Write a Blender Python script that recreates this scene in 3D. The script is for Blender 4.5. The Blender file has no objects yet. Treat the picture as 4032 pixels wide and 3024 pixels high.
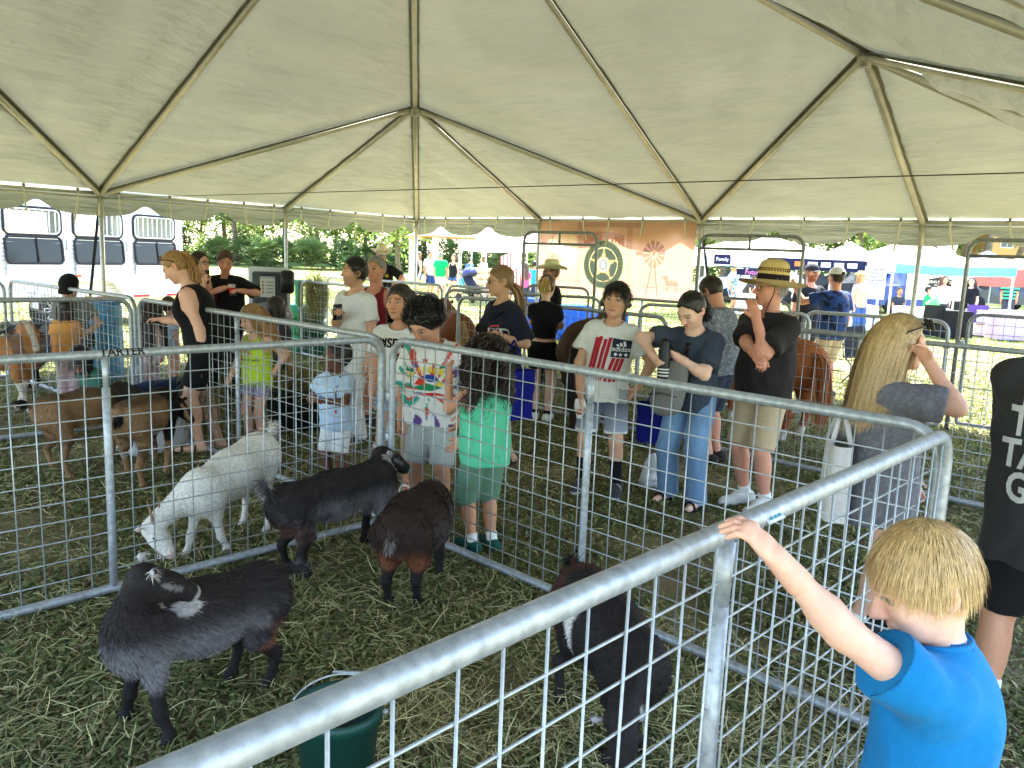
import bpy, bmesh, math, random
import numpy as np
from mathutils import Vector, Matrix
from mathutils.bvhtree import BVHTree

SC = bpy.context.scene
COL = SC.collection
RNG = np.random.default_rng(7)
random.seed(7)
PI = math.pi

# ------------------------------------------------------------------ camera, sky, sun, exposure
F_PX, PITCH, ROLL, H = 802.0, math.radians(9.118), math.radians(2.284), 1.76
FW = np.array([0, math.cos(PITCH), -math.sin(PITCH)])
_r = np.array([1.0, 0, 0]); _u = np.cross(_r, FW)
RT = _r * math.cos(ROLL) + _u * math.sin(ROLL)
UPV = -_r * math.sin(ROLL) + _u * math.cos(ROLL)
EYE = np.array([0, 0, H])
cam_d = bpy.data.cameras.new('camera')
cam_d.sensor_fit = 'HORIZONTAL'; cam_d.sensor_width = 36.0
cam_d.lens = F_PX / 1024 * 36.0
cam_d.clip_start = 0.05; cam_d.clip_end = 2000
cam = bpy.data.objects.new('camera', cam_d); COL.objects.link(cam)
cam.matrix_world = Matrix(((RT[0], UPV[0], -FW[0], 0), (RT[1], UPV[1], -FW[1], 0), (RT[2], UPV[2], -FW[2], H), (0, 0, 0, 1)))
SC.camera = cam

SUN_EL, SUN_AZ = math.radians(56), math.radians(14)       # azimuth clockwise from +Y (straight ahead)
w = bpy.data.worlds.new('World'); SC.world = w; w.use_nodes = True
nt = w.node_tree
bg = nt.nodes['Background']
sky = nt.nodes.new('ShaderNodeTexSky'); sky.sky_type = 'NISHITA'; sky.sun_disc = False
sky.sun_elevation = SUN_EL; sky.sun_rotation = SUN_AZ
sky.air_density = 1.0; sky.dust_density = 2.0
nt.links.new(sky.outputs[0], bg.inputs[0]); bg.inputs[1].default_value = 0.15
sun_d = bpy.data.lights.new('sun', 'SUN'); sun_d.energy = 4.6; sun_d.angle = math.radians(0.5); sun_d.color = (1.0, 0.96, 0.88)
sun = bpy.data.objects.new('sun', sun_d); COL.objects.link(sun)
sdir = Vector((math.cos(SUN_EL) * math.sin(SUN_AZ), math.cos(SUN_EL) * math.cos(SUN_AZ), math.sin(SUN_EL)))
sun.rotation_euler = sdir.to_track_quat('Z', 'Y').to_euler(); sun.location = (0, 0, 30)
SC.view_settings.view_transform = 'Standard'; SC.view_settings.look = 'None'
SC.view_settings.gamma = 1.0; SC.view_settings.use_curve_mapping = False
SC.view_settings.exposure = 3.15
SC.cycles.max_bounces = 8; SC.cycles.diffuse_bounces = 5; SC.cycles.transmission_bounces = 6
SC.cycles.transparent_max_bounces = 12
SC.cycles.use_denoising = True
SC.cycles.sample_clamp_indirect = 6.0

# ------------------------------------------------------------------ helpers
def S(r, g, b):
    o = []
    for v in (r, g, b):
        v /= 255.0
        o.append(v / 12.92 if v <= 0.04045 else ((v + 0.055) / 1.055) ** 2.4)
    return tuple(o)

def ray(x, y):
    return FW + RT * (x - 512) / F_PX - UPV * (y - 384) / F_PX
def at(x, y, z=0.0):              # the point of the place at height z seen at a pixel of the photograph
    d = ray(x, y); return EYE + d * (z - H) / d[2]
def atY(x, y, Y):
    d = ray(x, y); return EYE + d * Y / d[1]

def tag(o, label=None, cat=None, group=None, kind=None):
    if label: o['label'] = label
    if cat: o['category'] = cat
    if group: o['group'] = group
    if kind: o['kind'] = kind
    return o
def empty(name, loc=(0, 0, 0), rz=0.0, label=None, cat=None, group=None):
    o = bpy.data.objects.new(name, None); COL.objects.link(o)
    o.location = tuple(float(v) for v in loc); o.rotation_euler = (0, 0, rz); o.empty_display_size = 0.1
    return tag(o, label, cat, group)

def mk_mesh(name, V, F, col=None, smooth=True):
    me = bpy.data.meshes.new(name)
    V = np.ascontiguousarray(V, np.float32)
    if isinstance(F, np.ndarray):
        groups = [F]
    else:
        groups = [np.asarray(g, np.int32) for g in F if len(g)]
    me.vertices.add(len(V)); me.vertices.foreach_set('co', V.ravel())
    tot = sum(g.size for g in groups); npol = sum(len(g) for g in groups)
    me.loops.add(tot); me.polygons.add(npol)
    me.loops.foreach_set('vertex_index', np.concatenate([g.ravel() for g in groups]).astype(np.int32))
    sizes = np.concatenate([np.full(len(g), g.shape[1], np.int32) for g in groups])
    starts = np.concatenate([[0], np.cumsum(sizes)[:-1]]).astype(np.int32)
    me.polygons.foreach_set('loop_start', starts)
    me.polygons.foreach_set('loop_total', sizes)
    me.polygons.foreach_set('use_smooth', np.full(npol, smooth, bool))
    me.update(calc_edges=True)
    if col is not None:
        col = np.asarray(col, np.float32)
        if col.ndim == 1: col = np.tile(col[:3], (len(V), 1))
        rgba = np.ones((len(V), 4), np.float32); rgba[:, :3] = col[:, :3]
        a = me.attributes.new('col', 'FLOAT_COLOR', 'POINT'); a.data.foreach_set('color', rgba.ravel())
    return me
def obj(name, me, mat=None, parent=None, loc=None):
    o = bpy.data.objects.new(name, me); COL.objects.link(o)
    if mat is not None and not me.materials: me.materials.append(mat)
    if parent is not None: o.parent = parent
    if loc is not None: o.location = tuple(float(v) for v in loc)
    return o

class MB:                                   # collects shapes of ONE object
    def __init__(s): s.V = []; s.Q = []; s.T = []; s.C = []; s.n = 0
    def add(s, V, Q=None, T=None, col=None):
        V = np.asarray(V, float)
        if Q is not None and len(Q): s.Q.append(np.asarray(Q, np.int32) + s.n)
        if T is not None and len(T): s.T.append(np.asarray(T, np.int32) + s.n)
        s.V.append(V); s.n += len(V)
        c = np.tile((0.5, 0.5, 0.5), (len(V), 1)) if col is None else np.broadcast_to(np.asarray(col, float), (len(V), 3))
        s.C.append(c); return s
    def box(s, c, size, col=None, rz=0.0, M=None):
        x, y, z = (v / 2 for v in size)
        V = np.array([(-x, -y, -z), (x, -y, -z), (x, y, -z), (-x, y, -z), (-x, -y, z), (x, -y, z), (x, y, z), (-x, y, z)])
        if rz: V = V @ np.array([[math.cos(rz), math.sin(rz), 0], [-math.sin(rz), math.cos(rz), 0], [0, 0, 1]])
        if M is not None: V = V @ np.asarray(M).T
        return s.add(V + np.asarray(c, float), [(0, 3, 2, 1), (4, 5, 6, 7), (0, 1, 5, 4), (1, 2, 6, 5), (2, 3, 7, 6), (3, 0, 4, 7)], col=col)
    def rbox(s, c, size, b=0.01, col=None, rz=0.0):      # chamfered box
        x, y, z = (v / 2 for v in size); b = min(b, x * .9, y * .9, z * .9)
        ring = [(-x + b, -y), (x - b, -y), (x, -y + b), (x, y - b), (x - b, y), (-x + b, y), (-x, y - b), (-x, -y + b)]
        ins = [(px * (x - b) / x, py * (y - b) / y) for px, py in ring]
        L = [(ins, -z), (ring, -z + b), (ring, z - b), (ins, z)]
        V = np.array([(p[0], p[1], zz) for r_, zz in L for p in r_])
        Q = []
        for k in range(3):
            for i in range(8):
                j = (i + 1) % 8; Q.append((k * 8 + i, k * 8 + j, k * 8 + 8 + j, k * 8 + 8 + i))
        for base, fl in ((0, 1), (24, 0)):
            q = [(base + 7, base + 0, base + 1, base + 2), (base + 7, base + 2, base + 3, base + 6), (base + 6, base + 3, base + 4, base + 5)]
            Q += [tuple(reversed(t)) for t in q] if fl else q
        if rz: V = V @ np.array([[math.cos(rz), math.sin(rz), 0], [-math.sin(rz), math.cos(rz), 0], [0, 0, 1]])
        return s.add(V + np.asarray(c, float), Q, col=col)
    def tube(s, pts, r, n=8, col=None, closed=False, flat=None):
        V, Q, T = tube(pts, r, n, closed, flat); return s.add(V, Q, T, col=col)
    def lathe(s, prof, c=(0, 0, 0), n=20, col=None):
        prof = np.asarray(prof, float); a = np.arange(n) * 2 * PI / n
        V = np.stack([np.outer(prof[:, 0], np.cos(a)), np.outer(prof[:, 0], np.sin(a)), np.repeat(prof[:, 1:2], n, 1)], -1).reshape(-1, 3)
        Q = [(k * n + i, k * n + (i + 1) % n, (k + 1) * n + (i + 1) % n, (k + 1) * n + i) for k in range(len(prof) - 1) for i in range(n)]
        return s.add(V + np.asarray(c, float), Q, col=col)
    def grid(s, G, col=None, flip=False):   # G (a,b,3)
        a, b = G.shape[:2]; i = np.arange(a * b).reshape(a, b)
        q = np.stack([i[:-1, :-1], i[1:, :-1], i[1:, 1:], i[:-1, 1:]], -1).reshape(-1, 4)
        if flip: q = q[:, ::-1]
        c = None if col is None else (np.asarray(col).reshape(-1, 3) if np.ndim(col) > 1 else col)
        return s.add(G.reshape(-1, 3), q, col=c)
    def mesh(s, name, smooth=True):
        V = np.concatenate(s.V); C = np.concatenate(s.C)
        G = []
        if s.Q: G.append(np.concatenate(s.Q))
        if s.T: G.append(np.concatenate(s.T))
        return mk_mesh(name, V, G, C, smooth)
    def build(s, name, mat, parent=None, smooth=True, loc=None):
        return obj(name, s.mesh(name, smooth), mat, parent, loc)

def frames(P, closed=False):
    T = np.zeros_like(P)
    T[1:-1] = P[2:] - P[:-2]; T[0] = P[1] - P[0]; T[-1] = P[-1] - P[-2]
    if closed: T[0] = P[1] - P[-1]; T[-1] = P[0] - P[-2]
    T /= np.linalg.norm(T, axis=1)[:, None] + 1e-12
    ref = np.array([0, 0, 1.0]) if abs(T[0][2]) < 0.9 else np.array([1.0, 0, 0])
    N = np.zeros_like(P); n0 = np.cross(T[0], ref); n0 /= np.linalg.norm(n0); N[0] = n0
    for i in range(1, len(P)):
        n_ = N[i - 1] - T[i] * (N[i - 1] @ T[i]); N[i] = n_ / (np.linalg.norm(n_) + 1e-12)
    return T, N, np.cross(T, N)
def tube(pts, r, n=8, closed=False, flat=None):
    P = np.asarray(pts, float); T, N, B = frames(P, closed)
    r = np.broadcast_to(np.asarray(r, float), (len(P),))
    a = np.arange(n) * 2 * PI / n
    fx = 1.0 if flat is None else flat
    V = P[:, None, :] + r[:, None, None] * (np.cos(a)[None, :, None] * N[:, None, :] + fx * np.sin(a)[None, :, None] * B[:, None, :])
    m = len(P); V = V.reshape(-1, 3); Q = []
    i = np.arange(n); j = (i + 1) % n
    for k in range(m if closed else m - 1):
        k2 = (k + 1) % m
        Q.append(np.stack([k * n + i, k * n + j, k2 * n + j, k2 * n + i], -1))
    Q = np.concatenate(Q); Tr = None
    if not closed:
        V = np.concatenate([V, P[:1], P[-1:]])
        c0, c1 = m * n, m * n + 1
        Tr = np.concatenate([np.stack([np.full(n, c0), j, i], -1), np.stack([np.full(n, c1), (m - 1) * n + i, (m - 1) * n + j], -1)])
    return V, Q, Tr

def _hash(ix, iy, iz):
    h = (ix.astype(np.int64) * 374761393 + iy.astype(np.int64) * 668265263 + iz.astype(np.int64) * 2147483647) & 0xFFFFFFFF
    h = ((h ^ (h >> 13)) * 1274126177) & 0xFFFFFFFF
    return ((h ^ (h >> 16)) & 0xFFFF) / 65535.0
def vnoise(P):                      # value noise, -1..1
    P = np.asarray(P, float); i = np.floor(P).astype(np.int64); f = P - i; f = f * f * (3 - 2 * f)
    o = 0
    for dx in (0, 1):
        wx = f[..., 0] if dx else 1 - f[..., 0]
        for dy in (0, 1):
            wy = f[..., 1] if dy else 1 - f[..., 1]
            for dz in (0, 1):
                wz = f[..., 2] if dz else 1 - f[..., 2]
                o = o + wx * wy * wz * _hash(i[..., 0] + dx, i[..., 1] + dy, i[..., 2] + dz)
    return o * 2 - 1

# ------------------------------------------------------------------ materials
MATS = {}
def amat(name, rough=0.7, metal=0.0, spec=0.4, var=0.12, vscale=30.0, bump=0.0, bscale=200.0, trans=0.0, sheen=0.0, sss=0.0, aniso=None, stretch=None, coat=0.0):
    """principled material: the object's own colour ('col' attribute) with procedural mottling and relief"""
    if name in MATS: return MATS[name]
    m = bpy.data.materials.new(name); m.use_nodes = True; nt = m.node_tree; N = nt.nodes; L = nt.links
    b = N['Principled BSDF']; out = N['Material Output']
    at_ = N.new('ShaderNodeAttribute'); at_.attribute_name = 'col'
    tc = N.new('ShaderNodeTexCoord')
    src = tc.outputs['Object']
    if stretch:
        mp = N.new('ShaderNodeMapping'); mp.inputs['Scale'].default_value = stretch; L.new(src, mp.inputs[0]); src = mp.outputs[0]
    no = N.new('ShaderNodeTexNoise'); no.inputs['Scale'].default_value = vscale; no.inputs['Detail'].default_value = 4
    L.new(src, no.inputs['Vector'])
    mr = N.new('ShaderNodeMapRange'); mr.inputs[1].default_value = 0.3; mr.inputs[2].default_value = 0.7
    mr.inputs[3].default_value = 1 - var; mr.inputs[4].default_value = 1 + var
    L.new(no.outputs['Fac'], mr.inputs[0])
    vm = N.new('ShaderNodeVectorMath'); vm.operation = 'SCALE'
    L.new(at_.outputs['Color'], vm.inputs[0]); L.new(mr.outputs[0], vm.inputs['Scale'])
    L.new(vm.outputs[0], b.inputs['Base Color'])
    b.inputs['Roughness'].default_value = rough; b.inputs['Metallic'].default_value = metal
    b.inputs['Specular IOR Level'].default_value = spec
    if coat: b.inputs['Coat Weight'].default_value = coat
    if sheen: b.inputs['Sheen Weight'].default_value = sheen
    if sss:
        b.inputs['Subsurface Weight'].default_value = sss; b.inputs['Subsurface Radius'].default_value = (0.012, 0.005, 0.003); b.inputs['Subsurface Scale'].default_value = 1.0
    if bump:
        n2 = N.new('ShaderNodeTexNoise'); n2.inputs['Scale'].default_value = bscale; n2.inputs['Detail'].default_value = 3
        L.new(src, n2.inputs['Vector'])
        bp = N.new('ShaderNodeBump'); bp.inputs['Strength'].default_value = bump; bp.inputs['Distance'].default_value = 0.01
        L.new(n2.outputs['Fac'], bp.inputs['Height']); L.new(bp.outputs[0], b.inputs['Normal'])
    if trans:
        t = N.new('ShaderNodeBsdfTranslucent'); mx = N.new('ShaderNodeMixShader'); mx.inputs[0].default_value = trans
        L.new(vm.outputs[0], t.inputs['Color']); L.new(b.outputs[0], mx.inputs[1]); L.new(t.outputs[0], mx.inputs[2]); L.new(mx.outputs[0], out.inputs['Surface'])
    MATS[name] = m; return m

M_GALV = amat('galvanised_steel', rough=0.48, metal=0.5, spec=0.5, var=0.24, vscale=38, bump=0.07, bscale=160)
M_WIRE = amat('galvanised_wire', rough=0.45, metal=0.5, var=0.15, vscale=40)
M_PIPE = amat('tent_pipe', rough=0.45, metal=0.35, var=0.12, vscale=6)
M_PLASTIC = amat('plastic', rough=0.45, var=0.05, vscale=8)
M_PAINT = amat('paint', rough=0.35, var=0.05, vscale=4, coat=0.2)
M_CLOTH = amat('cloth', rough=0.9, spec=0.15, var=0.07, vscale=60, bump=0.12, bscale=600, sheen=0.05)
M_SKIN = amat('skin', rough=0.52, spec=0.35, var=0.06, vscale=45, bump=0.06, bscale=300, sss=0.12)
M_HAIR = amat('hair', rough=0.42, spec=0.45, var=0.18, vscale=90)
M_FUR = amat('fur', rough=0.75, spec=0.2, var=0.2, vscale=70)
M_GRASS = amat('grass_blade', rough=0.6, spec=0.25, var=0.2, vscale=3, trans=0.3)
M_HAY = amat('hay', rough=0.7, spec=0.2, var=0.15, vscale=20, trans=0.15)
M_LEAF = amat('leaf', rough=0.55, spec=0.3, var=0.25, vscale=0.6, trans=0.4)
M_BARK = amat('bark', rough=0.9, spec=0.1, var=0.3, vscale=6, bump=0.5, bscale=20)
M_RUBBER = amat('rubber', rough=0.75, var=0.1, vscale=30)
M_FABRIC_T = amat('canopy_fabric', rough=0.6, spec=0.2, var=0.05, vscale=2, trans=0.45)
M_GLASSDARK = amat('dark_glass', rough=0.08, spec=0.6, var=0.03, vscale=3)
M_TINT = amat('tinted_glass', rough=0.12, spec=0.25, var=0.1, vscale=1.5)

def tent_material():
    m = bpy.data.materials.new('tent_vinyl'); m.use_nodes = True; nt = m.node_tree; N = nt.nodes; L = nt.links
    b = N['Principled BSDF']; out = N['Material Output']; tc = N.new('ShaderNodeTexCoord')
    n1 = N.new('ShaderNodeTexNoise'); n1.inputs['Scale'].default_value = 0.7; n1.inputs['Detail'].default_value = 6; n1.inputs['Roughness'].default_value = 0.65
    L.new(tc.outputs['Object'], n1.inputs['Vector'])
    cr = N.new('ShaderNodeValToRGB'); cr.color_ramp.elements[0].position = 0.3; cr.color_ramp.elements[1].position = 0.72
    cr.color_ramp.elements[0].color = (0.285, 0.30, 0.23, 1); cr.color_ramp.elements[1].color = (0.36, 0.375, 0.295, 1)
    L.new(n1.outputs['Fac'], cr.inputs[0])
    # mildew specks and smudges
    n2 = N.new('ShaderNodeTexNoise'); n2.inputs['Scale'].default_value = 4.5; n2.inputs['Detail'].default_value = 8; n2.inputs['Roughness'].default_value = 0.75
    L.new(tc.outputs['Object'], n2.inputs['Vector'])
    c2 = N.new('ShaderNodeValToRGB'); c2.color_ramp.elements[0].position = 0.63; c2.color_ramp.elements[1].position = 0.74
    c2.color_ramp.elements[0].color = (1, 1, 1, 1); c2.color_ramp.elements[1].color = (0.72, 0.68, 0.56, 1)
    L.new(n2.outputs['Fac'], c2.inputs[0])
    mx = N.new('ShaderNodeMix'); mx.data_type = 'RGBA'; mx.blend_type = 'MULTIPLY'; mx.inputs[0].default_value = 1.0
    L.new(cr.outputs[0], mx.inputs[6]); L.new(c2.outputs[0], mx.inputs[7])
    L.new(mx.outputs[2], b.inputs['Base Color']); b.inputs['Roughness'].default_value = 0.55; b.inputs['Specular IOR Level'].default_value = 0.25
    t = N.new('ShaderNodeBsdfTranslucent'); L.new(mx.outputs[2], t.inputs['Color'])
    n3 = N.new('ShaderNodeTexNoise'); n3.inputs['Scale'].default_value = 2.2; n3.inputs['Detail'].default_value = 3
    mp = N.new('ShaderNodeMapping'); mp.inputs['Scale'].default_value = (0.7, 0.7, 4.5); mp.inputs['Rotation'].default_value = (0.2, 0.25, 0.6); L.new(tc.outputs['Object'], mp.inputs[0]); L.new(mp.outputs[0], n3.inputs['Vector'])
    bp = N.new('ShaderNodeBump'); bp.inputs['Strength'].default_value = 0.6; bp.inputs['Distance'].default_value = 0.11
    L.new(n3.outputs['Fac'], bp.inputs['Height']); L.new(bp.outputs[0], b.inputs['Normal']); L.new(bp.outputs[0], t.inputs['Normal'])
    ms = N.new('ShaderNodeMixShader'); ms.inputs[0].default_value = 0.045
    L.new(b.outputs[0], ms.inputs[1]); L.new(t.outputs[0], ms.inputs[2]); L.new(ms.outputs[0], out.inputs['Surface'])
    return m
M_TENT = tent_material()

def ground_material():
    m = bpy.data.materials.new('trampled_ground'); m.use_nodes = True; nt = m.node_tree; N = nt.nodes; L = nt.links
    b = N['Principled BSDF']; tc = N.new('ShaderNodeTexCoord')
    def noise(s, d=6, r=0.6):
        n = N.new('ShaderNodeTexNoise'); n.inputs['Scale'].default_value = s; n.inputs['Detail'].default_value = d; n.inputs['Roughness'].default_value = r
        L.new(tc.outputs['Object'], n.inputs['Vector']); return n
    a = noise(1.1, 8, 0.7)
    cr = N.new('ShaderNodeValToRGB'); e = cr.color_ramp.elements
    e[0].position = 0.30; e[0].color = (*S(168, 156, 136), 1); e[1].position = 0.62; e[1].color = (*S(118, 118, 74), 1)
    k = e.new(0.44); k.color = (*S(132, 118, 90), 1)
    L.new(a.outputs['Fac'], cr.inputs[0])
    f = noise(45, 6, 0.75)
    mr = N.new('ShaderNodeMapRange'); mr.inputs[1].default_value = .25; mr.inputs[2].default_value = .75; mr.inputs[3].default_value = .55; mr.inputs[4].default_value = 1.4
    L.new(f.outputs['Fac'], mr.inputs[0])
    vm = N.new('ShaderNodeVectorMath'); vm.operation = 'SCALE'; L.new(cr.outputs[0], vm.inputs[0]); L.new(mr.outputs[0], vm.inputs['Scale'])
    L.new(vm.outputs[0], b.inputs['Base Color']); b.inputs['Roughness'].default_value = 0.95; b.inputs['Specular IOR Level'].default_value = 0.1
    bp = N.new('ShaderNodeBump'); bp.inputs['Strength'].default_value = 0.8; bp.inputs['Distance'].default_value = 0.03
    L.new(f.outputs['Fac'], bp.inputs['Height']); L.new(bp.outputs[0], b.inputs['Normal'])
    return m
def field_material():
    m = bpy.data.materials.new('mown_field'); m.use_nodes = True; nt = m.node_tree; N = nt.nodes; L = nt.links
    b = N['Principled BSDF']; tc = N.new('ShaderNodeTexCoord')
    n = N.new('ShaderNodeTexNoise'); n.inputs['Scale'].default_value = 0.35; n.inputs['Detail'].default_value = 10; n.inputs['Roughness'].default_value = 0.7
    L.new(tc.outputs['Object'], n.inputs['Vector'])
    cr = N.new('ShaderNodeValToRGB'); e = cr.color_ramp.elements
    e[0].position = 0.35; e[0].color = (*S(142, 140, 92), 1); e[1].position = 0.65; e[1].color = (*S(112, 130, 62), 1)
    L.new(n.outputs['Fac'], cr.inputs[0]); L.new(cr.outputs[0], b.inputs['Base Color'])
    b.inputs['Roughness'].default_value = 0.95; b.inputs['Specular IOR Level'].default_value = 0.1
    return m
# ------------------------------------------------------------------ ground
gm = MB(); gs = 700.0
gm.add([(-gs, -gs, 0), (gs, -gs, 0), (gs, gs, 0), (-gs, gs, 0)], [(0, 1, 2, 3)])
tag(gm.build('field', field_material(), smooth=False, loc=(0, 0, -0.012)), kind='structure')

# ------------------------------------------------------------------ tent frame of reference (a,v in half-bays of 3.05 m from its far corner)
TU, TYAW, TA, TV = 3.05, -0.674, 3.817, 3.722
EAVE, PEAK, CROWN = 2.434, 2.434 + 0.457 * 3.05, 2.434 + 1.041 * 3.05
def TP(a, v, z=0.0):
    dx, dy = (a - TA) * TU, (TV - v) * TU
    return np.array([dx * math.cos(TYAW) - dy * math.sin(TYAW), dx * math.sin(TYAW) + dy * math.cos(TYAW), z])
# trampled ground under and round the tent
g2 = MB(); n = 40
rad = 15.5 + 1.2 * vnoise(np.stack([np.cos(np.arange(64) * PI / 32) * 2, np.sin(np.arange(64) * PI / 32) * 2, np.zeros(64)], -1))
ctr = TP(2, 2)
ring = np.stack([ctr[0] + rad * np.cos(np.arange(64) * PI / 32), ctr[1] + rad * np.sin(np.arange(64) * PI / 32), np.zeros(64)], -1)
g2.add(np.concatenate([ring, [[ctr[0], ctr[1], 0.0]]]), T=[(i, (i + 1) % 64, 64) for i in range(64)])
tag(g2.build('trampled_ground', ground_material(), smooth=False), kind='structure')

# ------------------------------------------------------------------ the big frame tent
tent = empty('frame_tent', TP(2, 2), 0, 'large off-white frame tent with scalloped valance that covers the pens', 'tent')
T0 = np.array(tent.location)
CW = S(226, 224, 208)
def EZ(a, v):     # eave point
    return TP(a, v, EAVE)
pk = {(i, j): TP(1 + 2 * i, 1 + 2 * j, PEAK) for i in (0, 1) for j in (0, 1)}
crown = TP(2, 2, CROWN)
tris = []; rafters = set()
sm0 = lambda x: np.clip(x + .5, 0, 1)
for i in (0, 1):
    for j in (0, 1):
        p = ('P', i, j); c = ('C',)
        ca, cv = 4 * i, 4 * j
        cor, s1, s2 = ('E', ca, cv), ('E', 1 + 2 * i, cv), ('E', ca, 1 + 2 * j)
        m1, m2 = ('E', 2, cv), ('E', ca, 2)
        tris += [(p, cor, s1), (p, s1, m1), (p, m1, c), (p, c, m2), (p, m2, s2), (p, s2, cor)]
        for q in (cor, s1, s2, m1, m2, c): rafters.add((p, q))
        rafters.add((m1, c)); rafters.add((m2, c))
def PT(k):
    if k[0] == 'P': return pk[(k[1], k[2])]
    if k[0] == 'C': return crown
    return EZ(k[1], k[2])
for ti, (A, B, C_) in enumerate(tris):
    a, b, c = PT(A), PT(B), PT(C_); n = 46
    idx = {}; P = []; W = []
    for i in range(n + 1):
        for j in range(n + 1 - i):
            idx[(i, j)] = len(P); u, v_ = i / n, j / n
            P.append(a + (b - a) * u + (c - a) * v_); W.append((u, v_, 1 - u - v_))
    P = np.array(P); W = np.array(W)
    nr = np.cross(b - a, c - a); nr /= np.linalg.norm(nr)
    if nr[2] < 0: nr = -nr
    inner = np.clip(27 * W[:, 0] * W[:, 1] * W[:, 2], 0, 1) ** 0.55
    e1 = (b - a) / np.linalg.norm(b - a); e2 = np.cross(nr, e1)
    q1, q2 = (P - a) @ e1, (P - a) @ e2
    # long diagonal tension wrinkles plus small puckers near the rafters
    ang = 0.5 + 0.9 * ((ti * 37) % 10) / 10
    s_ = q1 * math.cos(ang) + q2 * math.sin(ang); t_ = -q1 * math.sin(ang) + q2 * math.cos(ang)
    wr = vnoise(np.stack([s_ * 3.4, t_ * 0.55, np.full(len(P), ti * 3.1)], -1)) * 0.03 - 0.11 * np.abs(vnoise(np.stack([s_ * 2.3, t_ * 0.35, np.full(len(P), ti * 2.3 + 40)], -1))) * (0.35 + 0.65 * sm0(vnoise(np.stack([s_ * .5, t_ * .5, np.full(len(P), ti * 1.1)], -1)))) + vnoise(np.stack([s_ * 1.2, t_ * 0.4, np.full(len(P), ti * 1.7)], -1)) * 0.035
    edge = np.minimum(np.minimum(W[:, 0], W[:, 1]), W[:, 2])
    pu = vnoise(np.stack([q1 * 7, q2 * 7, np.full(len(P), 9.0 + ti)], -1)) * 0.022 * np.exp(-(edge / 0.08) ** 2) * np.clip(edge * 30, 0, 1)
    P = P + nr * (-0.10 * inner + wr * np.clip(edge * 9, 0, 1) + pu)[:, None]
    Fq = []
    for i in range(n):
        for j in range(n - i):
            Fq.append((idx[(i, j)], idx[(i + 1, j)], idx[(i, j + 1)]))
            if j < n - i - 1: Fq.append((idx[(i + 1, j)], idx[(i + 1, j + 1)], idx[(i, j + 1)]))
    obj('canopy_panel', mk_mesh('canopy_panel', P - T0, np.array(Fq, np.int32), CW), M_TENT, tent)
PIPE = S(186, 186, 174)
unit0 = lambda v: v / (np.linalg.norm(v) + 1e-9)
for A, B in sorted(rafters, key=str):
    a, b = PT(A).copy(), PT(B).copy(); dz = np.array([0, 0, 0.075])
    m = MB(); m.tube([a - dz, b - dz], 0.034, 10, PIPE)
    sd_ = unit0(np.cross(b - a, (0, 0, 1.0))) * .062; fl_ = MB(); fl_.grid(np.array([[a - sd_ - dz * .42, a + sd_ - dz * .42], [b - sd_ - dz * .42, b + sd_ - dz * .42]]), S(120, 119, 98)); fo = fl_.build('rafter_shade_strip', M_CLOTH, tent); fo.data.transform(Matrix.Translation(-Vector(T0)))  # added dark ribbon above the pipe: shadow lines beside the rafter put in as colour
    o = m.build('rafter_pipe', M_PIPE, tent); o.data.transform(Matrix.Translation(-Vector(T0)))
for k in list(pk.values()) + [crown]:
    m = MB(); m.lathe([(0, -.17), (.05, -.17), (.075, -.10), (.075, -.05), (0, -.05)], k - T0, 14, S(150, 150, 140)); m.build('peak_fitting', M_PIPE, tent)
sides = [((0, 0), (4, 0)), ((0, 0), (0, 4)), ((4, 0), (4, 4)), ((0, 4), (4, 4))]
posts = {}
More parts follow.
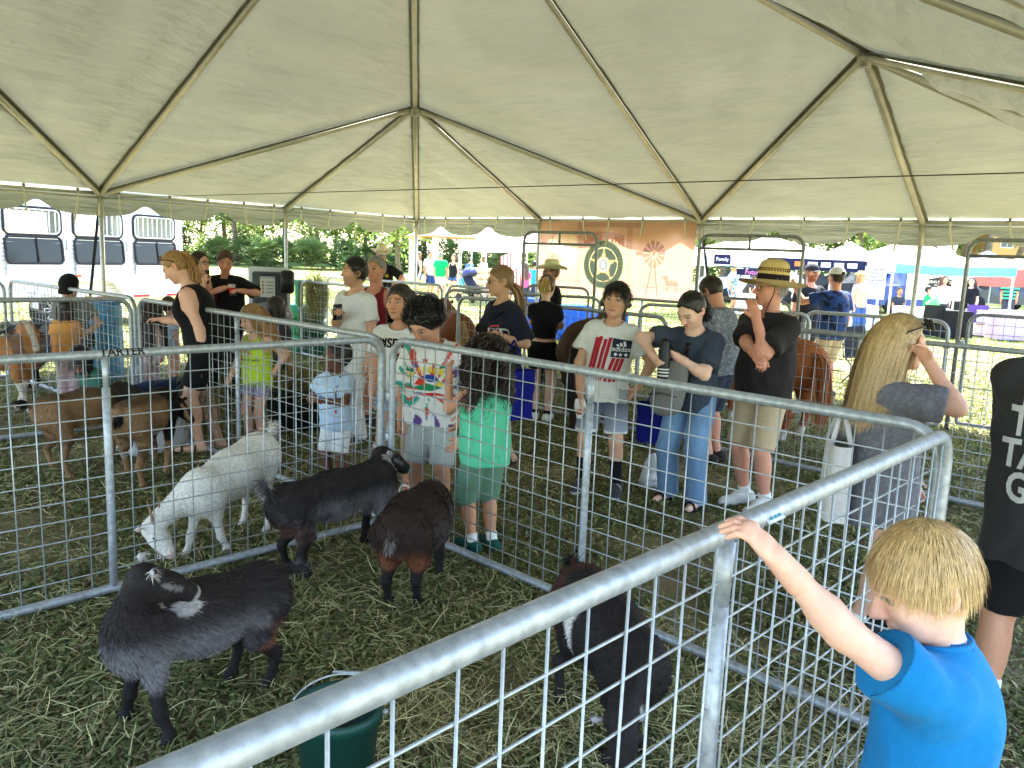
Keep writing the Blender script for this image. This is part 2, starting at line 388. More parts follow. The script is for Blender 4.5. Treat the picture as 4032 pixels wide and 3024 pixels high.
for s_i, (p0, p1) in enumerate(sides):
    for k in range(4):
        a0 = (p0[0] + (p1[0] - p0[0]) * k / 4, p0[1] + (p1[1] - p0[1]) * k / 4)
        a1 = (p0[0] + (p1[0] - p0[0]) * (k + 1) / 4, p0[1] + (p1[1] - p0[1]) * (k + 1) / 4)
        A, B = EZ(*a0), EZ(*a1); L = np.linalg.norm(B - A); t = (B - A) / L
        out = np.array([t[1], -t[0], 0]);
        if out @ (A - crown) < 0: out = -out
        m = MB(); m.tube([A + t * .03 - [0, 0, .05], B - t * .03 - [0, 0, .05]], 0.03, 10, PIPE)
        m.tube([A + t * .03 - [0, 0, .115], B - t * .03 - [0, 0, .115]], 0.016, 8, PIPE)
        o = m.build('eave_pipe', M_PIPE, tent); o.data.transform(Matrix.Translation(-Vector(T0)))
        posts[a0] = A; posts[a1] = B
        # scalloped valance: four shallow scallops per bay
        nu = 97; uu = np.linspace(0, L, nu); ph = (uu / L * 2.5 + 0.25 * s_i + 0.3 * k) % 1.0
        drop = 0.33 - 0.115 * np.exp(-((ph - 0.5) / 0.13) ** 2) + 0.025 * np.cos(2 * PI * ph)
        rows = []
        for r_ in np.linspace(0, 1, 7):
            wob = 0.02 * r_ * vnoise(np.stack([uu * 2.2, np.full(nu, s_i * 5.0 + k), np.full(nu, r_)], -1))
            rows.append(A[None] + t[None] * uu[:, None] + out[None] * (0.05 + wob + 0.02 * r_)[:, None] + np.array([0, 0, 1.0])[None] * (0.0 - drop * r_)[:, None])
        m = MB(); m.grid(np.array(rows), CW)
        o = m.build('valance', M_TENT, tent); o.data.transform(Matrix.Translation(-Vector(T0)))
        for q in range(5):          # tie straps with buckles hanging from the eave
            u = L * (q + 0.35 + 0.3 * random.random()) / 5; p = A + t * u - out * 0.05
            ln = random.uniform(0.30, 0.5); sw = random.uniform(-.10, .10)
            pts = [p + [0, 0, .01], p + t * sw * .2 - [0, 0, ln * .45], p + t * sw - [0, 0, ln]]
            m = MB(); G = np.array([[x - t * .014, x + t * .014] for x in pts]); m.grid(G, S(214, 212, 196)); m.grid(G + out * .002, S(214, 212, 196), True)
            m.box(p + [0, 0, -.03], (.03, .02, .035), S(120, 120, 112), rz=math.atan2(t[1], t[0]))
            o = m.build('tie_strap', M_CLOTH, tent); o.data.transform(Matrix.Translation(-Vector(T0)))
for (a, v), A in sorted(posts.items()):
    if (a, v) in ((4, 4), (3, 4), (4, 3)): continue          # beside and behind the camera
    m = MB(); m.tube([(A[0], A[1], 0.01), (A[0], A[1], EAVE - .04)], 0.03, 12, PIPE)
    m.tube([(A[0], A[1], EAVE - .36), (A[0], A[1], EAVE - .06)], 0.038, 12, S(170, 170, 160))
    m.box((A[0], A[1], .006), (.16, .16, .012), S(140, 140, 135))
    for zz in (.9, 1.2, 1.5): m.box((A[0], A[1] - .031, zz), (.012, .006, .012), S(60, 60, 60))
    o = m.build('tent_post', M_PIPE, tent); o.data.transform(Matrix.Translation(-Vector(T0)))
m = MB(); m.tube([EZ(0, 2) - [0, 0, .12], EZ(4, 2) - [0, 0, .12]], 0.004, 5, S(60, 60, 56))
o = m.build('tension_cable', M_PIPE, tent); o.data.transform(Matrix.Translation(-Vector(T0)))
# black ratchet straps from the eave to the ground stakes
for lab, e, foot, up in (('black ratchet strap beside the tent post in front of the trailer', EZ(0, 2), TP(-.42, 1.92), .03), ('black ratchet strap beside the tent post right of the banner', EZ(2, 0), TP(1.96, -.42), .03)):
    root = empty('ratchet_strap', foot, 0, lab, 'strap', 'tent tie-down straps')
    m = MB(); a = e - foot; a = a - np.array([0, 0, .08]); G = []
    sd = np.array([1.0, 0.2, 0]) * .02
    for u in np.linspace(0, 1, 5): q = a * u; G.append([q - sd, q + sd])
    m.grid(np.array(G), S(30, 31, 36)); m.grid(np.array(G) + [0, .004, 0], S(30, 31, 36), True); m.build('webbing', M_CLOTH, root)
    m = MB(); q = a * .36; m.rbox(q, (.07, .05, .16), .01, S(196, 188, 150)); m.tube([q + [-.05, -.02, .06], q + [.05, -.02, .06]], .012, 8, S(170, 160, 120)); m.build('ratchet_buckle', M_GALV, root)
    m = MB(); m.tube([(0, 0, -.05), (0, 0, .1)], .014, 8, S(90, 70, 60)); m.build('ground_stake', M_GALV, root)

# ------------------------------------------------------------------ pen panels
GALV = S(168, 174, 180)
def rail_path(L, h, r=0.13, zb=0.05, n=6, bottom=True):
    pts = []
    def arc(cx, cz, a0, a1, rr):
        for k in range(n + 1):
            a = a0 + (a1 - a0) * k / n; pts.append((cx + rr * math.cos(a), 0, cz + rr * math.sin(a)))
    x0, x1 = 0.02, L - 0.02
    arc(x0 + r, h - r, PI, PI / 2, r); arc(x1 - r, h - r, PI / 2, 0, r)
    rb = 0.03; arc(x1 - rb, zb + rb, 0, -PI / 2, rb); arc(x0 + rb, zb + rb, -PI / 2, -PI, rb)
    return pts
WIREM = {}
def wire_mesh_data(length, vertical):
    key = (round(length, 3), vertical)
    if key not in WIREM:
        m = MB(); m.tube([(0, 0, 0), (0, 0, length)] if vertical else [(0, 0, 0), (length, 0, 0)], 0.0031, 6, S(176, 182, 186))
        WIREM[key] = m.mesh('wire'); WIREM[key].materials.append(M_WIRE)
    return WIREM[key]
def panel(p0, p1, label, h=1.22, singles=False, group='galvanised pen panels', mid=True, z0=0.0, tube_r=0.0215, brackets=(), name='pen_panel', dark=1.0):
    p0, p1 = np.array([p0[0], p0[1], z0]), np.array([p1[0], p1[1], z0]); L = float(np.linalg.norm(p1 - p0)); ang = math.atan2(p1[1] - p0[1], p1[0] - p0[0])
    root = empty(name, p0, ang, label, 'fence panel', group)
    col = tuple(c * dark for c in GALV)
    m = MB(); m.tube(rail_path(L, h), tube_r, 20 if singles else 8, col, closed=True); m.build('rail_frame', M_GALV, root)
    if mid:
        x = L / 2; m = MB()
        zs = [.05, .3, h * .6, h - .16, h - .07, h - .03]; fl = [1, 1, 1, 1, .8, .62]
        m.tube([(x, 0, z) for z in zs[:4]], .019, 10, col)
        m.tube([(x, 0, h - .17), (x, 0, h - .10), (x, 0, h - .02)], [.019, .021, .024], 10, col, flat=.6)
        m.build('mid_post', M_GALV, root)
    sp = 0.1016; nv = int((L - .08) / sp); x0 = (L - (nv - 1) * sp) / 2
    zb, zt = .05, h - .012; nh = int((zt - zb - .02) / sp)
    xs = [x0 + i * sp for i in range(nv)]; zs = [zb + (i + 1) * (zt - zb) / (nh + 1) for i in range(nh)]
    def ztop(x):
        e = min(x, L - x) - .02; return zt if e > .13 else zt - (.13 - math.sqrt(max(0, .13 ** 2 - (.13 - e) ** 2)))
    if singles:
        for x in xs:
            o = obj('wire', wire_mesh_data(ztop(x) - zb - .008, True), None, root, (x, .0042, zb)); o.rotation_euler = (random.uniform(-.004, .004), random.uniform(-.005, .005), random.uniform(0, 6))
        for z in zs:
            o = obj('wire', wire_mesh_data(L - .05, False), None, root, (.025, -.0018, z)); o.rotation_euler = (0, random.uniform(-.0022, .0022), random.uniform(-.001, .001))
    else:
        m = MB()
        for x in xs: m.tube([(x, .004, zb), (x, .004, ztop(x) - .008)], .003, 4, tuple(c * dark for c in S(176, 182, 186)))
        for z in zs: m.tube([(.02, -.002, z), (L - .02, -.002, z)], .003, 4, tuple(c * dark for c in S(176, 182, 186)))
        o = m.build('wire_mesh', M_WIRE, root); o['kind'] = 'stuff'
    for x, z in brackets:
        m = MB(); m.rbox((x, 0, z), (.07, .055, .06), .006, S(188, 192, 194)); m.tube([(x, 0, z - .07), (x, 0, z + .09)], .009, 8, S(205, 206, 206)); m.build('hinge_bracket', M_GALV, root)
    return root
K = np.array([-.78, 4.96]); Mc = np.array([1.545, 2.70]); d2 = (Mc - K) / np.linalg.norm(Mc - K); n2 = np.array([-d2[1], d2[0]]); PL = float(np.linalg.norm(Mc - K))
f1 = panel((1.53, 2.735), (-.62, .445), 'nearest galvanised pen panel with the blond boy\'s hand on its top rail', singles=True, h=1.215, tube_r=.0235, brackets=((.02, .55),))
f2 = panel(K + d2 * .03, Mc - d2 * .03, 'galvanised pen panel between the goats and the visitors, right of the pen corner', singles=True, brackets=((-.02, .86), (-.02, .60)))
f3 = panel(K - n2 * .03, K - n2 * (PL + .05), 'galvanised pen panel with black brand lettering in front of the white goat', singles=True)
LL = at(138, 301, 1.2)[:2]; F6 = at(9, 282, 1.2)[:2]
d5 = (LL - K) / np.linalg.norm(LL - K)
f5 = panel(K + d5 * .03, LL, 'galvanised pen panel behind the white goat, in front of the girl in the lime top')
f6 = panel(LL + d5 * .05, F6, 'galvanised pen panel in front of the trailer wheel', brackets=((.0, .5),))
f7 = panel(LL - n2 * .05, LL - n2 * (PL), 'galvanised pen panel across the left edge behind the two brown goats')
f7b = panel(F6 + d5 * .03 - n2 * .03, F6 - n2 * 3.0, 'galvanised pen panel end at the far left edge of the photo')
# second line, behind the visitors
B = [(3.95, 5.42), (1.68, 7.62), (1.50, 7.80), (-.72, 10.1), (-.98, 10.4), (-3.45, 12.95)]
panel(B[1], B[0], 'galvanised pen panel right of the straw-hat man, behind the blonde woman')
panel(B[3], B[2], 'galvanised pen panel behind the boy in the printed white tee')
panel(B[5], B[4], 'galvanised pen panel behind the man with the phone, hay hung on its left end')
panel((-1.05, 11.9), (1.2, 11.15), 'galvanised pen panel behind the girl in the black crop top')
q = at(812, 316, 1.2)[:2]; panel((q[0] - 1.9, q[1] + .75), (q[0], q[1]), 'galvanised pen panel end just right of the straw-hat man\'s shoulder')
# third line: along the tent side, with three walk-through bow gates
c0 = np.array([4.9, 8.9]); cd = np.array([-.8, .6])
def CL(t): return c0 + cd * t
panel(CL(1.68), CL(.06), 'galvanised pen panel in front of the man in the blue patterned shirt', brackets=((1.6, .95), (1.6, .55)))
panel(CL(4.62), CL(3.2), 'galvanised pen panel below the orange banner')
panel(CL(7.55), CL(6.1), 'galvanised pen panel behind the teen with the red phone')
panel(CL(10.6), CL(7.65), 'long galvanised pen panel that the man in the cowboy hat leans on')
def bow_gate(t0, t1, label):
    a, b = CL(t1), CL(t0); L = float(np.linalg.norm(b - a)); root = empty('bow_gate', (a[0], a[1], 0), math.atan2(b[1] - a[1], b[0] - a[0]), label, 'gate', 'walk-through bow gates')
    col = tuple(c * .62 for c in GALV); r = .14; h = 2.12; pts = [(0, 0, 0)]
    for k in range(7): a_ = PI - k * PI / 12; pts.append((r + r * math.cos(a_), 0, h - r + r * math.sin(a_)))
    for k in range(7): a_ = PI / 2 - k * PI / 12; pts.append((L - r + r * math.cos(a_), 0, h - r + r * math.sin(a_)))
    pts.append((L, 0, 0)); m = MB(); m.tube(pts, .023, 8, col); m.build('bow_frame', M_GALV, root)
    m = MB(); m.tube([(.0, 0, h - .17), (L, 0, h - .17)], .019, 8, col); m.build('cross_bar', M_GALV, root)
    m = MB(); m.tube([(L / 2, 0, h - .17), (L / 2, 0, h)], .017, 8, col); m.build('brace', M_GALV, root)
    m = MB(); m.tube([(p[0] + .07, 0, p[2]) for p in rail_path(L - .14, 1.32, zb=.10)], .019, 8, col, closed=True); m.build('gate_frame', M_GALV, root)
    m = MB(); nn = int((L - .2) / .1016)
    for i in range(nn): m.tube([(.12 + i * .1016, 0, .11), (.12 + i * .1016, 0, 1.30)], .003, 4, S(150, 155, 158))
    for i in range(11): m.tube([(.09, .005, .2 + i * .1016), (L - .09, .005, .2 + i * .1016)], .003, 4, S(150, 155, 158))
    o = m.build('wire_mesh', M_WIRE, root); o['kind'] = 'stuff'
    for z in (.35, 1.0):
        m = MB(); m.rbox((.035, 0, z), (.09, .06, .05), .006, S(170, 172, 172)); m.build('hinge_bracket', M_GALV, root)
bow_gate(4.7, 6.0, 'tall galvanised bow gate in front of the left half of the orange banner')
bow_gate(1.76, 3.12, 'tall galvanised bow gate behind the straw-hat man')
bow_gate(-1.62, -.02, 'tall galvanised bow gate at the right edge of the photo')
# ------------------------------------------------------------------ signed-distance modelling (surface nets)
class Field:
    def __init__(s, lo, hi, h):
        s.h = h; s.lo = np.asarray(lo, float) - 3 * h
        s.n = np.maximum(np.ceil((np.asarray(hi, float) + 3 * h - s.lo) / h).astype(int) + 1, 4)
        s.f = np.full(s.n, 1.0, np.float32)
        s.ax = [s.lo[i] + h * np.arange(s.n[i]) for i in range(3)]
    def block(s, lo, hi, m):
        i0 = np.clip(np.floor((np.asarray(lo) - m - s.lo) / s.h).astype(int), 0, s.n); i1 = np.clip(np.ceil((np.asarray(hi) + m - s.lo) / s.h).astype(int) + 1, 0, s.n)
        if np.any(i1 <= i0): return None, None
        sl = tuple(slice(i0[i], i1[i]) for i in range(3))
        X, Y, Z = np.meshgrid(s.ax[0][sl[0]], s.ax[1][sl[1]], s.ax[2][sl[2]], indexing='ij', sparse=False)
        return sl, np.stack([X, Y, Z], -1)
    def add(s, prim, k=0.02, sub=False):
        m = k + 3 * s.h
        sl, P = s.block(prim['lo'], prim['hi'], m)
        if sl is None: return
        d = prim['f'](P); a = s.f[sl]
        if sub:
            d = -d; hh = np.maximum(k - np.abs(a - d), 0) / max(k, 1e-6); s.f[sl] = np.maximum(a, d) + hh * hh * k * .25
        else:
            hh = np.maximum(k - np.abs(a - d), 0) / max(k, 1e-6); s.f[sl] = np.minimum(a, d) - hh * hh * k * .25
    def mesh(s):
        f = s.f; inside = f < 0
        c = [f[dx:f.shape[0] - 1 + dx, dy:f.shape[1] - 1 + dy, dz:f.shape[2] - 1 + dz] for dx in (0, 1) for dy in (0, 1) for dz in (0, 1)]
        ins = np.zeros(c[0].shape, np.int8)
        for q in c: ins += (q < 0)
        act = (ins > 0) & (ins < 8); I = np.argwhere(act)
        if len(I) == 0: return np.zeros((0, 3)), np.zeros((0, 4), np.int32)
        idx = np.full(act.shape, -1, np.int32); idx[act] = np.arange(len(I))
        val = np.stack([q[act] for q in c], -1)
        off = np.array([(dx, dy, dz) for dx in (0, 1) for dy in (0, 1) for dz in (0, 1)], float)
        pos = np.zeros((len(I), 3)); cnt = np.zeros(len(I))
        for a in range(8):
            for b in range(a + 1, 8):
                if abs(off[a] - off[b]).sum() != 1: continue
                va, vb = val[:, a], val[:, b]; m = (va < 0) != (vb < 0)
                t = va[m] / (va[m] - vb[m]); pos[m] += off[a] + (off[b] - off[a]) * t[:, None]; cnt[m] += 1
        V = (I + pos / cnt[:, None]) * s.h + s.lo
        Q = []
        for ax in range(3):
            u, v = (ax + 1) % 3, (ax + 2) % 3
            sa = [slice(None)] * 3; sb = [slice(None)] * 3; sa[ax] = slice(0, -1); sb[ax] = slice(1, None)
            A, Bv = inside[tuple(sa)], inside[tuple(sb)]
            e = np.argwhere(A != Bv)
            e = e[(e[:, u] > 0) & (e[:, v] > 0) & (e[:, u] < inside.shape[u] - 1) & (e[:, v] < inside.shape[v] - 1)]
            if not len(e): continue
            def cell(du, dv):
                g = e.copy(); g[:, u] += du; g[:, v] += dv; return idx[g[:, 0], g[:, 1], g[:, 2]]
            q = np.stack([cell(-1, -1), cell(0, -1), cell(0, 0), cell(-1, 0)], -1)
            fl = A[e[:, 0], e[:, 1], e[:, 2]]
            q = np.where(fl[:, None], q, q[:, ::-1]); Q.append(q)
        Q = np.concatenate(Q); Q = Q[(Q >= 0).all(1)]
        return V, Q.astype(np.int32)

def V3(*a): return np.array(a, float)
def unit(v): v = np.asarray(v, float); return v / (np.linalg.norm(v) + 1e-12)
def rc(a, b, r1, r2, flat=None, cut=None):
    """tapered capsule; flat=(axis, s) squashes it along axis; cut=(point, normal) removes the side the normal points to"""
    a, b = np.asarray(a, float), np.asarray(b, float); ba = b - a; L2 = ba @ ba + 1e-12
    def f(P):
        q = P - a; t = np.clip((q @ ba) / L2, 0, 1); q = q - t[..., None] * ba
        if flat is not None:
            w_ = unit(flat[0]); c = q @ w_; n2_ = (q * q).sum(-1) - c * c + (c / flat[1]) ** 2; d = (np.sqrt(np.maximum(n2_, 0)) - (r1 + (r2 - r1) * t)) * min(1, flat[1] * 1.25)
        else: d = np.sqrt((q * q).sum(-1)) - (r1 + (r2 - r1) * t)
        if cut is not None: d = np.maximum(d, (P - np.asarray(cut[0])) @ unit(cut[1]))
        return d
    R_ = max(r1, r2); return dict(f=f, lo=np.minimum(a, b) - R_, hi=np.maximum(a, b) + R_)
def el(c, r, M=None, cut=None):
    c, r = np.asarray(c, float), np.asarray(r, float); Mi = None if M is None else np.asarray(M, float).T
    def f(P):
        q = P - c
        if Mi is not None: q = q @ Mi.T
        k0 = np.sqrt(((q / r) ** 2).sum(-1)); k1 = np.sqrt(((q / (r * r)) ** 2).sum(-1)) + 1e-9
        d = k0 * (k0 - 1) / k1
        if cut is not None: d = np.maximum(d, (P - np.asarray(cut[0])) @ unit(cut[1]))
        return d
    R_ = r.max() if M is not None else r
    return dict(f=f, lo=c - R_, hi=c + R_)
def bounds(pr): return np.min([p['lo'] for p in pr], 0), np.max([p['hi'] for p in pr], 0)
def solid(prims, h, k=0.02, subs=(), ks=0.01, post=None):
    lo, hi = bounds(prims); F_ = Field(lo, hi, h)
    for p in prims: F_.add(p, p.get('k', k))
    for p in subs: F_.add(p, ks, True)
    return F_.mesh()
def rotz(a): c, s = math.cos(a), math.sin(a); return np.array([[c, -s, 0], [s, c, 0], [0, 0, 1]])
def rotx(a): c, s = math.cos(a), math.sin(a); return np.array([[1, 0, 0], [0, c, -s], [0, s, c]])
def roty(a): c, s = math.cos(a), math.sin(a); return np.array([[c, 0, s], [0, 1, 0], [-s, 0, c]])
def normals(V, Q):
    n_ = np.cross(V[Q[:, 2]] - V[Q[:, 0]], V[Q[:, 3]] - V[Q[:, 1]]); N = np.zeros_like(V)
    for i in range(4): np.add.at(N, Q[:, i], n_)
    return N / (np.linalg.norm(N, axis=1)[:, None] + 1e-12)
def ik(a, t, l1, l2, pole):
    a, t = np.asarray(a, float), np.asarray(t, float); v = t - a; D = np.linalg.norm(v); mx = (l1 + l2) * .995
    if D > mx: t = a + v / D * mx; v = t - a; D = mx
    u = v / D; x = (D * D + l1 * l1 - l2 * l2) / (2 * D); y = math.sqrt(max(l1 * l1 - x * x, 0))
    p = np.asarray(pole, float); p = p - u * (p @ u); p = unit(p)
    return a + u * x + p * y, t

# ------------------------------------------------------------------ hair strands
def ribbons(P, w0, col, tipw=0.25, side=None):
    """P (n,m,3) strand points -> one mesh of flat tapered ribbons facing two ways"""
    n_, m, _ = P.shape; T = np.gradient(P, axis=1); T /= np.linalg.norm(T, axis=2, keepdims=True) + 1e-9
    s_ = RNG.normal(size=(n_, 1, 3)) if side is None else side
    B_ = np.cross(T, s_); B_ /= np.linalg.norm(B_, axis=2, keepdims=True) + 1e-9
    ww = np.asarray(w0)[:, None] * np.linspace(1, tipw, m)[None]
    V = np.stack([P - B_ * ww[..., None] * .5, P + B_ * ww[..., None] * .5], 2).reshape(-1, 3)
    base = (np.arange(n_) * m * 2)[:, None] + (np.arange(m - 1) * 2)[None]
    Q = np.stack([base, base + 1, base + 3, base + 2], -1).reshape(-1, 4)
    C = np.repeat(np.asarray(col), m * 2, 0)
    return V, Q.astype(np.int32), C
def grow(roots, dirs, length, steps, grav, colliders, curl=0.0, cf=9.0, out=0.0, rand=0.05):
    P = [roots.copy()]; p = roots.copy(); d = dirs / (np.linalg.norm(dirs, axis=1)[:, None] + 1e-9); n_ = len(p)
    st = np.asarray(length)[:, None] / steps
    ph = RNG.uniform(0, 2 * PI, n_); a1 = RNG.normal(size=(n_, 3)); a1 /= np.linalg.norm(a1, axis=1)[:, None]
    for k in range(steps):
        d = d + np.asarray(grav)[None] * (1.0 / steps) * 2.2 + RNG.normal(size=(n_, 3)) * rand
        d /= np.linalg.norm(d, axis=1)[:, None]
        p = p + d * st
        for c, r, M in colliders:
            q = (p - c) @ M; e = np.sqrt(((q / r) ** 2).sum(1)); m = e < 1.0
            if m.any():
                q2 = q[m] / e[m][:, None] * 1.015; p[m] = q2 @ M.T + c
        P.append(p.copy())
        d2_ = P[-1] - P[-2]; d = d2_ / (np.linalg.norm(d2_, axis=1)[:, None] + 1e-9)
    P = np.stack(P, 1)
    if curl:
        t = np.arange(steps + 1)[None] * cf * st * 1.0
        b1 = np.cross(d, a1); b1 /= np.linalg.norm(b1, axis=1)[:, None] + 1e-9; b2 = np.cross(d, b1)
        amp = curl * np.minimum(np.arange(steps + 1) / 2.0, 1)[None]
        P = P + amp[..., None] * (np.cos(t * 10 + ph[:, None])[..., None] * b1[:, None] + np.sin(t * 10 + ph[:, None])[..., None] * b2[:, None])
    return P

# ------------------------------------------------------------------ people
SKIN = dict(fair=S(222, 172, 148), pale=S(228, 184, 160), tan=S(196, 142, 112), olive=S(206, 158, 128), brown=S(150, 98, 70), dark=S(108, 70, 52), ruddy=S(206, 146, 122))
HAIRC = dict(black=S(26, 22, 21), dark=S(46, 34, 28), brown=S(84, 60, 44), blond=S(186, 150, 100), dirty=S(146, 112, 78), gray=S(150, 148, 144), white=S(205, 203, 198), auburn=S(96, 56, 40))
PEOPLE = {}
def hand_prims(Wp, f, nrm, side, s, curl, spread=0.0):
    """palm, four fingers of unequal length and a thumb from the side of the palm"""
    f, nrm = unit(f), unit(nrm - f * (nrm @ f)) if False else unit(np.asarray(nrm) - unit(f) * (np.asarray(nrm) @ unit(f)))
    sv = np.cross(f, nrm) * side; pr = []
    def P(a, b, c): return Wp + s * (f * a + sv * b + nrm * c)
    pr.append(dict(rc(P(-.01, 0, 0), P(.035, .0, 0), .026 * s, .034 * s, (nrm, .55)), k=.02 * s))
    pr.append(dict(rc(P(.035, .0, 0), P(.075, .0, .004), .036 * s, .036 * s, (nrm, .42)), k=.015 * s))
    for i, (o, L, r) in enumerate(((.028, .068, .0095), (.010, .078, .010), (-.009, .072, .0095), (-.027, .056, .0085))):
        a = P(.080, o, .0); c1 = curl * (1 + .08 * i); sp = spread * (o / .03)
        d1 = unit(f * math.cos(c1) + nrm * math.sin(c1) + sv * sp); b = a + d1 * L * .55 * s
        c2 = c1 + curl * 1.1 + .1; dd = unit(f * math.cos(c2) + nrm * math.sin(c2) + sv * sp * .6); e = b + dd * L * .5 * s
        pr.append(dict(rc(a, b, r * s, r * .92 * s), k=.006 * s)); pr.append(dict(rc(b, e, r * .92 * s, r * .75 * s), k=.004 * s))
    a = P(.022, .026, .006); b = a + s * .042 * unit(f * .62 + sv * .62 + nrm * (.2 + .3 * curl)); e = b + s * .032 * unit(f * .85 + sv * .15 + nrm * (.2 + .5 * curl))
    pr.append(dict(rc(a, b, .0135 * s, .011 * s), k=.012 * s)); pr.append(dict(rc(b, e, .011 * s, .0085 * s), k=.004 * s))
    return pr

class Person: pass
def sm_(x, a, b): t = np.clip((x - a) / (b - a), 0, 1); return t * t * (3 - 2 * t)
def person(label, px=None, top=None, Y=None, loc=None, h=None, face=0, skin='fair', hair=('short', 'dark'), w=1.0, fem=False, kid=False, lean=0, side=0, twist=0, hy=0, hp=0, ht=0,
           L=None, R=None, Lp=None, Rp=None, Lc=.35, Rc=.35, Ln=None, Rn=None, feet=((.05, 0), (-.05, 0)), lod=1, top_kind='tee', top_col=(.5, .5, .5), bot='shorts', bot_col=(.3, .3, .3), hem=None, knee=.62,
           shoes='sneaker', shoe_col=S(60, 60, 62), sole=S(220, 220, 215), sock=None, topfun=None, botfun=None, sleeve=.62, loose=1.0, group=None, belly=0.0, crouch=0.0, mouth=0.0, beard=None, legs=True, hs=1.0, neckhole=1.0, nohead=False, name='person', headat=None):
    """builds one person: a continuous body mesh plus clothes, hair and shoes as parts. Local frame: faces -Y, own left is +X."""
    if headat is not None: loc = V3(0, 0, 0)
    if loc is None:
        if Y is None: loc = at(px[0], px[1], 0.0)
        else: loc = atY(px[0], px[1], Y); loc = np.array([loc[0], Y, 0.0])
    loc = np.array([loc[0], loc[1], 0.0])
    if h is None: h = float(atY(top[0], top[1], loc[1])[2]) - .025
    th = math.radians(face); Rw = rotz(th)
    def loc_of(p): return (np.asarray(p, float) - loc) @ Rw       # world -> local
    root = empty(name, loc, th, label, 'person', group)
    v = {0: .011, 1: .02, 2: .03, 3: .04}[lod]; vh = {0: .0033, 1: .0058, 2: .0105, 3: .018}[lod]; vhand = {0: .0032, 1: .0056, 2: .0095, 3: .015}[lod]; vc = {0: .007, 1: .0118, 2: .0195, 3: .03}[lod]
    hh = (.236 if not kid else min(.232, .158 + .052 * h)) * hs; sx = (.090 if fem else (.092 if kid else .104)) * h * (1 + .35 * (w - 1))
    ww = w * h
    hip = V3(0, 0, .52 * h - crouch); RL = rotx(math.radians(lean)) @ roty(math.radians(side)); RS = RL @ rotz(math.radians(twist))
    up = RL @ V3(0, 0, 1); fwd = RS @ V3(0, -1, 0); rt = RS @ V3(1, 0, 0)
    nb = hip + up * (.305 * h) ; chest = hip + up * (.20 * h); waist = hip + up * (.09 * h)
    shL = nb + rt * sx - up * .034 * h; shR = nb - rt * sx - up * .034 * h
    RH = RS @ rotz(math.radians(hy)) @ rotx(math.radians(hp)) @ roty(math.radians(ht)); hu = RH @ V3(0, 0, 1)
    hc = nb + up * .018 * h + unit(up + hu * .8 + fwd * .35) * (.046 * h * (.85 if kid else 1)) + hu * hh * .40
    if headat is not None: loc = np.array(headat, float) - Rw @ hc; loc[2] = 0; root.location = tuple(loc)
    l1, l2 = .172 * h, .148 * h; g1, g2 = .245 * h, .235 * h
    J = {}
    for sd, sh, tg, pole in ((1, shL, L, Lp), (-1, shR, R, Rp)):
        if tg is None: W_ = sh + V3(sd * .028 * h, -.035 * h, -.312 * h)
        elif tg[0] == 'px': W_ = loc_of(atY(tg[1], tg[2], loc[1] + tg[3]))
        elif tg[0] == 'w': W_ = loc_of(tg[1])
        else: W_ = np.array(tg, float) * h
        if pole is None: pole = V3(sd * .5, .8, -.5)
        E_, W_ = ik(sh, W_, l1, l2, pole); J[sd] = (sh, E_, W_)
    Kn = {}
    for sd, ft in ((1, feet[0]), (-1, feet[1])):
        hj = hip + V3(sd * .052 * h * (1.05 if fem else 1), 0, -.015 * h); an = V3(ft[0] * h, ft[1] * h, (ft[2] if len(ft) > 2 else 0) * h + .042 * h)
        Kk, an = ik(hj, an, g1, g2, V3(sd * .12, -1, .05)); Kn[sd] = (hj, Kk, an)
    # ---- prims
    fx = (rt, 1.0)
    tor = [dict(el(hip + up * .012 * h, V3(.094 * ww * (1.06 if fem else 1), .070 * ww + belly * .3, .075 * h), RS), k=.05),
           dict(el(waist + fwd * belly * .35, V3(.083 * ww * (.93 if fem else 1) + belly * .3, .063 * ww + belly * .75, .11 * h), RS), k=.06),
           dict(el(chest + up * .01 * h, V3(.096 * ww * (.95 if fem else 1), .068 * ww, .115 * h), RS), k=.05),
           dict(rc(shL - rt * .02 * h, shR + rt * .02 * h, .036 * h, .036 * h), k=.04),
           dict(rc(nb - up * .03 * h + fwd * -.008 * h, nb - up * .005 * h, .052 * h * w, .04 * h), k=.04)]
    if fem and not kid:
        for sd in (1, -1): tor.append(dict(el(chest + up * -.005 * h + rt * sd * .043 * h + fwd * .052 * h, V3(.042 * h, .036 * h, .04 * h), RS), k=.03))
    arms = []
    for sd in (1, -1):
        a, b, c = J[sd]; q = h * (.9 + .1 * w)
        arms += [dict(rc(a, b, .034 * q, .0255 * q), k=.03), dict(rc(b, c, .027 * q, .0175 * q), k=.02)]
        arms.append(dict(el(b + (c - b) * .25, V3(.027 * q, .027 * q, .027 * q)), k=.02))
    legp = []
    for sd in (1, -1):
        a, b, c = Kn[sd]; q = h * (.75 + .25 * w)
        legp += [dict(rc(a, b, .054 * q, .034 * q), k=.03), dict(rc(b, c, .033 * q, .021 * q), k=.02), dict(el(b + (c - b) * .32 + V3(0, .012 * h, 0), V3(.030 * q, .033 * q, .085 * h)), k=.03)]
        toe = V3(sd * .012 * h, -.105 * h, -.024 * h); legp.append(dict(rc(c + V3(0, .018 * h, -.018 * h), c + toe, .024 * h, .017 * h), k=.02))
    neck_a, neck_b = nb - up * .01 * h, hc - hu * hh * .22 + (RH @ V3(0, .02, 0))
    nr = .033 * h * (.9 if fem or kid else 1.05) + (.004 if kid else 0)
    body = tor + arms + (legp if legs else [])
    k = h / 1.7
    Vb, Qb = solid(body + [dict(rc(neck_a, neck_b, nr - .003, nr - .003), k=.03)], v, .02)
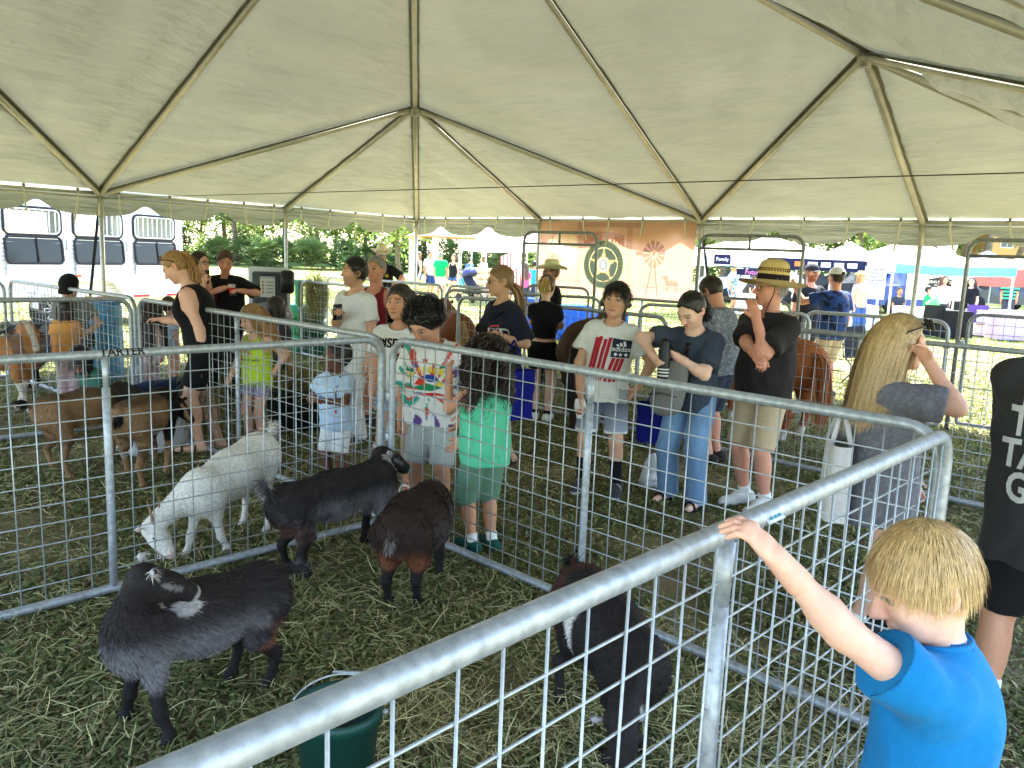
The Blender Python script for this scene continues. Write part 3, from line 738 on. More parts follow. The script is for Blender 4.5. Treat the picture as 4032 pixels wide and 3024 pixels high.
    VV = [Vb]; QQ = [Qb]; base = np.array(SKIN[skin] if isinstance(skin, str) else skin); CC = [np.tile(base, (len(Vb), 1))]
    nv = len(Vb)
    s = hh / .225
    def HP(x, y, z): return hc + RH @ (V3(x, y, z) * s)
    # ---- head
    if not nohead:
        hpz = [dict(el(HP(0, .012, .018), V3(.076, .096, .098) * s, RH), k=.02 * s), dict(el(HP(0, -.022, -.03), V3(.064, .066, .075) * s, RH), k=.03 * s),
               dict(el(HP(0, -.035, -.062), V3(.050, .052, .046) * s, RH), k=.03 * s), dict(el(HP(0, -.074, -.094), V3(.022, .018, .016) * s, RH), k=.025 * s),
               dict(rc(HP(0, -.086, .012), HP(0, -.110, -.026), .0085 * s, .0125 * s), k=.012 * s), dict(el(HP(.011, -.098, -.031), V3(.009, .010, .008) * s, RH), k=.008 * s), dict(el(HP(-.011, -.098, -.031), V3(.009, .010, .008) * s, RH), k=.008 * s),
               dict(rc(HP(.014, -.082, .026), HP(.046, -.066, .026), .011 * s, .010 * s), k=.02 * s), dict(rc(HP(-.014, -.082, .026), HP(-.046, -.066, .026), .011 * s, .010 * s), k=.02 * s),
               dict(el(HP(.040, -.060, -.020), V3(.024, .022, .020) * s, RH), k=.025 * s), dict(el(HP(-.040, -.060, -.020), V3(.024, .022, .020) * s, RH), k=.025 * s),
               dict(rc(HP(.017, -.084, -.054), HP(-.017, -.084, -.054), .0085 * s, .0085 * s), k=.010 * s), dict(rc(HP(.014, -.083, -.0655), HP(-.014, -.083, -.0655), .009 * s, .009 * s), k=.008 * s),
               dict(rc(neck_a, neck_b, nr, nr), k=.03 * s)]
        for sd in (1, -1):
            Me = RH @ rotz(sd * -.35)
            hpz.append(dict(el(HP(sd * .078, .014, -.002), V3(.0085, .022, .033) * s, Me), k=.008 * s)); hpz.append(dict(el(HP(sd * .073, .010, -.026), V3(.008, .011, .012) * s, Me), k=.008 * s))
        subs = [el(HP(sd * .031, -.100, .008), V3(.017, .016, .011) * s, RH) for sd in (1, -1)] + [el(HP(sd * .087, .008, -.002), V3(.010, .011, .018) * s, RH) for sd in (1, -1)]
        if mouth: subs.append(el(HP(0, -.098, -.062), V3(.019, .03, .011 * mouth) * s, RH))
        Vh, Qh = solid(hpz, vh, .02, subs, .008 * s)
        q = (Vh - hc) @ RH / s; C = np.tile(base, (len(Vh), 1)); x, y, z = q.T
        def mixc(m, c, a): C[m] = C[m] * (1 - a) + np.asarray(c) * a
        lipc = base * np.array([.88, .55, .55]) if skin not in ('dark', 'brown') else base * np.array([.95, .65, .65])
        mixc((np.hypot(x / .042, (z + .022) / .026) < 1) & (y < -.03) | (np.hypot(x / .014, (z + .028) / .016) < 1) & (y < -.09), base * np.array([1.0, .82, .80]), .5)
        mixc((np.abs(x) < .024) & (np.abs(z + .060) < .012 - .006 * (np.abs(x) / .024)) & (y < -.07), lipc, .85)
        mixc((np.abs(x) < .022) & (np.abs(z + .0605) < .0028) & (y < -.06), base * .25, .8)
        if mouth: mixc((np.hypot(x / .018, (z + .062) / (.011 * mouth)) < 1) & (y < -.03) & (y > -.083), S(90, 30, 32), .9)
        browc = np.array(HAIRC.get(hair[1], HAIRC['dark'])) if not isinstance(hair[1], tuple) else np.array(hair[1])
        for sd in (1, -1):
            xe = x * sd - .031
            mixc((np.abs(z - .0275 - .004 * np.cos(xe * 60)) < .0045) & (xe > -.020) & (xe < .022) & (y < -.05), browc * .9, .75)
            e = np.hypot(xe / .0155, (z - .008) / .0075)
            mixc((e < 1.25) & (y < -.05), base * .35, .6); mixc((e < .95) & (y < -.05), (.42, .40, .38), .85); mixc((np.hypot(xe, z - .008) < .0072) & (y < -.05), (.03, .02, .015), .95)
        if beard is not None:
            n_ = vnoise(q * 160); mixc((z < -.028 + .012 * n_) & (y < .012) & (y > -.2) & ~((np.abs(x) < .022) & (np.abs(z + .06) < .008)) & (np.abs(x) < .09) & (z > -.13), beard[0], beard[1])
        mixc((np.abs(x) > .074) & (np.abs(z) < .04), base * np.array([1.0, .80, .78]), .5)
        VV.append(Vh); QQ.append(Qh + nv); CC.append(C); nv += len(Vh)
    # ---- hands
    hss = (.92 if fem else 1.0) * (h / 1.74) ** .85 * (1.06 if kid else 1.0)
    Hn = {}
    for sd, cu, nn in ((1, Lc, Ln), (-1, Rc, Rn)):
        a, b, c = J[sd]; f = unit(c - b)
        if nn is None: nn = V3(-sd, 0, 0) if abs(f[2]) > .6 else V3(-sd * .3, 0, -1)
        else: nn = Rw.T @ np.asarray(nn, float)
        nn = unit(nn - f * (nn @ f))
        # thumb on the inner/front side
        tv = np.cross(f, nn); sgn = 1.0 if tv @ (V3(0, -1, 0.6) if abs(f[2]) > .6 else V3(0, -.2, 1)) > 0 else -1.0
        if abs(f[2]) <= .6: sgn = 1.0 if tv @ V3(-sd, 0, .6) > 0 else -1.0
        pr = hand_prims(c, f, nn, sgn, hss, cu) + [dict(rc(c - f * .05 * h, c, .0215 * h + .0008, .0178 * h + .0008), k=.012)]
        Vq, Qq = solid(pr, vhand, .008)
        VV.append(Vq); QQ.append(Qq + nv); CC.append(np.tile(base * np.array([1.02, .95, .93]), (len(Vq), 1))); nv += len(Vq)
        Hn[sd] = (c, f, nn)
    bodyo = obj('body', mk_mesh('body', np.concatenate(VV), np.concatenate(QQ), np.concatenate(CC)), M_SKIN, root)
    # ---- top
    info = Person(); info.__dict__.update(dict(root=root, loc=loc, Rw=Rw, hc=hc, RH=RH, s=s, HP=HP, J=J, Kn=Kn, hip=hip, up=up, fwd=fwd, rt=rt, nb=nb, chest=chest, h=h, hand=Hn, th=th, hss=hss, loc_of=loc_of, tops=None, shL=shL, shR=shR))
    def fold(Vt, Qt, amp, seed):
        N_ = normals(Vt, Qt); d = np.stack([Vt[:, 0] * 9 + Vt[:, 2] * 5, Vt[:, 1] * 9, Vt[:, 2] * 3.5 - Vt[:, 0] * 4 + seed], -1)
        n_ = vnoise(d) + .5 * vnoise(d * 2.1 + 7); return Vt + N_ * (amp * n_ * sm_(np.linalg.norm(Vt - nb, axis=1), .07 * h, .13 * h))[:, None]
    inf = .010 * loose * k + (.004 if kid else 0)
    if top_kind != 'none':
        hemz = (hem if hem is not None else -.035) * h
        cutp = hip + up * hemz
        pr = []
        for p in (tor[0], tor[1], tor[2]): pass
        wx = (.090 if fem else .096) * ww + belly * .25; wy = .066 * ww
        hemc = (cutp, -up)
        bulk = loose * .012
        pr.append(dict(el(chest + up * .01 * h, V3(wx + inf + .004, wy + inf + .006, .122 * h), RS), k=.05))
        pr.append(dict(rc(chest, hip + up * (hemz - .04 * h) , wx + inf + bulk * .4, wx * (1.02 if fem else .98) + inf + bulk, (fwd, (wy + .014 + bulk) / wx), hemc), k=.05))
        if belly: pr.append(dict(el(waist + fwd * belly * .4, V3(.083 * ww + belly * .35 + inf, .063 * ww + belly * .8 + inf + .01, .13 * h), RS, hemc), k=.06))
        if fem and not kid:
            for sd in (1, -1): pr.append(dict(el(chest + up * -.008 * h + rt * sd * .042 * h + fwd * .050 * h, V3(.044 * h, .038 * h, .042 * h) + inf, RS), k=.05))
        if top_kind in ('tee', 'polo'):
            pr.append(dict(rc(shL - rt * .02 * h, shR + rt * .02 * h, .036 * h + inf, .036 * h + inf), k=.045))
            pr.append(dict(rc(nb - up * .03 * h, nb - up * .005 * h, .054 * h * w + inf * .5, .042 * h + inf * .3), k=.04))
            for sd in (1, -1):
                a, b, c = J[sd]; u = unit(b - a); e = a + (b - a) * sleeve
                pr.append(dict(rc(a, a + (b - a) * min(1, sleeve + .1), .036 * h + inf * 1.2, (.033 + .005 * loose) * h + inf * 1.7, None, (e, u)), k=.03))
        else:   # tank: straps over the shoulders
            for sd in (1, -1):
                pr.append(dict(rc(nb + rt * sd * .055 * h - up * .028 * h + fwd * .03 * h, chest + rt * sd * .06 * h + fwd * .055 * h + up * .03 * h, .014 * h, .024 * h), k=.02))
                pr.append(dict(rc(nb + rt * sd * .055 * h - up * .014 * h - fwd * .02 * h, chest + rt * sd * .055 * h - fwd * .045 * h + up * .03 * h, .014 * h, .024 * h), k=.02))
                pr.append(dict(rc(nb + rt * sd * .055 * h - up * .014 * h - fwd * .02 * h, nb + rt * sd * .055 * h - up * .024 * h + fwd * .03 * h, .021 * h, .021 * h), k=.01))
        nh = [el(nb + up * .012 * h + fwd * .012 * h, V3(.050 * h * w * neckhole, .052 * h * w * neckhole, .034 * h), RS)]
        if top_kind == 'tank':
            nh = [el(nb + fwd * .035 * h - up * .01 * h, V3(.045 * h, .055 * h, .075 * h * neckhole), RS)]
            for sd in (1, -1): nh.append(el(nb + rt * sd * (.128 * h) - up * .035 * h, V3(.060 * h, .10 * h, .105 * h), RS))
        Vt, Qt = solid(pr, vc, .03, nh, .006)
        Vt = fold(Vt, Qt, (.0115 if lod < 2 else .006) * min(loose, 1.6), len(label) * 1.3)
        C = topfun(Vt, info) if topfun else np.tile(np.array(top_col), (len(Vt), 1))
        to = obj('shirt' if top_kind != 'tank' else 'tank_top', mk_mesh('shirt', Vt, Qt, C), M_CLOTH, root); info.tops = to; info.topV, info.topQ = Vt, Qt
        if top_kind == 'tee' and lod < 2:
            bv = BVHTree.FromPolygons([Vector(p) for p in Vt], [tuple(q) for q in Qt]); ring = []
            for a_ in np.linspace(0, 2 * PI, 33)[:-1]:
                q = nb + fwd * .012 * h + (rt * math.cos(a_) + fwd * math.sin(a_)) * (.0535 * h * w * neckhole) + up * .12 * h; hit = bv.ray_cast(Vector(q), Vector(-up), .3 * h)
                if hit[0] is not None: ring.append(np.array(hit[0]))
            if len(ring) > 20:
                ring = np.array(ring); ring = (ring + np.roll(ring, 1, 0) + np.roll(ring, -1, 0)) / 3; m = MB(); m.tube(ring, .0052 * h, 7, C.mean(0) if topfun else top_col, closed=True); m.build('neckband', M_CLOTH, root)
        if top_kind == 'polo' and lod < 3:
            m = MB(); ring = []
            for a_ in np.linspace(-2.75, 2.75, 22):
                q = nb + up * (.006 * h) + fwd * .008 * h; dr = rt * math.sin(a_) - fwd * math.cos(a_) * -1 if False else rt * math.sin(a_) - fwd * math.cos(a_)
                rr_ = .050 * h * w
                ring.append([q + dr * rr_ + up * (.012 * h), q + dr * (rr_ + .012) - up * .016 * h])
            G = np.array(ring); m.grid(G, top_col); m.grid(G + (up * .004)[None, None], top_col, True); m.build('collar', M_CLOTH, root)
    # ---- bottoms
    if bot and legs:
        pr = []; wt = hip + up * .045 * h; wc = (wt, up); bi = .011 * k * 1.1
        pr.append(dict(el(hip + up * .012 * h, V3(.094 * ww * (1.06 if fem else 1) + bi + belly * .3, .070 * ww + bi + belly * .35, .08 * h), RS, wc), k=.04))
        pr.append(dict(el(hip + up * .05 * h, V3(.088 * ww + bi + belly * .3, .066 * ww + bi + belly * .35, .06 * h), RS, wc), k=.04))
        tight = bot in ('leggings', 'tights')
        for sd in (1, -1):
            a, b, c = Kn[sd]; q = h * (.75 + .25 * w); lo_ = 0 if tight else .013 * k
            if bot in ('shorts', 'tights'):
                u = unit(b - a); e = a + (b - a) * knee
                if knee > 1: u = unit(c - b); e = b + (c - b) * (knee - 1)
                if knee <= 1: pr.append(dict(rc(a, b, .056 * q + bi, (.040 if not tight else .036) * q + bi + lo_, None, (e, u)), k=.02))
                else:
                    pr.append(dict(rc(a, b, .056 * q + bi, .042 * q + bi + lo_), k=.02)); pr.append(dict(rc(b, c, .042 * q + bi + lo_, .040 * q + bi + lo_, None, (e, u)), k=.02))
            else:
                e = c + V3(0, 0, -.012 * h); lo2 = lo_ * (1.6 if bot == 'jeans' else .8)
                pr.append(dict(rc(a, b, .055 * q + bi, .038 * q + bi + lo_), k=.02)); pr.append(dict(rc(b, c + V3(0, 0, -.03 * h), .037 * q + bi + lo_, .030 * q + bi + lo2, None, (e, V3(0, 0, -1))), k=.02))
        Vt, Qt = solid(pr, vc, .02)
        if not tight: Vt = fold(Vt, Qt, .005 if lod < 2 else .003, 3.3 + len(label))
        C = botfun(Vt, info) if botfun else np.tile(np.array(bot_col), (len(Vt), 1))
        obj('shorts' if bot in ('shorts', 'tights') else 'trousers', mk_mesh('bottoms', Vt, Qt, C), M_CLOTH, root)
    # ---- socks, shoes
    if legs:
        for sd in (1, -1):
            a, b, c = Kn[sd]; fx_ = sd * .012 * h
            if sock is not None:
                u = unit(b - c); e = c + u * sock[1] * h; q = h * (.75 + .25 * w)
                Vt, Qt = solid([dict(rc(c - u * .01 * h, b, .0225 * q + .003, .036 * q + .003, None, (e, u)), k=.02)], vc)
                if len(Vt): obj('sock', mk_mesh('sock', Vt, Qt, np.array(sock[0])), M_CLOTH, root)
            if shoes in ('sneaker', 'boot'):
                toe = c + V3(fx_, -.115 * h, -.022 * h); heel = c + V3(0, .022 * h, -.016 * h)
                pr = [dict(rc(heel, toe, .030 * h, .025 * h, None, (V3(0, 0, .006), V3(0, 0, -1))), k=.02), dict(rc(heel + V3(0, -.01 * h, .01 * h), c + V3(0, -.05 * h, 0), .028 * h, .024 * h), k=.025), dict(rc(c, c + V3(0, 0, .012 * h if shoes == 'sneaker' else .06 * h), .027 * h, .027 * h, None, (c + V3(0, 0, .012 * h if shoes == 'sneaker' else .06 * h), V3(0, 0, 1))), k=.01)]
                Vt, Qt = solid(pr, max(vc * .95, .007), .02, [], .0); C = np.tile(np.array(shoe_col), (len(Vt), 1)); C[Vt[:, 2] < .026] = sole
                if shoe_col[0] < .3 and lod < 2: C[(Vt[:, 2] > .03) & (np.abs((Vt[:, 1] - c[1]) % .03 - .015) < .004) & (np.abs(Vt[:, 0] - c[0]) > .012) & (Vt[:, 1] < c[1] - .02) & (Vt[:, 1] > c[1] - .10)] = sole
                obj('shoe', mk_mesh('shoe', Vt, Qt, C), M_CLOTH, root)
            elif shoes == 'sandal':
                m = MB(); cx, cy = c[0] + fx_ * .5, c[1] - .045 * h; G = []
                m.lathe([(0, .004), (1, .004), (1, .018), (0, .018)], (0, 0, 0), 20, shoe_col); m.V[-1] = m.V[-1] * V3(.032 * h, .088 * h, 1) + V3(cx, cy, 0)
                for yy in (.028 * h, -.035 * h):
                    m.tube([(cx - .03 * h, cy + yy, .014), (cx - .018 * h, cy + yy, .040 * h), (cx, cy + yy - .005, .047 * h), (cx + .018 * h, cy + yy, .040 * h), (cx + .03 * h, cy + yy, .014)], .008, 6, sole)
                m.build('sandal', M_CLOTH, root)
    # ---- hair
    if hair[0] != 'none': make_hair(info, hair, lod, fem, kid)
    PEOPLE[label] = info
    return info

def make_hair(I, hair, lod, fem, kid):
    style, hc_ = hair[0], hair[1]; colr = np.array(HAIRC[hc_] if isinstance(hc_, str) else hc_); opt = hair[2] if len(hair) > 2 else {}
    s, HP, RH, hc = I.s, I.HP, I.RH, I.hc
    skull = (HP(0, .012, .018), V3(.078, .099, .101) * s, RH); cols = [skull, (HP(0, -.03, -.04), V3(.066, .068, .085) * s, RH), (I.nb - I.up * .10 * I.h, V3(.125 * I.h, .085 * I.h, .145 * I.h), np.column_stack([I.rt, -I.fwd, I.up]))]
    # scalp cap
    th_ = {'short': .010, 'buzz': .006, 'crop': .013, 'bowl': .014, 'afro': .05, 'long': .010, 'curly': .016, 'tail': .008, 'bun': .008, 'bob': .012}.get(style, .01)
    th_ = opt.get('cap', th_)
    front = opt.get('front', -.052); low = opt.get('low', -.065); vh = {0: .005, 1: .008, 2: .012, 3: .02}[lod]
    # hairline plane: everything ahead of it and low is face
    pr = [dict(el(HP(0, .014, .022), V3(.078 + th_, .098 + th_, .100 + th_) * s, RH), k=.01)]
    if style in ('afro',): pr = [dict(el(HP(0, .016, .050), V3(.118, .125, .105) * s * opt.get('size', 1), RH), k=.01)]
    fn = RH @ unit(V3(0, -1.0, -.62)); fp = HP(0, front, .055)
    ln = RH @ unit(V3(0, -.45, -1.0)); lp = HP(0, .045, low)
    for p in pr:
        f0 = p['f']
        p['f'] = (lambda P, f0=f0: np.maximum(np.maximum(f0(P), (P - fp) @ fn + .010 * s * vnoise(P * 70)), (P - lp) @ ln + .010 * s * vnoise(P * 70 + 5)))
    subs = [el(HP(sd * .080, .008, -.012), V3(.022, .024, .034) * s, RH) for sd in (1, -1)] if style in ('short', 'buzz', 'crop', 'tail', 'bun', 'bowl') else []
    Vt, Qt = solid(pr, vh, .01, subs, .004)
    N_ = normals(Vt, Qt); Vt = Vt + N_ * (vnoise(Vt * 55) * .003)[:, None]
    m = MB(); m.add(Vt, Qt, col=colr[None] * (.72 + .2 * vnoise(Vt * 60))[:, None])
    n_ = {0: 5000, 1: 800, 2: 200, 3: 50}[lod]; n_ = int(n_ * opt.get('n', 1))
    if n_ and style != 'buzz':
        u = RNG.normal(size=(n_ * 4, 3)); u /= np.linalg.norm(u, axis=1)[:, None]
        q = u * V3(.078 + th_ * .5, .098 + th_ * .5, .100 + th_ * .5) + V3(0, .014, .022)
        ok = (((q - V3(0, front, .055)) @ unit(V3(0, -1, -.62))) < 0.0) & (((q - V3(0, .045, low)) @ unit(V3(0, -.45, -1))) < 0)
        q = q[ok][:n_]; u = u[ok][:n_]
        roots = hc + (q * s) @ RH.T; nrm = u @ RH.T; n_ = len(roots)
        jit = RNG.uniform(.82, 1.15, (n_, 1)); cc = colr[None] * jit * (1 + .3 * np.clip(RNG.normal(size=(n_, 1)) - .8, 0, 1.2))
        if 'tip' in opt: cc = cc * .6 + np.array(opt['tip'])[None] * .4 * jit
        crown_ = V3(0, .05, .105)
        flow = q - crown_; flow -= u * (flow * u).sum(1)[:, None]; flow /= np.linalg.norm(flow, axis=1)[:, None] + 1e-9; flow = flow @ RH.T
        wd = np.full(n_, {0: .0017, 1: .006, 2: .011, 3: .022}[lod]) * s
        if style in ('short', 'crop'):
            P = grow(roots, flow + nrm * .35, RNG.uniform(.02, .045, n_) * s * (1.4 if style == 'crop' else 1) * opt.get('len', 1), 3, V3(0, 0, -.3), cols[:1])
        elif style == 'bowl':
            fr = np.clip(-(q[:, 1]) / .09, 0, 1)
            P = grow(roots + nrm * RNG.uniform(-.004, .006, (n_, 1)), flow + nrm * .22 + RNG.normal(size=(n_, 3)) * .14, (RNG.uniform(.022, .084, n_)) * s * opt.get('len', 1), 6, V3(0, 0, -.75), cols[:2], rand=.05)
        elif style == 'afro':
            rr_ = RNG.uniform(.8, 1.04, n_)[:, None]; d0 = u * V3(.118, .125, .105) * opt.get('size', 1) * rr_ + V3(0, .016, .050); roots = hc + (d0 * s) @ RH.T
            P = grow(roots, nrm + RNG.normal(size=(n_, 3)) * .6, RNG.uniform(.02, .05, n_), 6, V3(0, 0, -.1), [], curl=.010, cf=26, rand=.3)
        elif style == 'curly':
            fl2 = np.stack([np.sign(q[:, 0]) * .8 + q[:, 0] * 4, .7 + 0 * q[:, 0], -.3 + 0 * q[:, 0]], -1) @ RH.T
            P = grow(roots, fl2 * .5 + nrm * .5, RNG.uniform(.22, .36, n_) * opt.get('len', 1), 12, V3(0, 0, -3.2), cols, curl=.013, cf=9, rand=.14); wd = wd * 1.2
        elif style == 'long':
            back = RH @ V3(0, 1, 0); fl2 = np.stack([np.sign(q[:, 0]) * .9, .45 + .8 * opt.get('back', .25) + 0 * q[:, 0], -.15 + 0 * q[:, 0]], -1) @ RH.T
            P = grow(roots, fl2 + nrm * .1, (RNG.uniform(.72, 1.0, n_) * opt.get('len', .45)) + .10, 10, V3(0, 0, -3.6) + back * 1.1 * opt.get('back', .25), cols, rand=.03); wd = wd * opt.get('wd', 1.2)
        elif style == 'bob':
            P = grow(roots, flow * .9 + nrm * .15, RNG.uniform(.12, .2, n_) * opt.get('len', 1), 7, V3(0, 0, -2.2), cols, rand=.05); wd = wd * 1.4
        else:   # tail / bun: strands swept back to the tie
            tie = np.asarray(opt.get('tie', (0, .115, .02)), float); tw = hc + RH @ (tie * s); tv = tw - roots
            P = np.stack([roots + tv * t + nrm * (.006 * math.sin(PI * t)) for t in np.linspace(0, .96, 5)], 1)
            for c, r, M in cols[:1]:
                qq = (P - c) @ M; e = np.sqrt(((qq / r) ** 2).sum(-1)); mm = e < 1.04; qq[mm] = qq[mm] / e[mm][:, None] * 1.04; P = qq @ M.T + c
            wd = wd * 1.3
        Vr, Qr, Cr = ribbons(P, wd, cc, .35 if style not in ('long',) else .5, side=None if style in ('afro', 'curly') else nrm[:, None, :] + RNG.normal(size=(n_, 1, 3)) * .18); m.add(Vr, Qr, col=Cr)
        if style in ('tail', 'bun'):
            nt_ = max(30, n_ // 4); tl = opt.get('tlen', .28); r0 = tw + RNG.normal(size=(nt_, 3)) * .012
            dr = RH @ V3(0, .9, -.1) + V3(0, 0, -.5); P = grow(r0, np.tile(dr, (nt_, 1)) + RNG.normal(size=(nt_, 3)) * (.10 if style == 'tail' else .8), RNG.uniform(.7, 1.05, nt_) * tl, 8, V3(0, 0, -1.7), cols, curl=opt.get('tcurl', 0.0), cf=8, rand=.06)
            tc = colr if 'tailcol' not in opt else np.array(opt['tailcol'])
            Vr, Qr, Cr = ribbons(P, np.full(nt_, {0: .006, 1: .016, 2: .025, 3: .04}[lod] * s), tc[None] * RNG.uniform(.75, 1.25, (nt_, 1)), .4); m.add(Vr, Qr, col=Cr)
            if style == 'tail':
                m.add(*(lambda a: (a[0], a[1]))(solid([rc(tw, tw + RH @ V3(0, .05, -.02) * s, .022 * s, .016 * s)], .008)), col=tc * .8)
    m.build('hair', M_HAIR, I.root)
# ------------------------------------------------------------------ prints, lettering, accessories
_TXT = {}
def text_tris(body, bold=0.0, shear=0.0):
    key = (body, bold, shear)
    if key in _TXT: return _TXT[key]
    cu = bpy.data.curves.new('lettering', 'FONT'); cu.body = body; cu.size = 1.0; cu.align_x = 'CENTER'; cu.align_y = 'CENTER'; cu.offset = bold; cu.shear = shear; cu.resolution_u = 3
    o = bpy.data.objects.new('lettering', cu); me = bpy.data.meshes.new_from_object(o)
    me.calc_loop_triangles(); V = np.zeros(len(me.vertices) * 3); me.vertices.foreach_get('co', V); V = V.reshape(-1, 3)[:, :2]
    T = np.zeros(len(me.loop_triangles) * 3, np.int32); me.loop_triangles.foreach_get('vertices', T)
    bpy.data.objects.remove(o); bpy.data.meshes.remove(me); bpy.data.curves.remove(cu)
    T = V[T.reshape(-1, 3)]; _TXT[key] = T; return T
def poly_tris(pts):
    pts = np.asarray(pts, float); c = pts.mean(0); n = len(pts); return np.array([(pts[i], pts[(i + 1) % n], c) for i in range(n)])
def star_poly(cx, cy, r, n=5, inner=.42, rot=PI / 2):
    return [(cx + (r if i % 2 == 0 else r * inner) * math.cos(rot + i * PI / n), cy + (r if i % 2 == 0 else r * inner) * math.sin(rot + i * PI / n)) for i in range(2 * n)]
def disc_poly(cx, cy, r, n=24): return [(cx + r * math.cos(2 * PI * i / n), cy + r * math.sin(2 * PI * i / n)) for i in range(n)]
def ring_tris(cx, cy, r0, r1, n=40):
    o = []
    for i in range(n):
        a, b = 2 * PI * i / n, 2 * PI * (i + 1) / n
        p = [(cx + r * math.cos(t), cy + r * math.sin(t)) for r, t in ((r0, a), (r1, a), (r1, b), (r0, b))]; o += [(p[0], p[1], p[2]), (p[0], p[2], p[3])]
    return np.array(o)
def subdiv(T, lim):
    for _ in range(6):
        e = np.linalg.norm(T - np.roll(T, -1, 1), axis=2).max(1); m = e > lim
        if not m.any(): break
        A = T[m]; a, b, c = A[:, 0], A[:, 1], A[:, 2]; ab, bc, ca = (a + b) / 2, (b + c) / 2, (c + a) / 2
        T = np.concatenate([T[~m], np.stack([a, ab, ca], 1), np.stack([ab, b, bc], 1), np.stack([ca, bc, c], 1), np.stack([ab, bc, ca], 1)])
    return T
def shirt_print(I, T, col, u0=0.0, v0=0.0, size=1.0, back=False, yaw=0.0, off=.004, name='print', tilt=0.0):
    """lays flat print triangles (u right, v up, as the viewer reads them) onto the shirt"""
    T = subdiv(np.asarray(T, float) * size, .025); P = T.reshape(-1, 2)
    if tilt: P = P @ np.array([[math.cos(tilt), math.sin(tilt)], [-math.sin(tilt), math.cos(tilt)]])
    f = -I.fwd if back else I.fwd; r = -I.rt if back else I.rt
    if yaw: a = math.radians(yaw); f, r = f * math.cos(a) + r * math.sin(a), r * math.cos(a) - f * math.sin(a)
    bvh = BVHTree.FromPolygons([Vector(p) for p in I.topV], [tuple(q) for q in I.topQ])
    o = I.chest + f * .5
    out = []; keep = []
    for u, v in P:
        s_ = o + r * (u + u0) + I.up * (v + v0); hit = bvh.ray_cast(Vector(s_), Vector(-f), 1.0)
        if hit[0] is None: out.append(s_ - f * .4); keep.append(False)
        else: out.append(np.array(hit[0]) + f * off); keep.append(True)
    keep = np.array(keep).reshape(-1, 3).all(1); V = np.array(out); Tq = np.arange(len(V)).reshape(-1, 3)[keep]
    if not len(Tq): return
    obj(name, mk_mesh(name, V, Tq.astype(np.int32), np.array(col)), M_CLOTH, I.root)
def LW(I, p): return I.loc + I.Rw @ np.asarray(p, float)      # local -> world
def head_mesh(I, mb, name, mat): return mb.build(name, mat, I.root)
def brim_hat(I, col, brim=.13, crown=.105, curl=.05, band=None, flare=0.0, tilt=0.0, name='hat', dents=True, lace=False):
    s = I.s; m = MB(); n = 40; a = np.arange(n) * 2 * PI / n; Rt = I.RH @ rotx(tilt)
    def ringp(rx, ry, z, zc=0.0):
        return np.stack([rx * np.cos(a), ry * np.sin(a) + .012, z + zc * np.cos(a) ** 2], -1)
    rows = [ringp(.088 + brim, .108 + brim, .044 - .0, curl), ringp(.088 + brim * .6, .108 + brim * .6, .046, curl * .45), ringp(.088, .108, .050), ringp(.085, .105, .095), ringp(.080, .100, .05 + crown * .62), ringp(.070, .090, .05 + crown * .84), ringp(.048, .066, .05 + crown * .97), ringp(.02, .035, .05 + crown * (.86 if dents else 1.03)), ringp(.001, .001, .05 + crown * (.84 if dents else 1.04))]
    G = np.array(rows + [rows[0]])[:len(rows)]; G = np.concatenate([G, G[:, :1]], 1)
    under = G[:3] - V3(0, 0, .006)
    nz = 1 + .10 * vnoise(G * 90)
    m.grid((G * s) @ Rt.T + I.hc, np.array(col)[None, None] * nz[..., None]); m.grid((under * s) @ Rt.T + I.hc, np.array(col)[None, None] * .9 * np.ones(under.shape), True)
    m.build(name, M_CLOTH, I.root)
    if band is not None:
        b = MB(); R_ = np.array([ringp(.0895, .1095, .052), ringp(.0865, .1065, .088)]); R_ = np.concatenate([R_, R_[:, :1]], 1); b.grid((R_ * s) @ Rt.T + I.hc, band); b.build('hat_band', M_CLOTH, I.root)
    if lace:
        b = MB()
        for k in range(34):
            aa = 2 * PI * k / 34; p = V3(.083 * math.cos(aa), .103 * math.sin(aa) + .012, .118); q = V3(math.cos(aa), math.sin(aa), 0)
            for sg in (-1, 1):
                t = V3(-math.sin(aa), math.cos(aa), 0) * .006 * sg; b.tube([(Rt @ ((p - t + V3(0, 0, -.011) + q * .002) * s)) + I.hc, (Rt @ ((p + t + V3(0, 0, .011) + q * .0) * s)) + I.hc], .0022, 4, S(96, 70, 38))
        b.build('woven_lace', M_CLOTH, I.root)
def ball_cap(I, col, back=False, mesh=None):
    s = I.s; pr = [dict(el(I.HP(0, .012, .036), V3(.096, .117, .102) * s, I.RH), k=.01)]; lp, ln = I.HP(0, 0, .040), I.RH @ V3(0, 0, -1.0)
    f0 = pr[0]['f']; pr[0]['f'] = lambda P: np.maximum(f0(P), (P - lp) @ ln)
    Vt, Qt = solid(pr, .008); C = np.tile(np.array(col), (len(Vt), 1))
    if mesh is not None: q = (Vt - I.hc) @ I.RH / s; C[(q[:, 1] > -.01)] = mesh; C[(np.hypot(q[:, 0] / .035, (q[:, 2] - .045) / .03) < 1) & (q[:, 1] > .05)] = S(25, 22, 20)
    m = MB(); m.add(Vt, Qt, col=C); G = []
    for t in np.linspace(-.95, .95, 9):
        x = .088 * math.sin(t); y = -.095 * math.cos(t) ; G.append([I.HP(x, y, .042), I.HP(x * 1.05, y - .075 * math.cos(t) ** .5, .030 - .02 * abs(math.sin(t)))])
    G = np.array(G); m.grid(G, col); m.grid(G - (I.RH @ V3(0, 0, .005)), col, True); m.build('cap', M_CLOTH, I.root)
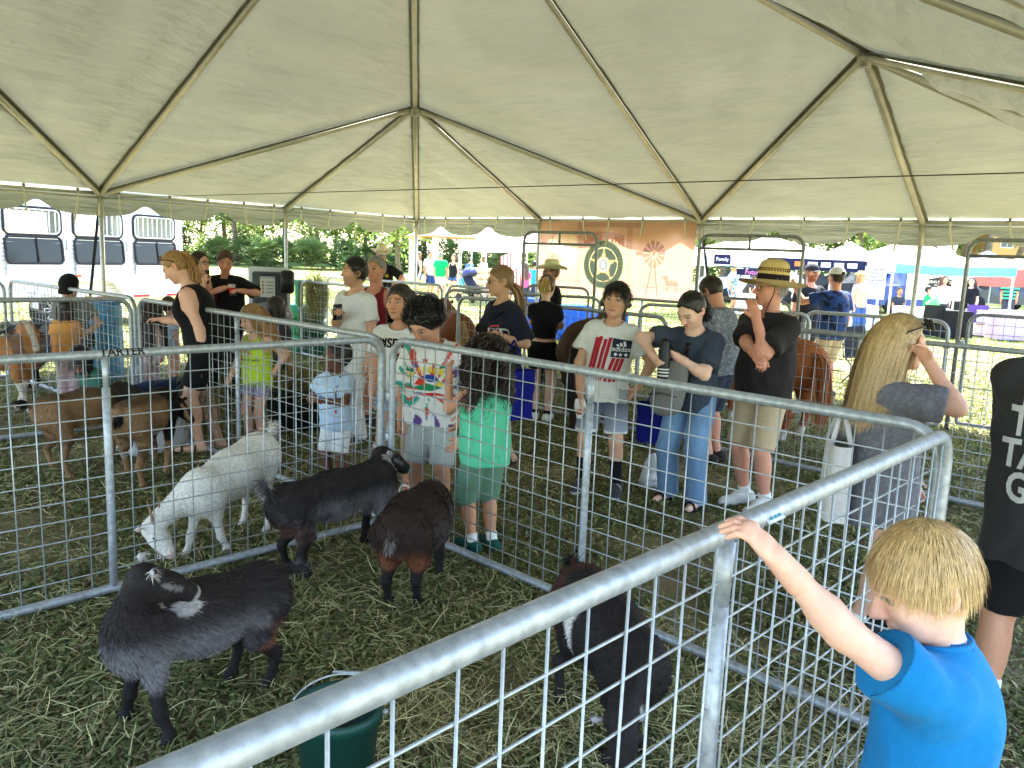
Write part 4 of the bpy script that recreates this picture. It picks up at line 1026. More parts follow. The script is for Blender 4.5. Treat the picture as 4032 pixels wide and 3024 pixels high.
def glasses(I, col, lens, rim=.0035):
    m = MB(); s = I.s
    for sd in (1, -1):
        ring = [I.HP(sd * .033 + .026 * math.cos(t), -.097 + .010 * abs(math.cos(t)) * (1 if math.cos(t) * sd > 0 else 0), .004 + .020 * math.sin(t)) for t in np.linspace(0, 2 * PI, 17)[:-1]]
        m.tube(ring, rim * s, 5, col, closed=True)
        if lens is not None: m.add(np.array(ring + [I.HP(sd * .033, -.099, .004)]), T=[(i, (i + 1) % 16, 16) for i in range(16)], col=lens)
        m.tube([I.HP(sd * .059, -.088, .010), I.HP(sd * .080, -.02, .012), I.HP(sd * .082, .03, .004)], rim * s, 5, col)
    m.tube([I.HP(.008, -.099, .010), I.HP(-.008, -.099, .010)], rim * s, 5, col); m.build('glasses', M_GLASSDARK, I.root)
def phone(I, sd, label, col, scr=S(20, 22, 26), M=None, cat='phone'):
    c, f, n_ = I.hand[sd]; o = LW(I, c + f * .075 * I.hss + n_ * .022)
    root = empty(cat, o, 0, label, cat); m = MB()
    F_ = I.Rw @ f; N_ = I.Rw @ n_
    if M is None:
        z = unit(F_ * .5 + V3(0, 0, 1) * .7); y = unit(N_ - z * (N_ @ z)); x = np.cross(y, z); M = np.column_stack([x, y, z])
    m.box((0, 0, 0), (.075, .010, .150), col, M=M); m.build('case', M_PLASTIC, root)
    m = MB(); m.box(M @ V3(0, .0062, 0), (.068, .002, .142), scr, M=M); m.build('screen', M_GLASSDARK, root)
    m = MB(); m.box(M @ V3(.018, -.0065, .052), (.028, .004, .028), S(24, 24, 26), M=M); m.build('camera_bump', M_GLASSDARK, root)
    return root
def tote(center, size, col, label, rz=0.0, strap_to=None, name='tote_bag', flare=1.1, logo=None):
    root = empty(name, center, rz, label, 'bag'); x, y, z = size; m = MB(); rows = []
    n = 28; a = np.arange(n + 1) * 2 * PI / n
    for t in np.linspace(0, 1, 9):
        sx_, sy_ = x / 2 * (1 + (flare - 1) * t), y / 2 * (1.0 - .25 * t)
        rr = np.stack([np.sign(np.cos(a)) * np.abs(np.cos(a)) ** .4 * sx_, np.sign(np.sin(a)) * np.abs(np.sin(a)) ** .5 * sy_, np.full(n + 1, t * z)], -1)
        rr[:, :2] *= (1 + .05 * vnoise(rr * 11 + t * 3))[:, None]; rows.append(rr)
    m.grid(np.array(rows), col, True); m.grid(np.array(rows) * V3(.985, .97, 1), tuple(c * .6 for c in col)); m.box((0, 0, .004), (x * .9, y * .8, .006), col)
    m.build('bag_body', M_CLOTH, root)
    for sd in (1, -1):
        m = MB(); hh_ = z + (.22 if strap_to is None else strap_to)
        m.tube([(-x * .25, sd * y * .36, z - .02), (-x * .16, sd * y * .2, (z + hh_) / 2), (0, sd * y * .06, hh_), (x * .16, sd * y * .2, (z + hh_) / 2), (x * .25, sd * y * .36, z - .02)], .012, 6, col, flat=.3); m.build('handle', M_CLOTH, root)
    return root

# ------------------------------------------------------------------ the visitors round the pens
def tie_dye(V, I):
    q = V - I.chest; u = q @ I.rt; v = q @ I.up; c1 = (.02, -.11); C = np.tile(np.array(S(226, 224, 222)), (len(V), 1))
    a = np.arctan2(v - c1[1], u - c1[0]); r = np.hypot(u - c1[0], v - c1[1])
    n = vnoise(np.stack([a * 7.5, r * 9, (q @ I.fwd > 0) * 5.0], -1)); band = vnoise(np.stack([a * 2.1 + 3, r * 6, np.zeros(len(V))], -1))
    cols = [S(204, 66, 48), S(54, 158, 140), S(104, 78, 138)]
    pick = np.where(r < .16, np.where(band > 0, 0, 1), np.where(v > .06, np.where(u > -.12, 0, 1), np.where(v < -.22, 2, np.where(u < -.1, 1, 2)))); m = (n > .24) & (r > .03)
    for k in range(3): C[m & (pick == k)] = cols[k]
    return C
def two_tone(base, trim, z0, z1):
    def f(V, I): C = np.tile(np.array(base), (len(V), 1)); m = (V[:, 2] > z0) & (V[:, 2] < z1); C[m] = trim; return C
    return f
def print_noise(base, alt, sc, th):
    def f(V, I): C = np.tile(np.array(base), (len(V), 1)); C[vnoise(V * sc) > th] = alt; return C
    return f
def denim(base):
    def f(V, I): n = vnoise(V * V3(40, 40, 6)); w_ = np.exp(-((V[:, 2] - I.h * .36) / .09) ** 2); return np.array(base)[None] * (1 + .12 * n + .30 * w_)[:, None]
    return f

# boy in the printed white tee
def shorts_fade(V, I):
    C = np.array(S(66, 74, 98))[None] * (1 - .0) * np.ones((len(V), 1)); t = np.clip((.49 * I.h - V[:, 2]) / (.16 * I.h), 0, 1)[:, None]; C = C * (1 - t) + np.array(S(150, 156, 170))[None] * t
    zb = V[:, 2].min(); C[V[:, 2] < zb + .055] = S(226, 226, 222); C[V[:, 2] < zb + .036] = S(20, 20, 22); C[V[:, 2] < zb + .016] = S(226, 226, 222); return C
I = person('boy in white tee with a red-striped flag print, dark fringe, behind the middle panel', px=(599, 491), top=(616, 285), side=4, face=-14, skin='olive', hair=('crop', 'black', dict(len=1.3, front=-.060, cap=.015, low=-.045, n=1.2)), kid=True, w=.98, hs=1.05, top_col=S(216, 214, 208), bot_col=S(120, 130, 150), botfun=shorts_fade, knee=.86, hy=-6,
           L=('px', 637, 388, -.10), R=('px', 580, 392, -.06), Lp=(.9, .5, -.2), Rp=(-.9, .6, -.2), feet=((.085, -.02), (-.09, .0)), sock=(S(24, 24, 26), .15), shoe_col=S(62, 62, 66), loose=1.5, hem=-.06)
red = S(176, 44, 56)
for i, (u, v0_, v1_) in enumerate(((-.125, -.235, .075), (-.098, -.235, .085), (-.062, -.24, .07), (-.028, -.24, .085), (.012, -.24, -.06), (.045, -.24, -.06), (.075, -.235, -.06))):
    lean_ = .035; shirt_print(I, poly_tris([(u - .011 - lean_, v0_), (u + .011 - lean_, v0_), (u + .013 + .01, v1_), (u - .013 + .01, v1_)]), red, 0.03, .0, name='flag_stripe')
shirt_print(I, poly_tris([(-.005, -.055), (.125, -.055), (.135, .075), (-.0, .085)]), S(40, 46, 62), .03, 0, off=.005, name='flag_canton')
shirt_print(I, text_tris('adidas', .012), S(230, 230, 228), .095, .008, .052, off=.008, name='lettering')
for k in range(3): shirt_print(I, poly_tris([(.02 + .024 * k, .030), (.038 + .024 * k, .030), (.022 + .024 * k + .004, .046 + .012 * k), (.008 + .024 * k + .004, .040 + .012 * k)]), S(230, 230, 228), .045, .0, off=.008, name='logo_bar')
shirt_print(I, poly_tris(star_poly(.065, -.032, .017)), S(230, 230, 228), .03, 0, off=.008, name='star')
for u in (.030, .102): shirt_print(I, poly_tris(disc_poly(u, -.032, .012, 12)), S(230, 230, 228), .03, 0, off=.008, name='ball')
ADI = I
# snack bag in one hand, plastic cup in the other
c, f, n_ = I.hand[-1]; r = empty('snack_bag', LW(I, c + f * .10), 0, 'clear snack bag with orange crisps in the hand of the boy in the flag tee', 'snack bag')
m = MB(); G = []
for t in np.linspace(0, 1, 7):
    a = np.linspace(0, 2 * PI, 15); G.append(np.stack([(.035 + .02 * math.sin(PI * t)) * np.cos(a) * (1 - .5 * t), .018 * np.sin(a) * math.sin(PI * min(t + .12, 1)) + 0 * a, np.full(15, .05 - .15 * t)], -1))
G = np.array(G); G += .006 * vnoise(G * 60)[..., None]; m.grid(G, S(214, 212, 208)); m.build('wrapper', M_GLASSDARK, r)
m = MB(); m.add(*solid([el((0, -.004, -.045), (.03, .022, .03))], .008), col=S(190, 96, 40)); m.build('crisps', M_PLASTIC, r)
c, f, n_ = I.hand[1]; r = empty('plastic_cup', LW(I, c + f * .09 + V3(-.05, -.03, .02)), 0, 'clear plastic cup held by the boy in the flag tee', 'cup')
m = MB(); m.lathe([(0, -.055), (.030, -.055), (.040, .05), (.043, .05), (.043, .056), (.037, .05)], (0, 0, 0), 16, S(200, 204, 206)); m.build('cup_body', M_GLASSDARK, r)
m = MB(); m.lathe([(0, .062), (.03, .060), (.043, .052)], (0, 0, 0), 16, S(226, 228, 228)); m.build('lid', M_GLASSDARK, r)

# woman in jeans with bottle and backpack
I = person('woman in slate tee and jeans, dark ponytail, looking down into a grey backpack', px=(684, 503), h=1.555, face=-38, skin='pale', fem=True, hair=('tail', 'black', dict(tlen=.17, tcurl=.010, tie=(0, .105, .005))), top_col=S(58, 66, 80), bot='jeans', bot_col=S(104, 134, 166), botfun=denim(S(104, 134, 166)), lean=10, side=4, hp=30, hy=-12, w=1.02,
           R=('px', 654, 357, -.22), Rp=(-1, -.1, .35), L=('px', 676, 356, -.26), Lp=(.7, .2, -.6), Ln=(0, -.5, -1), Rn=(.9, .3, 0), Rc=.6, feet=((.075, -.03), (-.085, .0)), shoes='sandal', shoe_col=S(34, 32, 32), sole=S(28, 26, 26), loose=1.5, hem=-.05, sleeve=.75)
for sd in (1, -1):
    c = I.Kn[sd][2]; m = MB(); m.lathe([(.062, .040), (.066, .040), (.066, .085), (.058, .085)], (c[0], c[1], -.006), 20, S(160, 182, 202)); m.build('rolled_cuff', M_CLOTH, I.root)
c, f, n_ = I.hand[-1]; r = empty('water_bottle', LW(I, c + f * .07 + n_ * .045) + V3(0, 0, -.11), 0, 'black water bottle with three white bands held by the woman in jeans', 'bottle')
m = MB(); m.lathe([(0, 0), (.040, 0), (.042, .01), (.042, .205), (.036, .22), (.036, .226)], (0, 0, 0), 20, S(22, 22, 24)); m.build('bottle_body', M_PLASTIC, r)
m = MB(); m.lathe([(.036, .224), (.036, .25), (.030, .275), (.014, .285), (0, .285)], (0, 0, 0), 20, S(14, 14, 15)); m.build('cap', M_PLASTIC, r)
for z in (.022, .044, .066): m = MB(); m.lathe([(.0424, z), (.0428, z), (.0428, z + .011), (.0424, z + .011)], (0, 0, 0), 20, S(220, 220, 218)); m.build('white_band', M_PLASTIC, r)
p = atY(668, 385, I.loc[1] - .26); r = empty('backpack', p + V3(0, 0, -.2), -.5, 'grey backpack held open against the woman in jeans', 'backpack')
Vt, Qt = solid([dict(rc((0, 0, .10), (.03, .03, .28), .120, .10, ((0, 1, 0), .62)), k=.03), dict(rc((-.02, -.06, .07), (0, -.06, .17), .078, .07, ((0, 1, 0), .5)), k=.03)], .011)
Vt += normals(Vt, Qt) * (.007 * vnoise(Vt * 14))[:, None]; obj('pack_body', mk_mesh('pack', Vt, Qt, S(112, 110, 106)), M_CLOTH, r)
m = MB(); m.tube([(.06, .03, .40), (.12, .02, .48), (.14, .08, .36), (.11, .12, .1)], .016, 6, S(60, 60, 60), flat=.35); m.tube([(-.05, .03, .40), (.0, .0, .50), (.05, .03, .41)], .014, 6, S(50, 50, 50), flat=.35); m.build('strap', M_CLOTH, r)
m = MB(); m.tube([(-.1, -.115, .14), (0, -.128, .16), (.1, -.11, .14)], .006, 5, S(70, 70, 68)); m.build('zipper', M_CLOTH, r)
shirt_print(I, poly_tris([(-.02, -.17), (.012, -.17), (.012, .12), (-.02, .12)]), S(24, 25, 28), .015, 0, off=.009, name='chest_strap'); shirt_print(I, poly_tris([(-.014, 0), (.014, 0), (0, .024)]), S(170, 172, 174), .012, .02, off=.013, name='strap_logo')
tote(at(655, 444), (.36, .20, .40), S(28, 34, 132), 'royal blue shopping bag on the grass behind the woman in jeans', -.5)
# clear plastic bag with a white parcel at her foot
p = at(650, 487); r = empty('plastic_bag', p, .3, 'clear plastic bag with a white printed packet by the sandals', 'bag')
G = []
for t in np.linspace(0, 1, 10):
    a = np.linspace(0, 2 * PI, 19); rr = .085 * (1 - .75 * t ** 2); G.append(np.stack([rr * np.cos(a) * (1 + .18 * np.sin(5 * a + 3 * t)), rr * .8 * np.sin(a), np.full(19, t * .27)], -1))
G = np.array(G); G += .008 * vnoise(G * 40)[..., None]
mm = bpy.data.materials.new('clear_film'); mm.use_nodes = True; b_ = mm.node_tree.nodes['Principled BSDF']; b_.inputs['Base Color'].default_value = (.8, .8, .8, 1); b_.inputs['Roughness'].default_value = .12; b_.inputs['Alpha'].default_value = .38
MATS['film'] = mm
m = MB(); m.grid(G); m.build('film', mm, r)
m = MB(); m.rbox((0, 0, .055), (.11, .07, .10), .012, S(220, 220, 218)); m.build('packet', M_PLASTIC, r)
def flat_text(body, M, o, size, col, parent, bold=.01, off=0.0, name='lettering', mat=None, squash=1.0):
    if not body.strip(): return None
    T = text_tris(body, bold) * size; P = T.reshape(-1, 2); V = np.asarray(o)[None] + P[:, :1] * squash * M[:, 0][None] + P[:, 1:] * M[:, 1][None] + M[:, 2][None] * off
    return obj(name, mk_mesh(name, V, np.arange(len(V)).reshape(-1, 3).astype(np.int32), np.array(col), False), mat or M_PLASTIC, parent)
flat_text('Wells', np.column_stack([(1, 0, 0), (0, 0, 1), (0, -1, 0)]).astype(float), (0, -.0352, .06), .034, S(40, 44, 90), r, off=.002)

# straw-hat man
I = person('man in a straw hat, black polo and khaki shorts, one hand at his mouth', px=(753, 508), top=(765, 270), face=-58, skin='ruddy', hair=('short', 'gray', dict(front=-.02)), w=1.03, belly=.05, top_kind='polo', top_col=S(42, 38, 40), bot_col=S(184, 164, 134), knee=.95, hy=-22, hp=4, hs=1.02,
           L=('px', 756, 318, -.22), Lp=(.25, -.35, -1), R=('px', 757, 357, -.34), Rp=(-.75, -.5, -.2), Ln=(-.2, -.4, 0), Lc=.5, Rc=.9, feet=((.062, .0), (-.062, .015)), sock=(S(225, 225, 222), .05), shoe_col=S(206, 204, 198), loose=1.5, hem=-.05, sleeve=.85)
brim_hat(I, S(204, 176, 118), brim=.115, crown=.135, curl=-.03, band=S(38, 32, 34), tilt=-.12, name='straw_hat', lace=True, dents=False); glasses(I, S(120, 100, 70), None, .002)
m = MB(); m.tube([I.HP(.078, .0, .05), I.HP(.072, -.012, -.04), I.HP(.045, -.045, -.135), I.HP(.04, -.05, -.16)], .0032, 5, S(20, 18, 18)); m.tube([I.HP(.04, -.05, -.158), I.HP(.04, -.05, -.178)], .009, 6, S(170, 90, 40)); m.build('chin_cord', M_CLOTH, I.root)

# man in the heathered grey shirt, back turned
I = person('man in heathered grey collared shirt, back turned, between the jeans woman and straw-hat man', px=(713, 463), h=1.64, face=-128, skin='ruddy', hair=('short', 'dark', dict(len=.7)), w=1.08, top_kind='polo', top_col=S(104, 108, 116), topfun=print_noise(S(104, 108, 116), S(140, 144, 150), 120, .25), bot_col=S(52, 56, 72), knee=.9, hp=34, hy=-14, lean=6, shoe_col=S(50, 46, 44), sole=S(50, 46, 44), loose=1.4, L=(.05, -.26, .62), R=(-.12, -.2, .6))

# girl in black crop top
I = person('girl in black crop top and black shorts, hair in a clip, back turned', px=(540, 421), top=(549, 277), face=168, skin='pale', fem=True, hair=('bun', 'brown', dict(tlen=.13, tie=(0, .11, .03), tailcol=S(214, 186, 120))), w=.86, top_col=S(20, 20, 22), hem=.075, bot='tights', bot_col=S(18, 18, 20), knee=.52, hp=14, loose=.4, sleeve=.5, R=(.02, -.22, .66), Rp=(-1, .3, -.4), L=(.02, -.25, .66), Lp=(1, .3, -.3), feet=((.042, 0), (-.05, .02)), sock=(S(24, 24, 26), .04), shoe_col=S(222, 222, 220), sole=S(228, 228, 226))
m = MB(); m.tube([I.HP(-.03, .118, .055), I.HP(0, .128, .065), I.HP(.03, .118, .055)], .011, 6, S(196, 152, 150)); m.build('hair_clip', M_PLASTIC, I.root)

# teen with red phone and blue bag
I = person('teen girl in navy lettered tee and sunglasses, low ponytail, facing left', px=(497, 462), top=(503, 267), face=-56, skin='olive', fem=True, hair=('tail', 'dirty', dict(tlen=.30, tie=(0, .10, -.05), tip=S(196, 164, 118), front=-.060)), w=1.0, top_col=S(34, 36, 50), hem=-.11, bot='tights', bot_col=S(24, 24, 30), knee=.3, loose=1.9, sleeve=.95, hy=-20, hp=8,
           L=('px', 497, 336, -.26), Lp=(.6, .2, -1), R=('px', 492, 333, -.22), Rp=(-.6, .1, -1), Lc=.7, Rc=.7, feet=((.05, .05), (-.05, -.02)), shoes='sandal', shoe_col=S(60, 44, 36), sole=S(60, 44, 36))
glasses(I, S(190, 160, 110), S(44, 30, 30), .0025)
shirt_print(I, text_tris('LAND', .012), S(222, 222, 220), .065, -.055, .115, name='lettering')
m = MB(); pts = []
for t in np.linspace(-.05, 1.05, 12):
    q = I.shL * (1 - t) + (I.hip - I.rt * .13 * I.h + I.up * .12 * I.h) * t; pts.append(q + I.fwd * (.105 + .045 * math.sin(PI * min(max(t, 0), 1))))
m.tube(pts, .020, 6, S(18, 18, 20), flat=.3); m.build('crossbody_strap', M_CLOTH, I.root)
q = I.chest + I.fwd * .155 - I.rt * .03 - I.up * .03; m = MB(); m.add(*solid([rc(q - I.rt * .06, q + I.rt * .05, .045, .04)], .010), col=S(20, 20, 22)); m.build('belt_bag', M_CLOTH, I.root)
phone(I, -1, 'red phone in the hands of the teen in the navy tee', S(226, 58, 62))
p = atY(512, 398, I.loc[1] - .32); tote((p[0], p[1], p[2] - .17), (.34, .15, .40), S(26, 34, 140), 'royal blue tote bag hanging from the teen\'s forearm', .35, strap_to=.24)
c = I.hand[1][0] - I.hand[1][1] * .03
for k_, cc in ((0, S(210, 190, 150)), (.012, S(90, 60, 44))): m = MB(); f = I.hand[1][1]; x = unit(np.cross(f, V3(0, 0, 1))); y = np.cross(f, x); m.tube([c - f * k_ + (x * math.cos(t) + y * math.sin(t)) * .030 for t in np.linspace(0, 2 * PI, 15)[:-1]], .0045, 5, cc, closed=True); m.build('bracelet', M_PLASTIC, I.root)

# tie-dye boy
I = person('boy with a big afro in a white tie-dye tee, looking down at a goat', px=(431, 516), h=1.41, face=-14, skin='tan', hair=('afro', 'black', dict(n=2.2, front=-.075, low=-.055, size=.95)), kid=True, w=1.22, hs=1.03, topfun=tie_dye, bot_col=S(176, 180, 176), knee=.98, hp=32, hy=-20, lean=6, belly=.03, R=('px', 397, 437, -.02), Rp=(-.9, .5, -.2), L=('px', 462, 415, -.2), Lp=(.9, .4, -.4), feet=((.07, -.01), (-.07, .01)), shoe_col=S(196, 190, 178), sole=S(206, 202, 192), loose=1.5, hem=-.055, sleeve=.92)
TIE = I
shirt_print(I, np.concatenate([text_tris(ch, .06) * np.array([1, 1.25]) @ np.array([[math.cos(t), math.sin(t)], [-math.sin(t), math.cos(t)]]) + np.array([5.4 * math.sin(-t), 5.4 * math.cos(t) - 5.4]) for ch, t in zip('CALIFORNIA', np.linspace(.72, -.72, 10))]), S(222, 196, 40), .02, .03, .040, off=.006, name='lettering')
for cc, pl in ((S(40, 70, 150), [(-.04, -.02), (.0, .0), (.05, -.005), (.075, -.04), (.02, -.05)]), (S(196, 66, 48), [(-.085, -.07), (-.05, -.02), (-.02, -.03), (.0, -.07)]), (S(224, 200, 60), [(.05, -.07), (.075, -.04), (.10, -.05), (.10, -.075)]), (S(40, 130, 86), [(-.09, -.085), (.0, -.055), (.10, -.085), (.03, -.105), (-.05, -.10)]), (S(190, 40, 50), [(-.09, -.125), (.05, -.115), (.11, -.13), (.0, -.14)]), (S(60, 70, 140), [(-.10, -.115), (-.02, -.118), (-.03, -.13), (-.09, -.128)])):
    shirt_print(I, poly_tris(pl), cc, .02, .0, 1, off=.006, name='print')
shirt_print(I, poly_tris(star_poly(-.015, .085, .024)), S(190, 44, 52), 0.02, 0, off=.006, name='star')
for px_, py_ in ((-.115, .0), (.115, .03)):
    for a in np.linspace(.2, 2.9, 6): shirt_print(I, poly_tris([(px_, py_), (px_ + .03 * math.cos(a) - .006, py_ + .03 * math.sin(a) + .004), (px_ + .045 * math.cos(a), py_ + .03 * math.sin(a) - .012)]), S(30, 120, 92), .02, .01, off=.007, name='palm_frond')
    shirt_print(I, poly_tris([(px_ - .004, py_ - .1), (px_ + .006, py_ - .1), (px_ + .004, py_), (px_ - .003, py_)]), S(30, 110, 84), .02, .01, off=.006, name='palm_trunk')
# grass tuft he feeds to the goat
c, f, n_ = I.hand[-1]; r = empty('grass_tuft', LW(I, c + f * .09), 0, 'tuft of dry grass in the tie-dye boy\'s hand', 'grass')
P = grow(RNG.normal(size=(26, 3)) * .008, np.tile(V3(.25, -.2, -1), (26, 1)) + RNG.normal(size=(26, 3)) * .35, RNG.uniform(.08, .17, 26), 4, V3(0, 0, -.3), [], rand=.08); a_ = ribbons(P, np.full(26, .004), np.tile(np.array(S(160, 158, 96)), (26, 1)))
obj('blades', mk_mesh('blades', a_[0], a_[1], a_[2]), M_HAY, r)

# mint girl
I = person('girl with long dark curls in a mint tank top and sage shorts, back turned', px=(481, 551), h=1.24, face=-146, skin='tan', hair=('curly', S(44, 31, 26), dict(n=2.0, len=.92, low=-.10)), kid=True, w=1.08, top_kind='tank', top_col=S(88, 188, 148), bot_col=S(96, 132, 108), knee=1.02, hem=-.08, loose=1.4, hy=-4, hp=6, fem=False, L=('px', 449, 379, .12), Lp=(.2, -.1, -1), Lc=.25, R=('px', 462, 440, .06), Rp=(-.6, .9, -.3), feet=((.045, 0), (-.05, .02)), sock=(S(228, 228, 226), .055), shoe_col=S(24, 76, 66), sole=S(24, 76, 66))

# INSPIRE woman
I = person('woman in white tee with black lettering and a sunflower print, behind the tie-dye boy', px=(397, 489), top=(399, 289), face=-4, skin='tan', fem=True, hair=('long', 'dark', dict(len=.36, back=.6, front=-.066, n=.9)), w=1.06, top_col=S(222, 220, 216), bot_col=S(140, 166, 196), botfun=denim(S(140, 166, 196)), knee=.42, hy=-16, hp=2, loose=1.3, hem=-.03, R=('px', 372, 395, -.22), Rp=(-1, .6, -.4), L=('px', 408, 390, -.22), Lp=(1, .5, -.5), feet=((.05, 0), (-.06, .0)), shoes='sandal', shoe_col=S(196, 190, 180), sole=S(226, 224, 220))
shirt_print(I, text_tris('INSPIRE', .03), S(30, 28, 28), -.005, .055, .088, off=.006, name='lettering')
for k in range(16):
    a = 2 * PI * k / 16 + .1; shirt_print(I, poly_tris([(.028 * math.cos(a - .2), .028 * math.sin(a - .2)), (.062 * math.cos(a), .062 * math.sin(a)), (.028 * math.cos(a + .2), .028 * math.sin(a + .2))]), S(206, 158, 56) if k % 2 else S(186, 110, 44), 0.01, -.04, off=.006, name='petal')
shirt_print(I, poly_tris(disc_poly(0, 0, .034)), S(58, 40, 26), 0.01, -.04, off=.008, name='flower_heart')
m = MB(); pts = [I.shR * (1 - t) + (I.hip + I.rt * .12 * I.h) * t + I.fwd * (.105 + .03 * math.sin(PI * t)) + I.up * .03 * (1 - t) for t in np.linspace(.12, 1, 10)]; m.tube(pts, .007, 5, S(30, 26, 26)); m.build('bag_strap', M_CLOTH, I.root)

# boy in light blue tee
I = person('small boy in light blue tee and white shorts, looking left through the fence', px=(337, 489), h=1.03, face=-16, skin='dark', hair=('crop', 'black', dict(len=.5, front=-.05, n=.8)), kid=True, top_col=S(182, 204, 228), bot_col=S(226, 226, 226), knee=.92, hy=-48, hp=2, hs=1.0, w=1.02, R=('px', 316, 399, -.15), Rp=(-.8, .6, -.3), L=('px', 324, 401, -.2), Lp=(.9, .3, -.5), Ln=(0, 0, -1), Rn=(0, 0, -1), loose=1.6, hem=-.07, shoe_col=S(200, 200, 198))
shirt_print(I, text_tris('TOMMY H', .01), S(36, 42, 74), .055, -.02, .036, off=.006, name='lettering', tilt=-PI / 2)
for k, v_ in enumerate((-.13, .12)): shirt_print(I, poly_tris([(-.008, -.012), (.008, -.012), (.008, .012), (-.008, .012)]), (S(178, 40, 50), S(40, 44, 78))[k], .055, v_, off=.006, name='flag_mark')

# man with the phone
I = person('man in a plain white tee looking left, black phone raised in his hand', px=(356, 300), Y=7.25, h=1.645, face=-42, skin='olive', hair=('crop', 'black', dict(len=.7, front=-.05)), w=1.06, top_col=S(218, 218, 220), bot='pants', bot_col=S(210, 208, 206), hy=-24, hp=2, R=('px', 337, 313, -.28), Rp=(-.8, .4, -1), Rc=.75, L=(.15, -.02, .46), loose=1.2, beard=(S(70, 52, 44), .28), hem=-.06)
phone(I, -1, 'black phone held up by the man in the white tee', S(24, 24, 26))
I = person('man in dark red tank top with grey hair, mostly behind the man in white tee', px=(376, 300), Y=8.0, h=1.66, face=-20, skin='ruddy', hair=('short', 'gray', dict()), w=1.12, top_kind='tank', top_col=S(120, 32, 42), bot_col=S(60, 60, 66), lod=2, L=(.15, -.03, .47))
# deputy leaning on the far panel
q = CL(9.15); I = person('man in cream cowboy hat, mirrored sunglasses and black polo with gold star', loc=(q[0] - .05, q[1] + .42, 0), h=1.80, face=6, skin='ruddy', hair=('short', 'dark', dict()), w=1.12, top_kind='polo', top_col=S(26, 25, 27), bot='pants', bot_col=S(40, 38, 40), lean=8, hy=14, hp=6, lod=2, L=('px', 397, 283, -.45), Lp=(1, .3, -.2), R=('px', 359, 266, -.3), Rp=(-.8, -.2, -.8), Rc=.9, beard=(S(96, 70, 56), .5), sleeve=.8)
brim_hat(I, S(216, 204, 170), brim=.10, crown=.13, curl=.055, band=S(196, 184, 150), name='cowboy_hat'); glasses(I, S(40, 40, 44), S(120, 150, 190), .003); shirt_print(I, poly_tris(star_poly(.06, .03, .045)), S(206, 170, 70), .05, 0, off=.008, name='star_badge')
# cowboy behind the crop-top girl
I = person('man in pale cowboy hat and black shirt behind the girl in the crop top', loc=(.48, 11.0, 0), h=1.64, face=-72, skin='ruddy', hair=('short', 'brown', dict()), top_col=S(24, 24, 26), bot='pants', bot_col=S(40, 44, 58), lod=2, w=1.02)
brim_hat(I, S(214, 212, 176), brim=.10, crown=.125, curl=.06, band=S(206, 202, 168), name='cowboy_hat'); glasses(I, S(60, 50, 40), None, .003)

# girl in lime top
def lime(V, I):
    C = np.tile(np.array(S(186, 214, 60)), (len(V), 1)); return C
I = person('girl in lime top with fringed hem and lilac shorts, feeding hay', px=(258, 447), h=1.20, face=-22, skin='fair', hair=('long', S(170, 128, 84), dict(len=.28, back=1.2, n=.6, front=-.066)), kid=True, top_kind='tank', topfun=lime, bot_col=S(150, 136, 162), botfun=print_noise(S(150, 136, 162), S(176, 164, 184), 60, .4), knee=.5, hp=20, hy=-22, w=.98, R=('px', 230, 377, -.15), Rp=(-.5, .8, -.2), L=('px', 274, 372, 0), loose=1.2, neckhole=.7, sock=(S(20, 20, 22), .06), shoes='boot', shoe_col=S(22, 22, 24), sole=S(22, 22, 24))
m = MB()
for t in np.linspace(0, 2 * PI, 44)[:-1]:
    q = I.hip - I.up * .032 * I.h + I.rt * .118 * I.h * math.cos(t) + I.fwd * .090 * I.h * math.sin(t); m.tube([q, q - V3(0, 0, random.uniform(.03, .055))], [.006, .002], 4, S(180, 208, 60))
m.build('hem_fringe', M_CLOTH, I.root)
shirt_print(I, text_tris('Brave at heart', .004, .25), S(40, 44, 30), .0, -.075, .034, off=.006, name='lettering')
for cc, u, v_, rr in ((S(196, 110, 60), -.02, .0, .028), (S(120, 170, 60), .035, .025, .018), (S(214, 130, 70), .02, -.02, .02)): shirt_print(I, poly_tris(star_poly(u, v_, rr, 6, .6)), cc, 0, 0, off=.006, name='print')
I = person('dark-haired child behind the girl in the lime top', loc=(-2.35, 7.9, 0), h=1.20, face=150, skin='tan', hair=('bob', 'dark', dict()), kid=True, top_col=S(70, 60, 70), bot_col=S(50, 50, 56), lod=2)

# black tank woman
I = person('woman in black tank and shorts, blonde ponytail and sunglasses on head, bending left', px=(209, 451), h=1.70, face=-84, skin='fair', fem=True, hair=('tail', S(176, 134, 84), dict(tlen=.30, tie=(0, .10, .05), tip=S(206, 170, 116), tcurl=.004)), w=1.06, top_kind='tank', top_col=S(22, 22, 24), bot_col=S(20, 20, 22), knee=.72, lean=14, hp=24, L=('px', 207, 360, -.12), Lp=(.4, .9, -.2), R=('px', 163, 320, .25), Rp=(-.3, .5, -1), feet=((.045, -.03), (-.045, .04)), shoes='sandal', shoe_col=S(60, 44, 40), sole=S(60, 44, 40), loose=1.1)
m = MB()
for sd in (1, -1):
    ring = [I.HP(sd * .032 + .025 * math.cos(t), -.052 + .018 * math.sin(t), .118 + .008 * math.sin(t)) for t in np.linspace(0, 2 * PI, 13)[:-1]]; m.tube(ring, .004, 5, S(60, 40, 30), closed=True); m.tube([I.HP(sd * .06, -.05, .105), I.HP(sd * .092, .01, .06), I.HP(sd * .09, .04, .02)], .004, 5, S(60, 40, 30))
m.build('sunglasses', M_GLASSDARK, I.root)
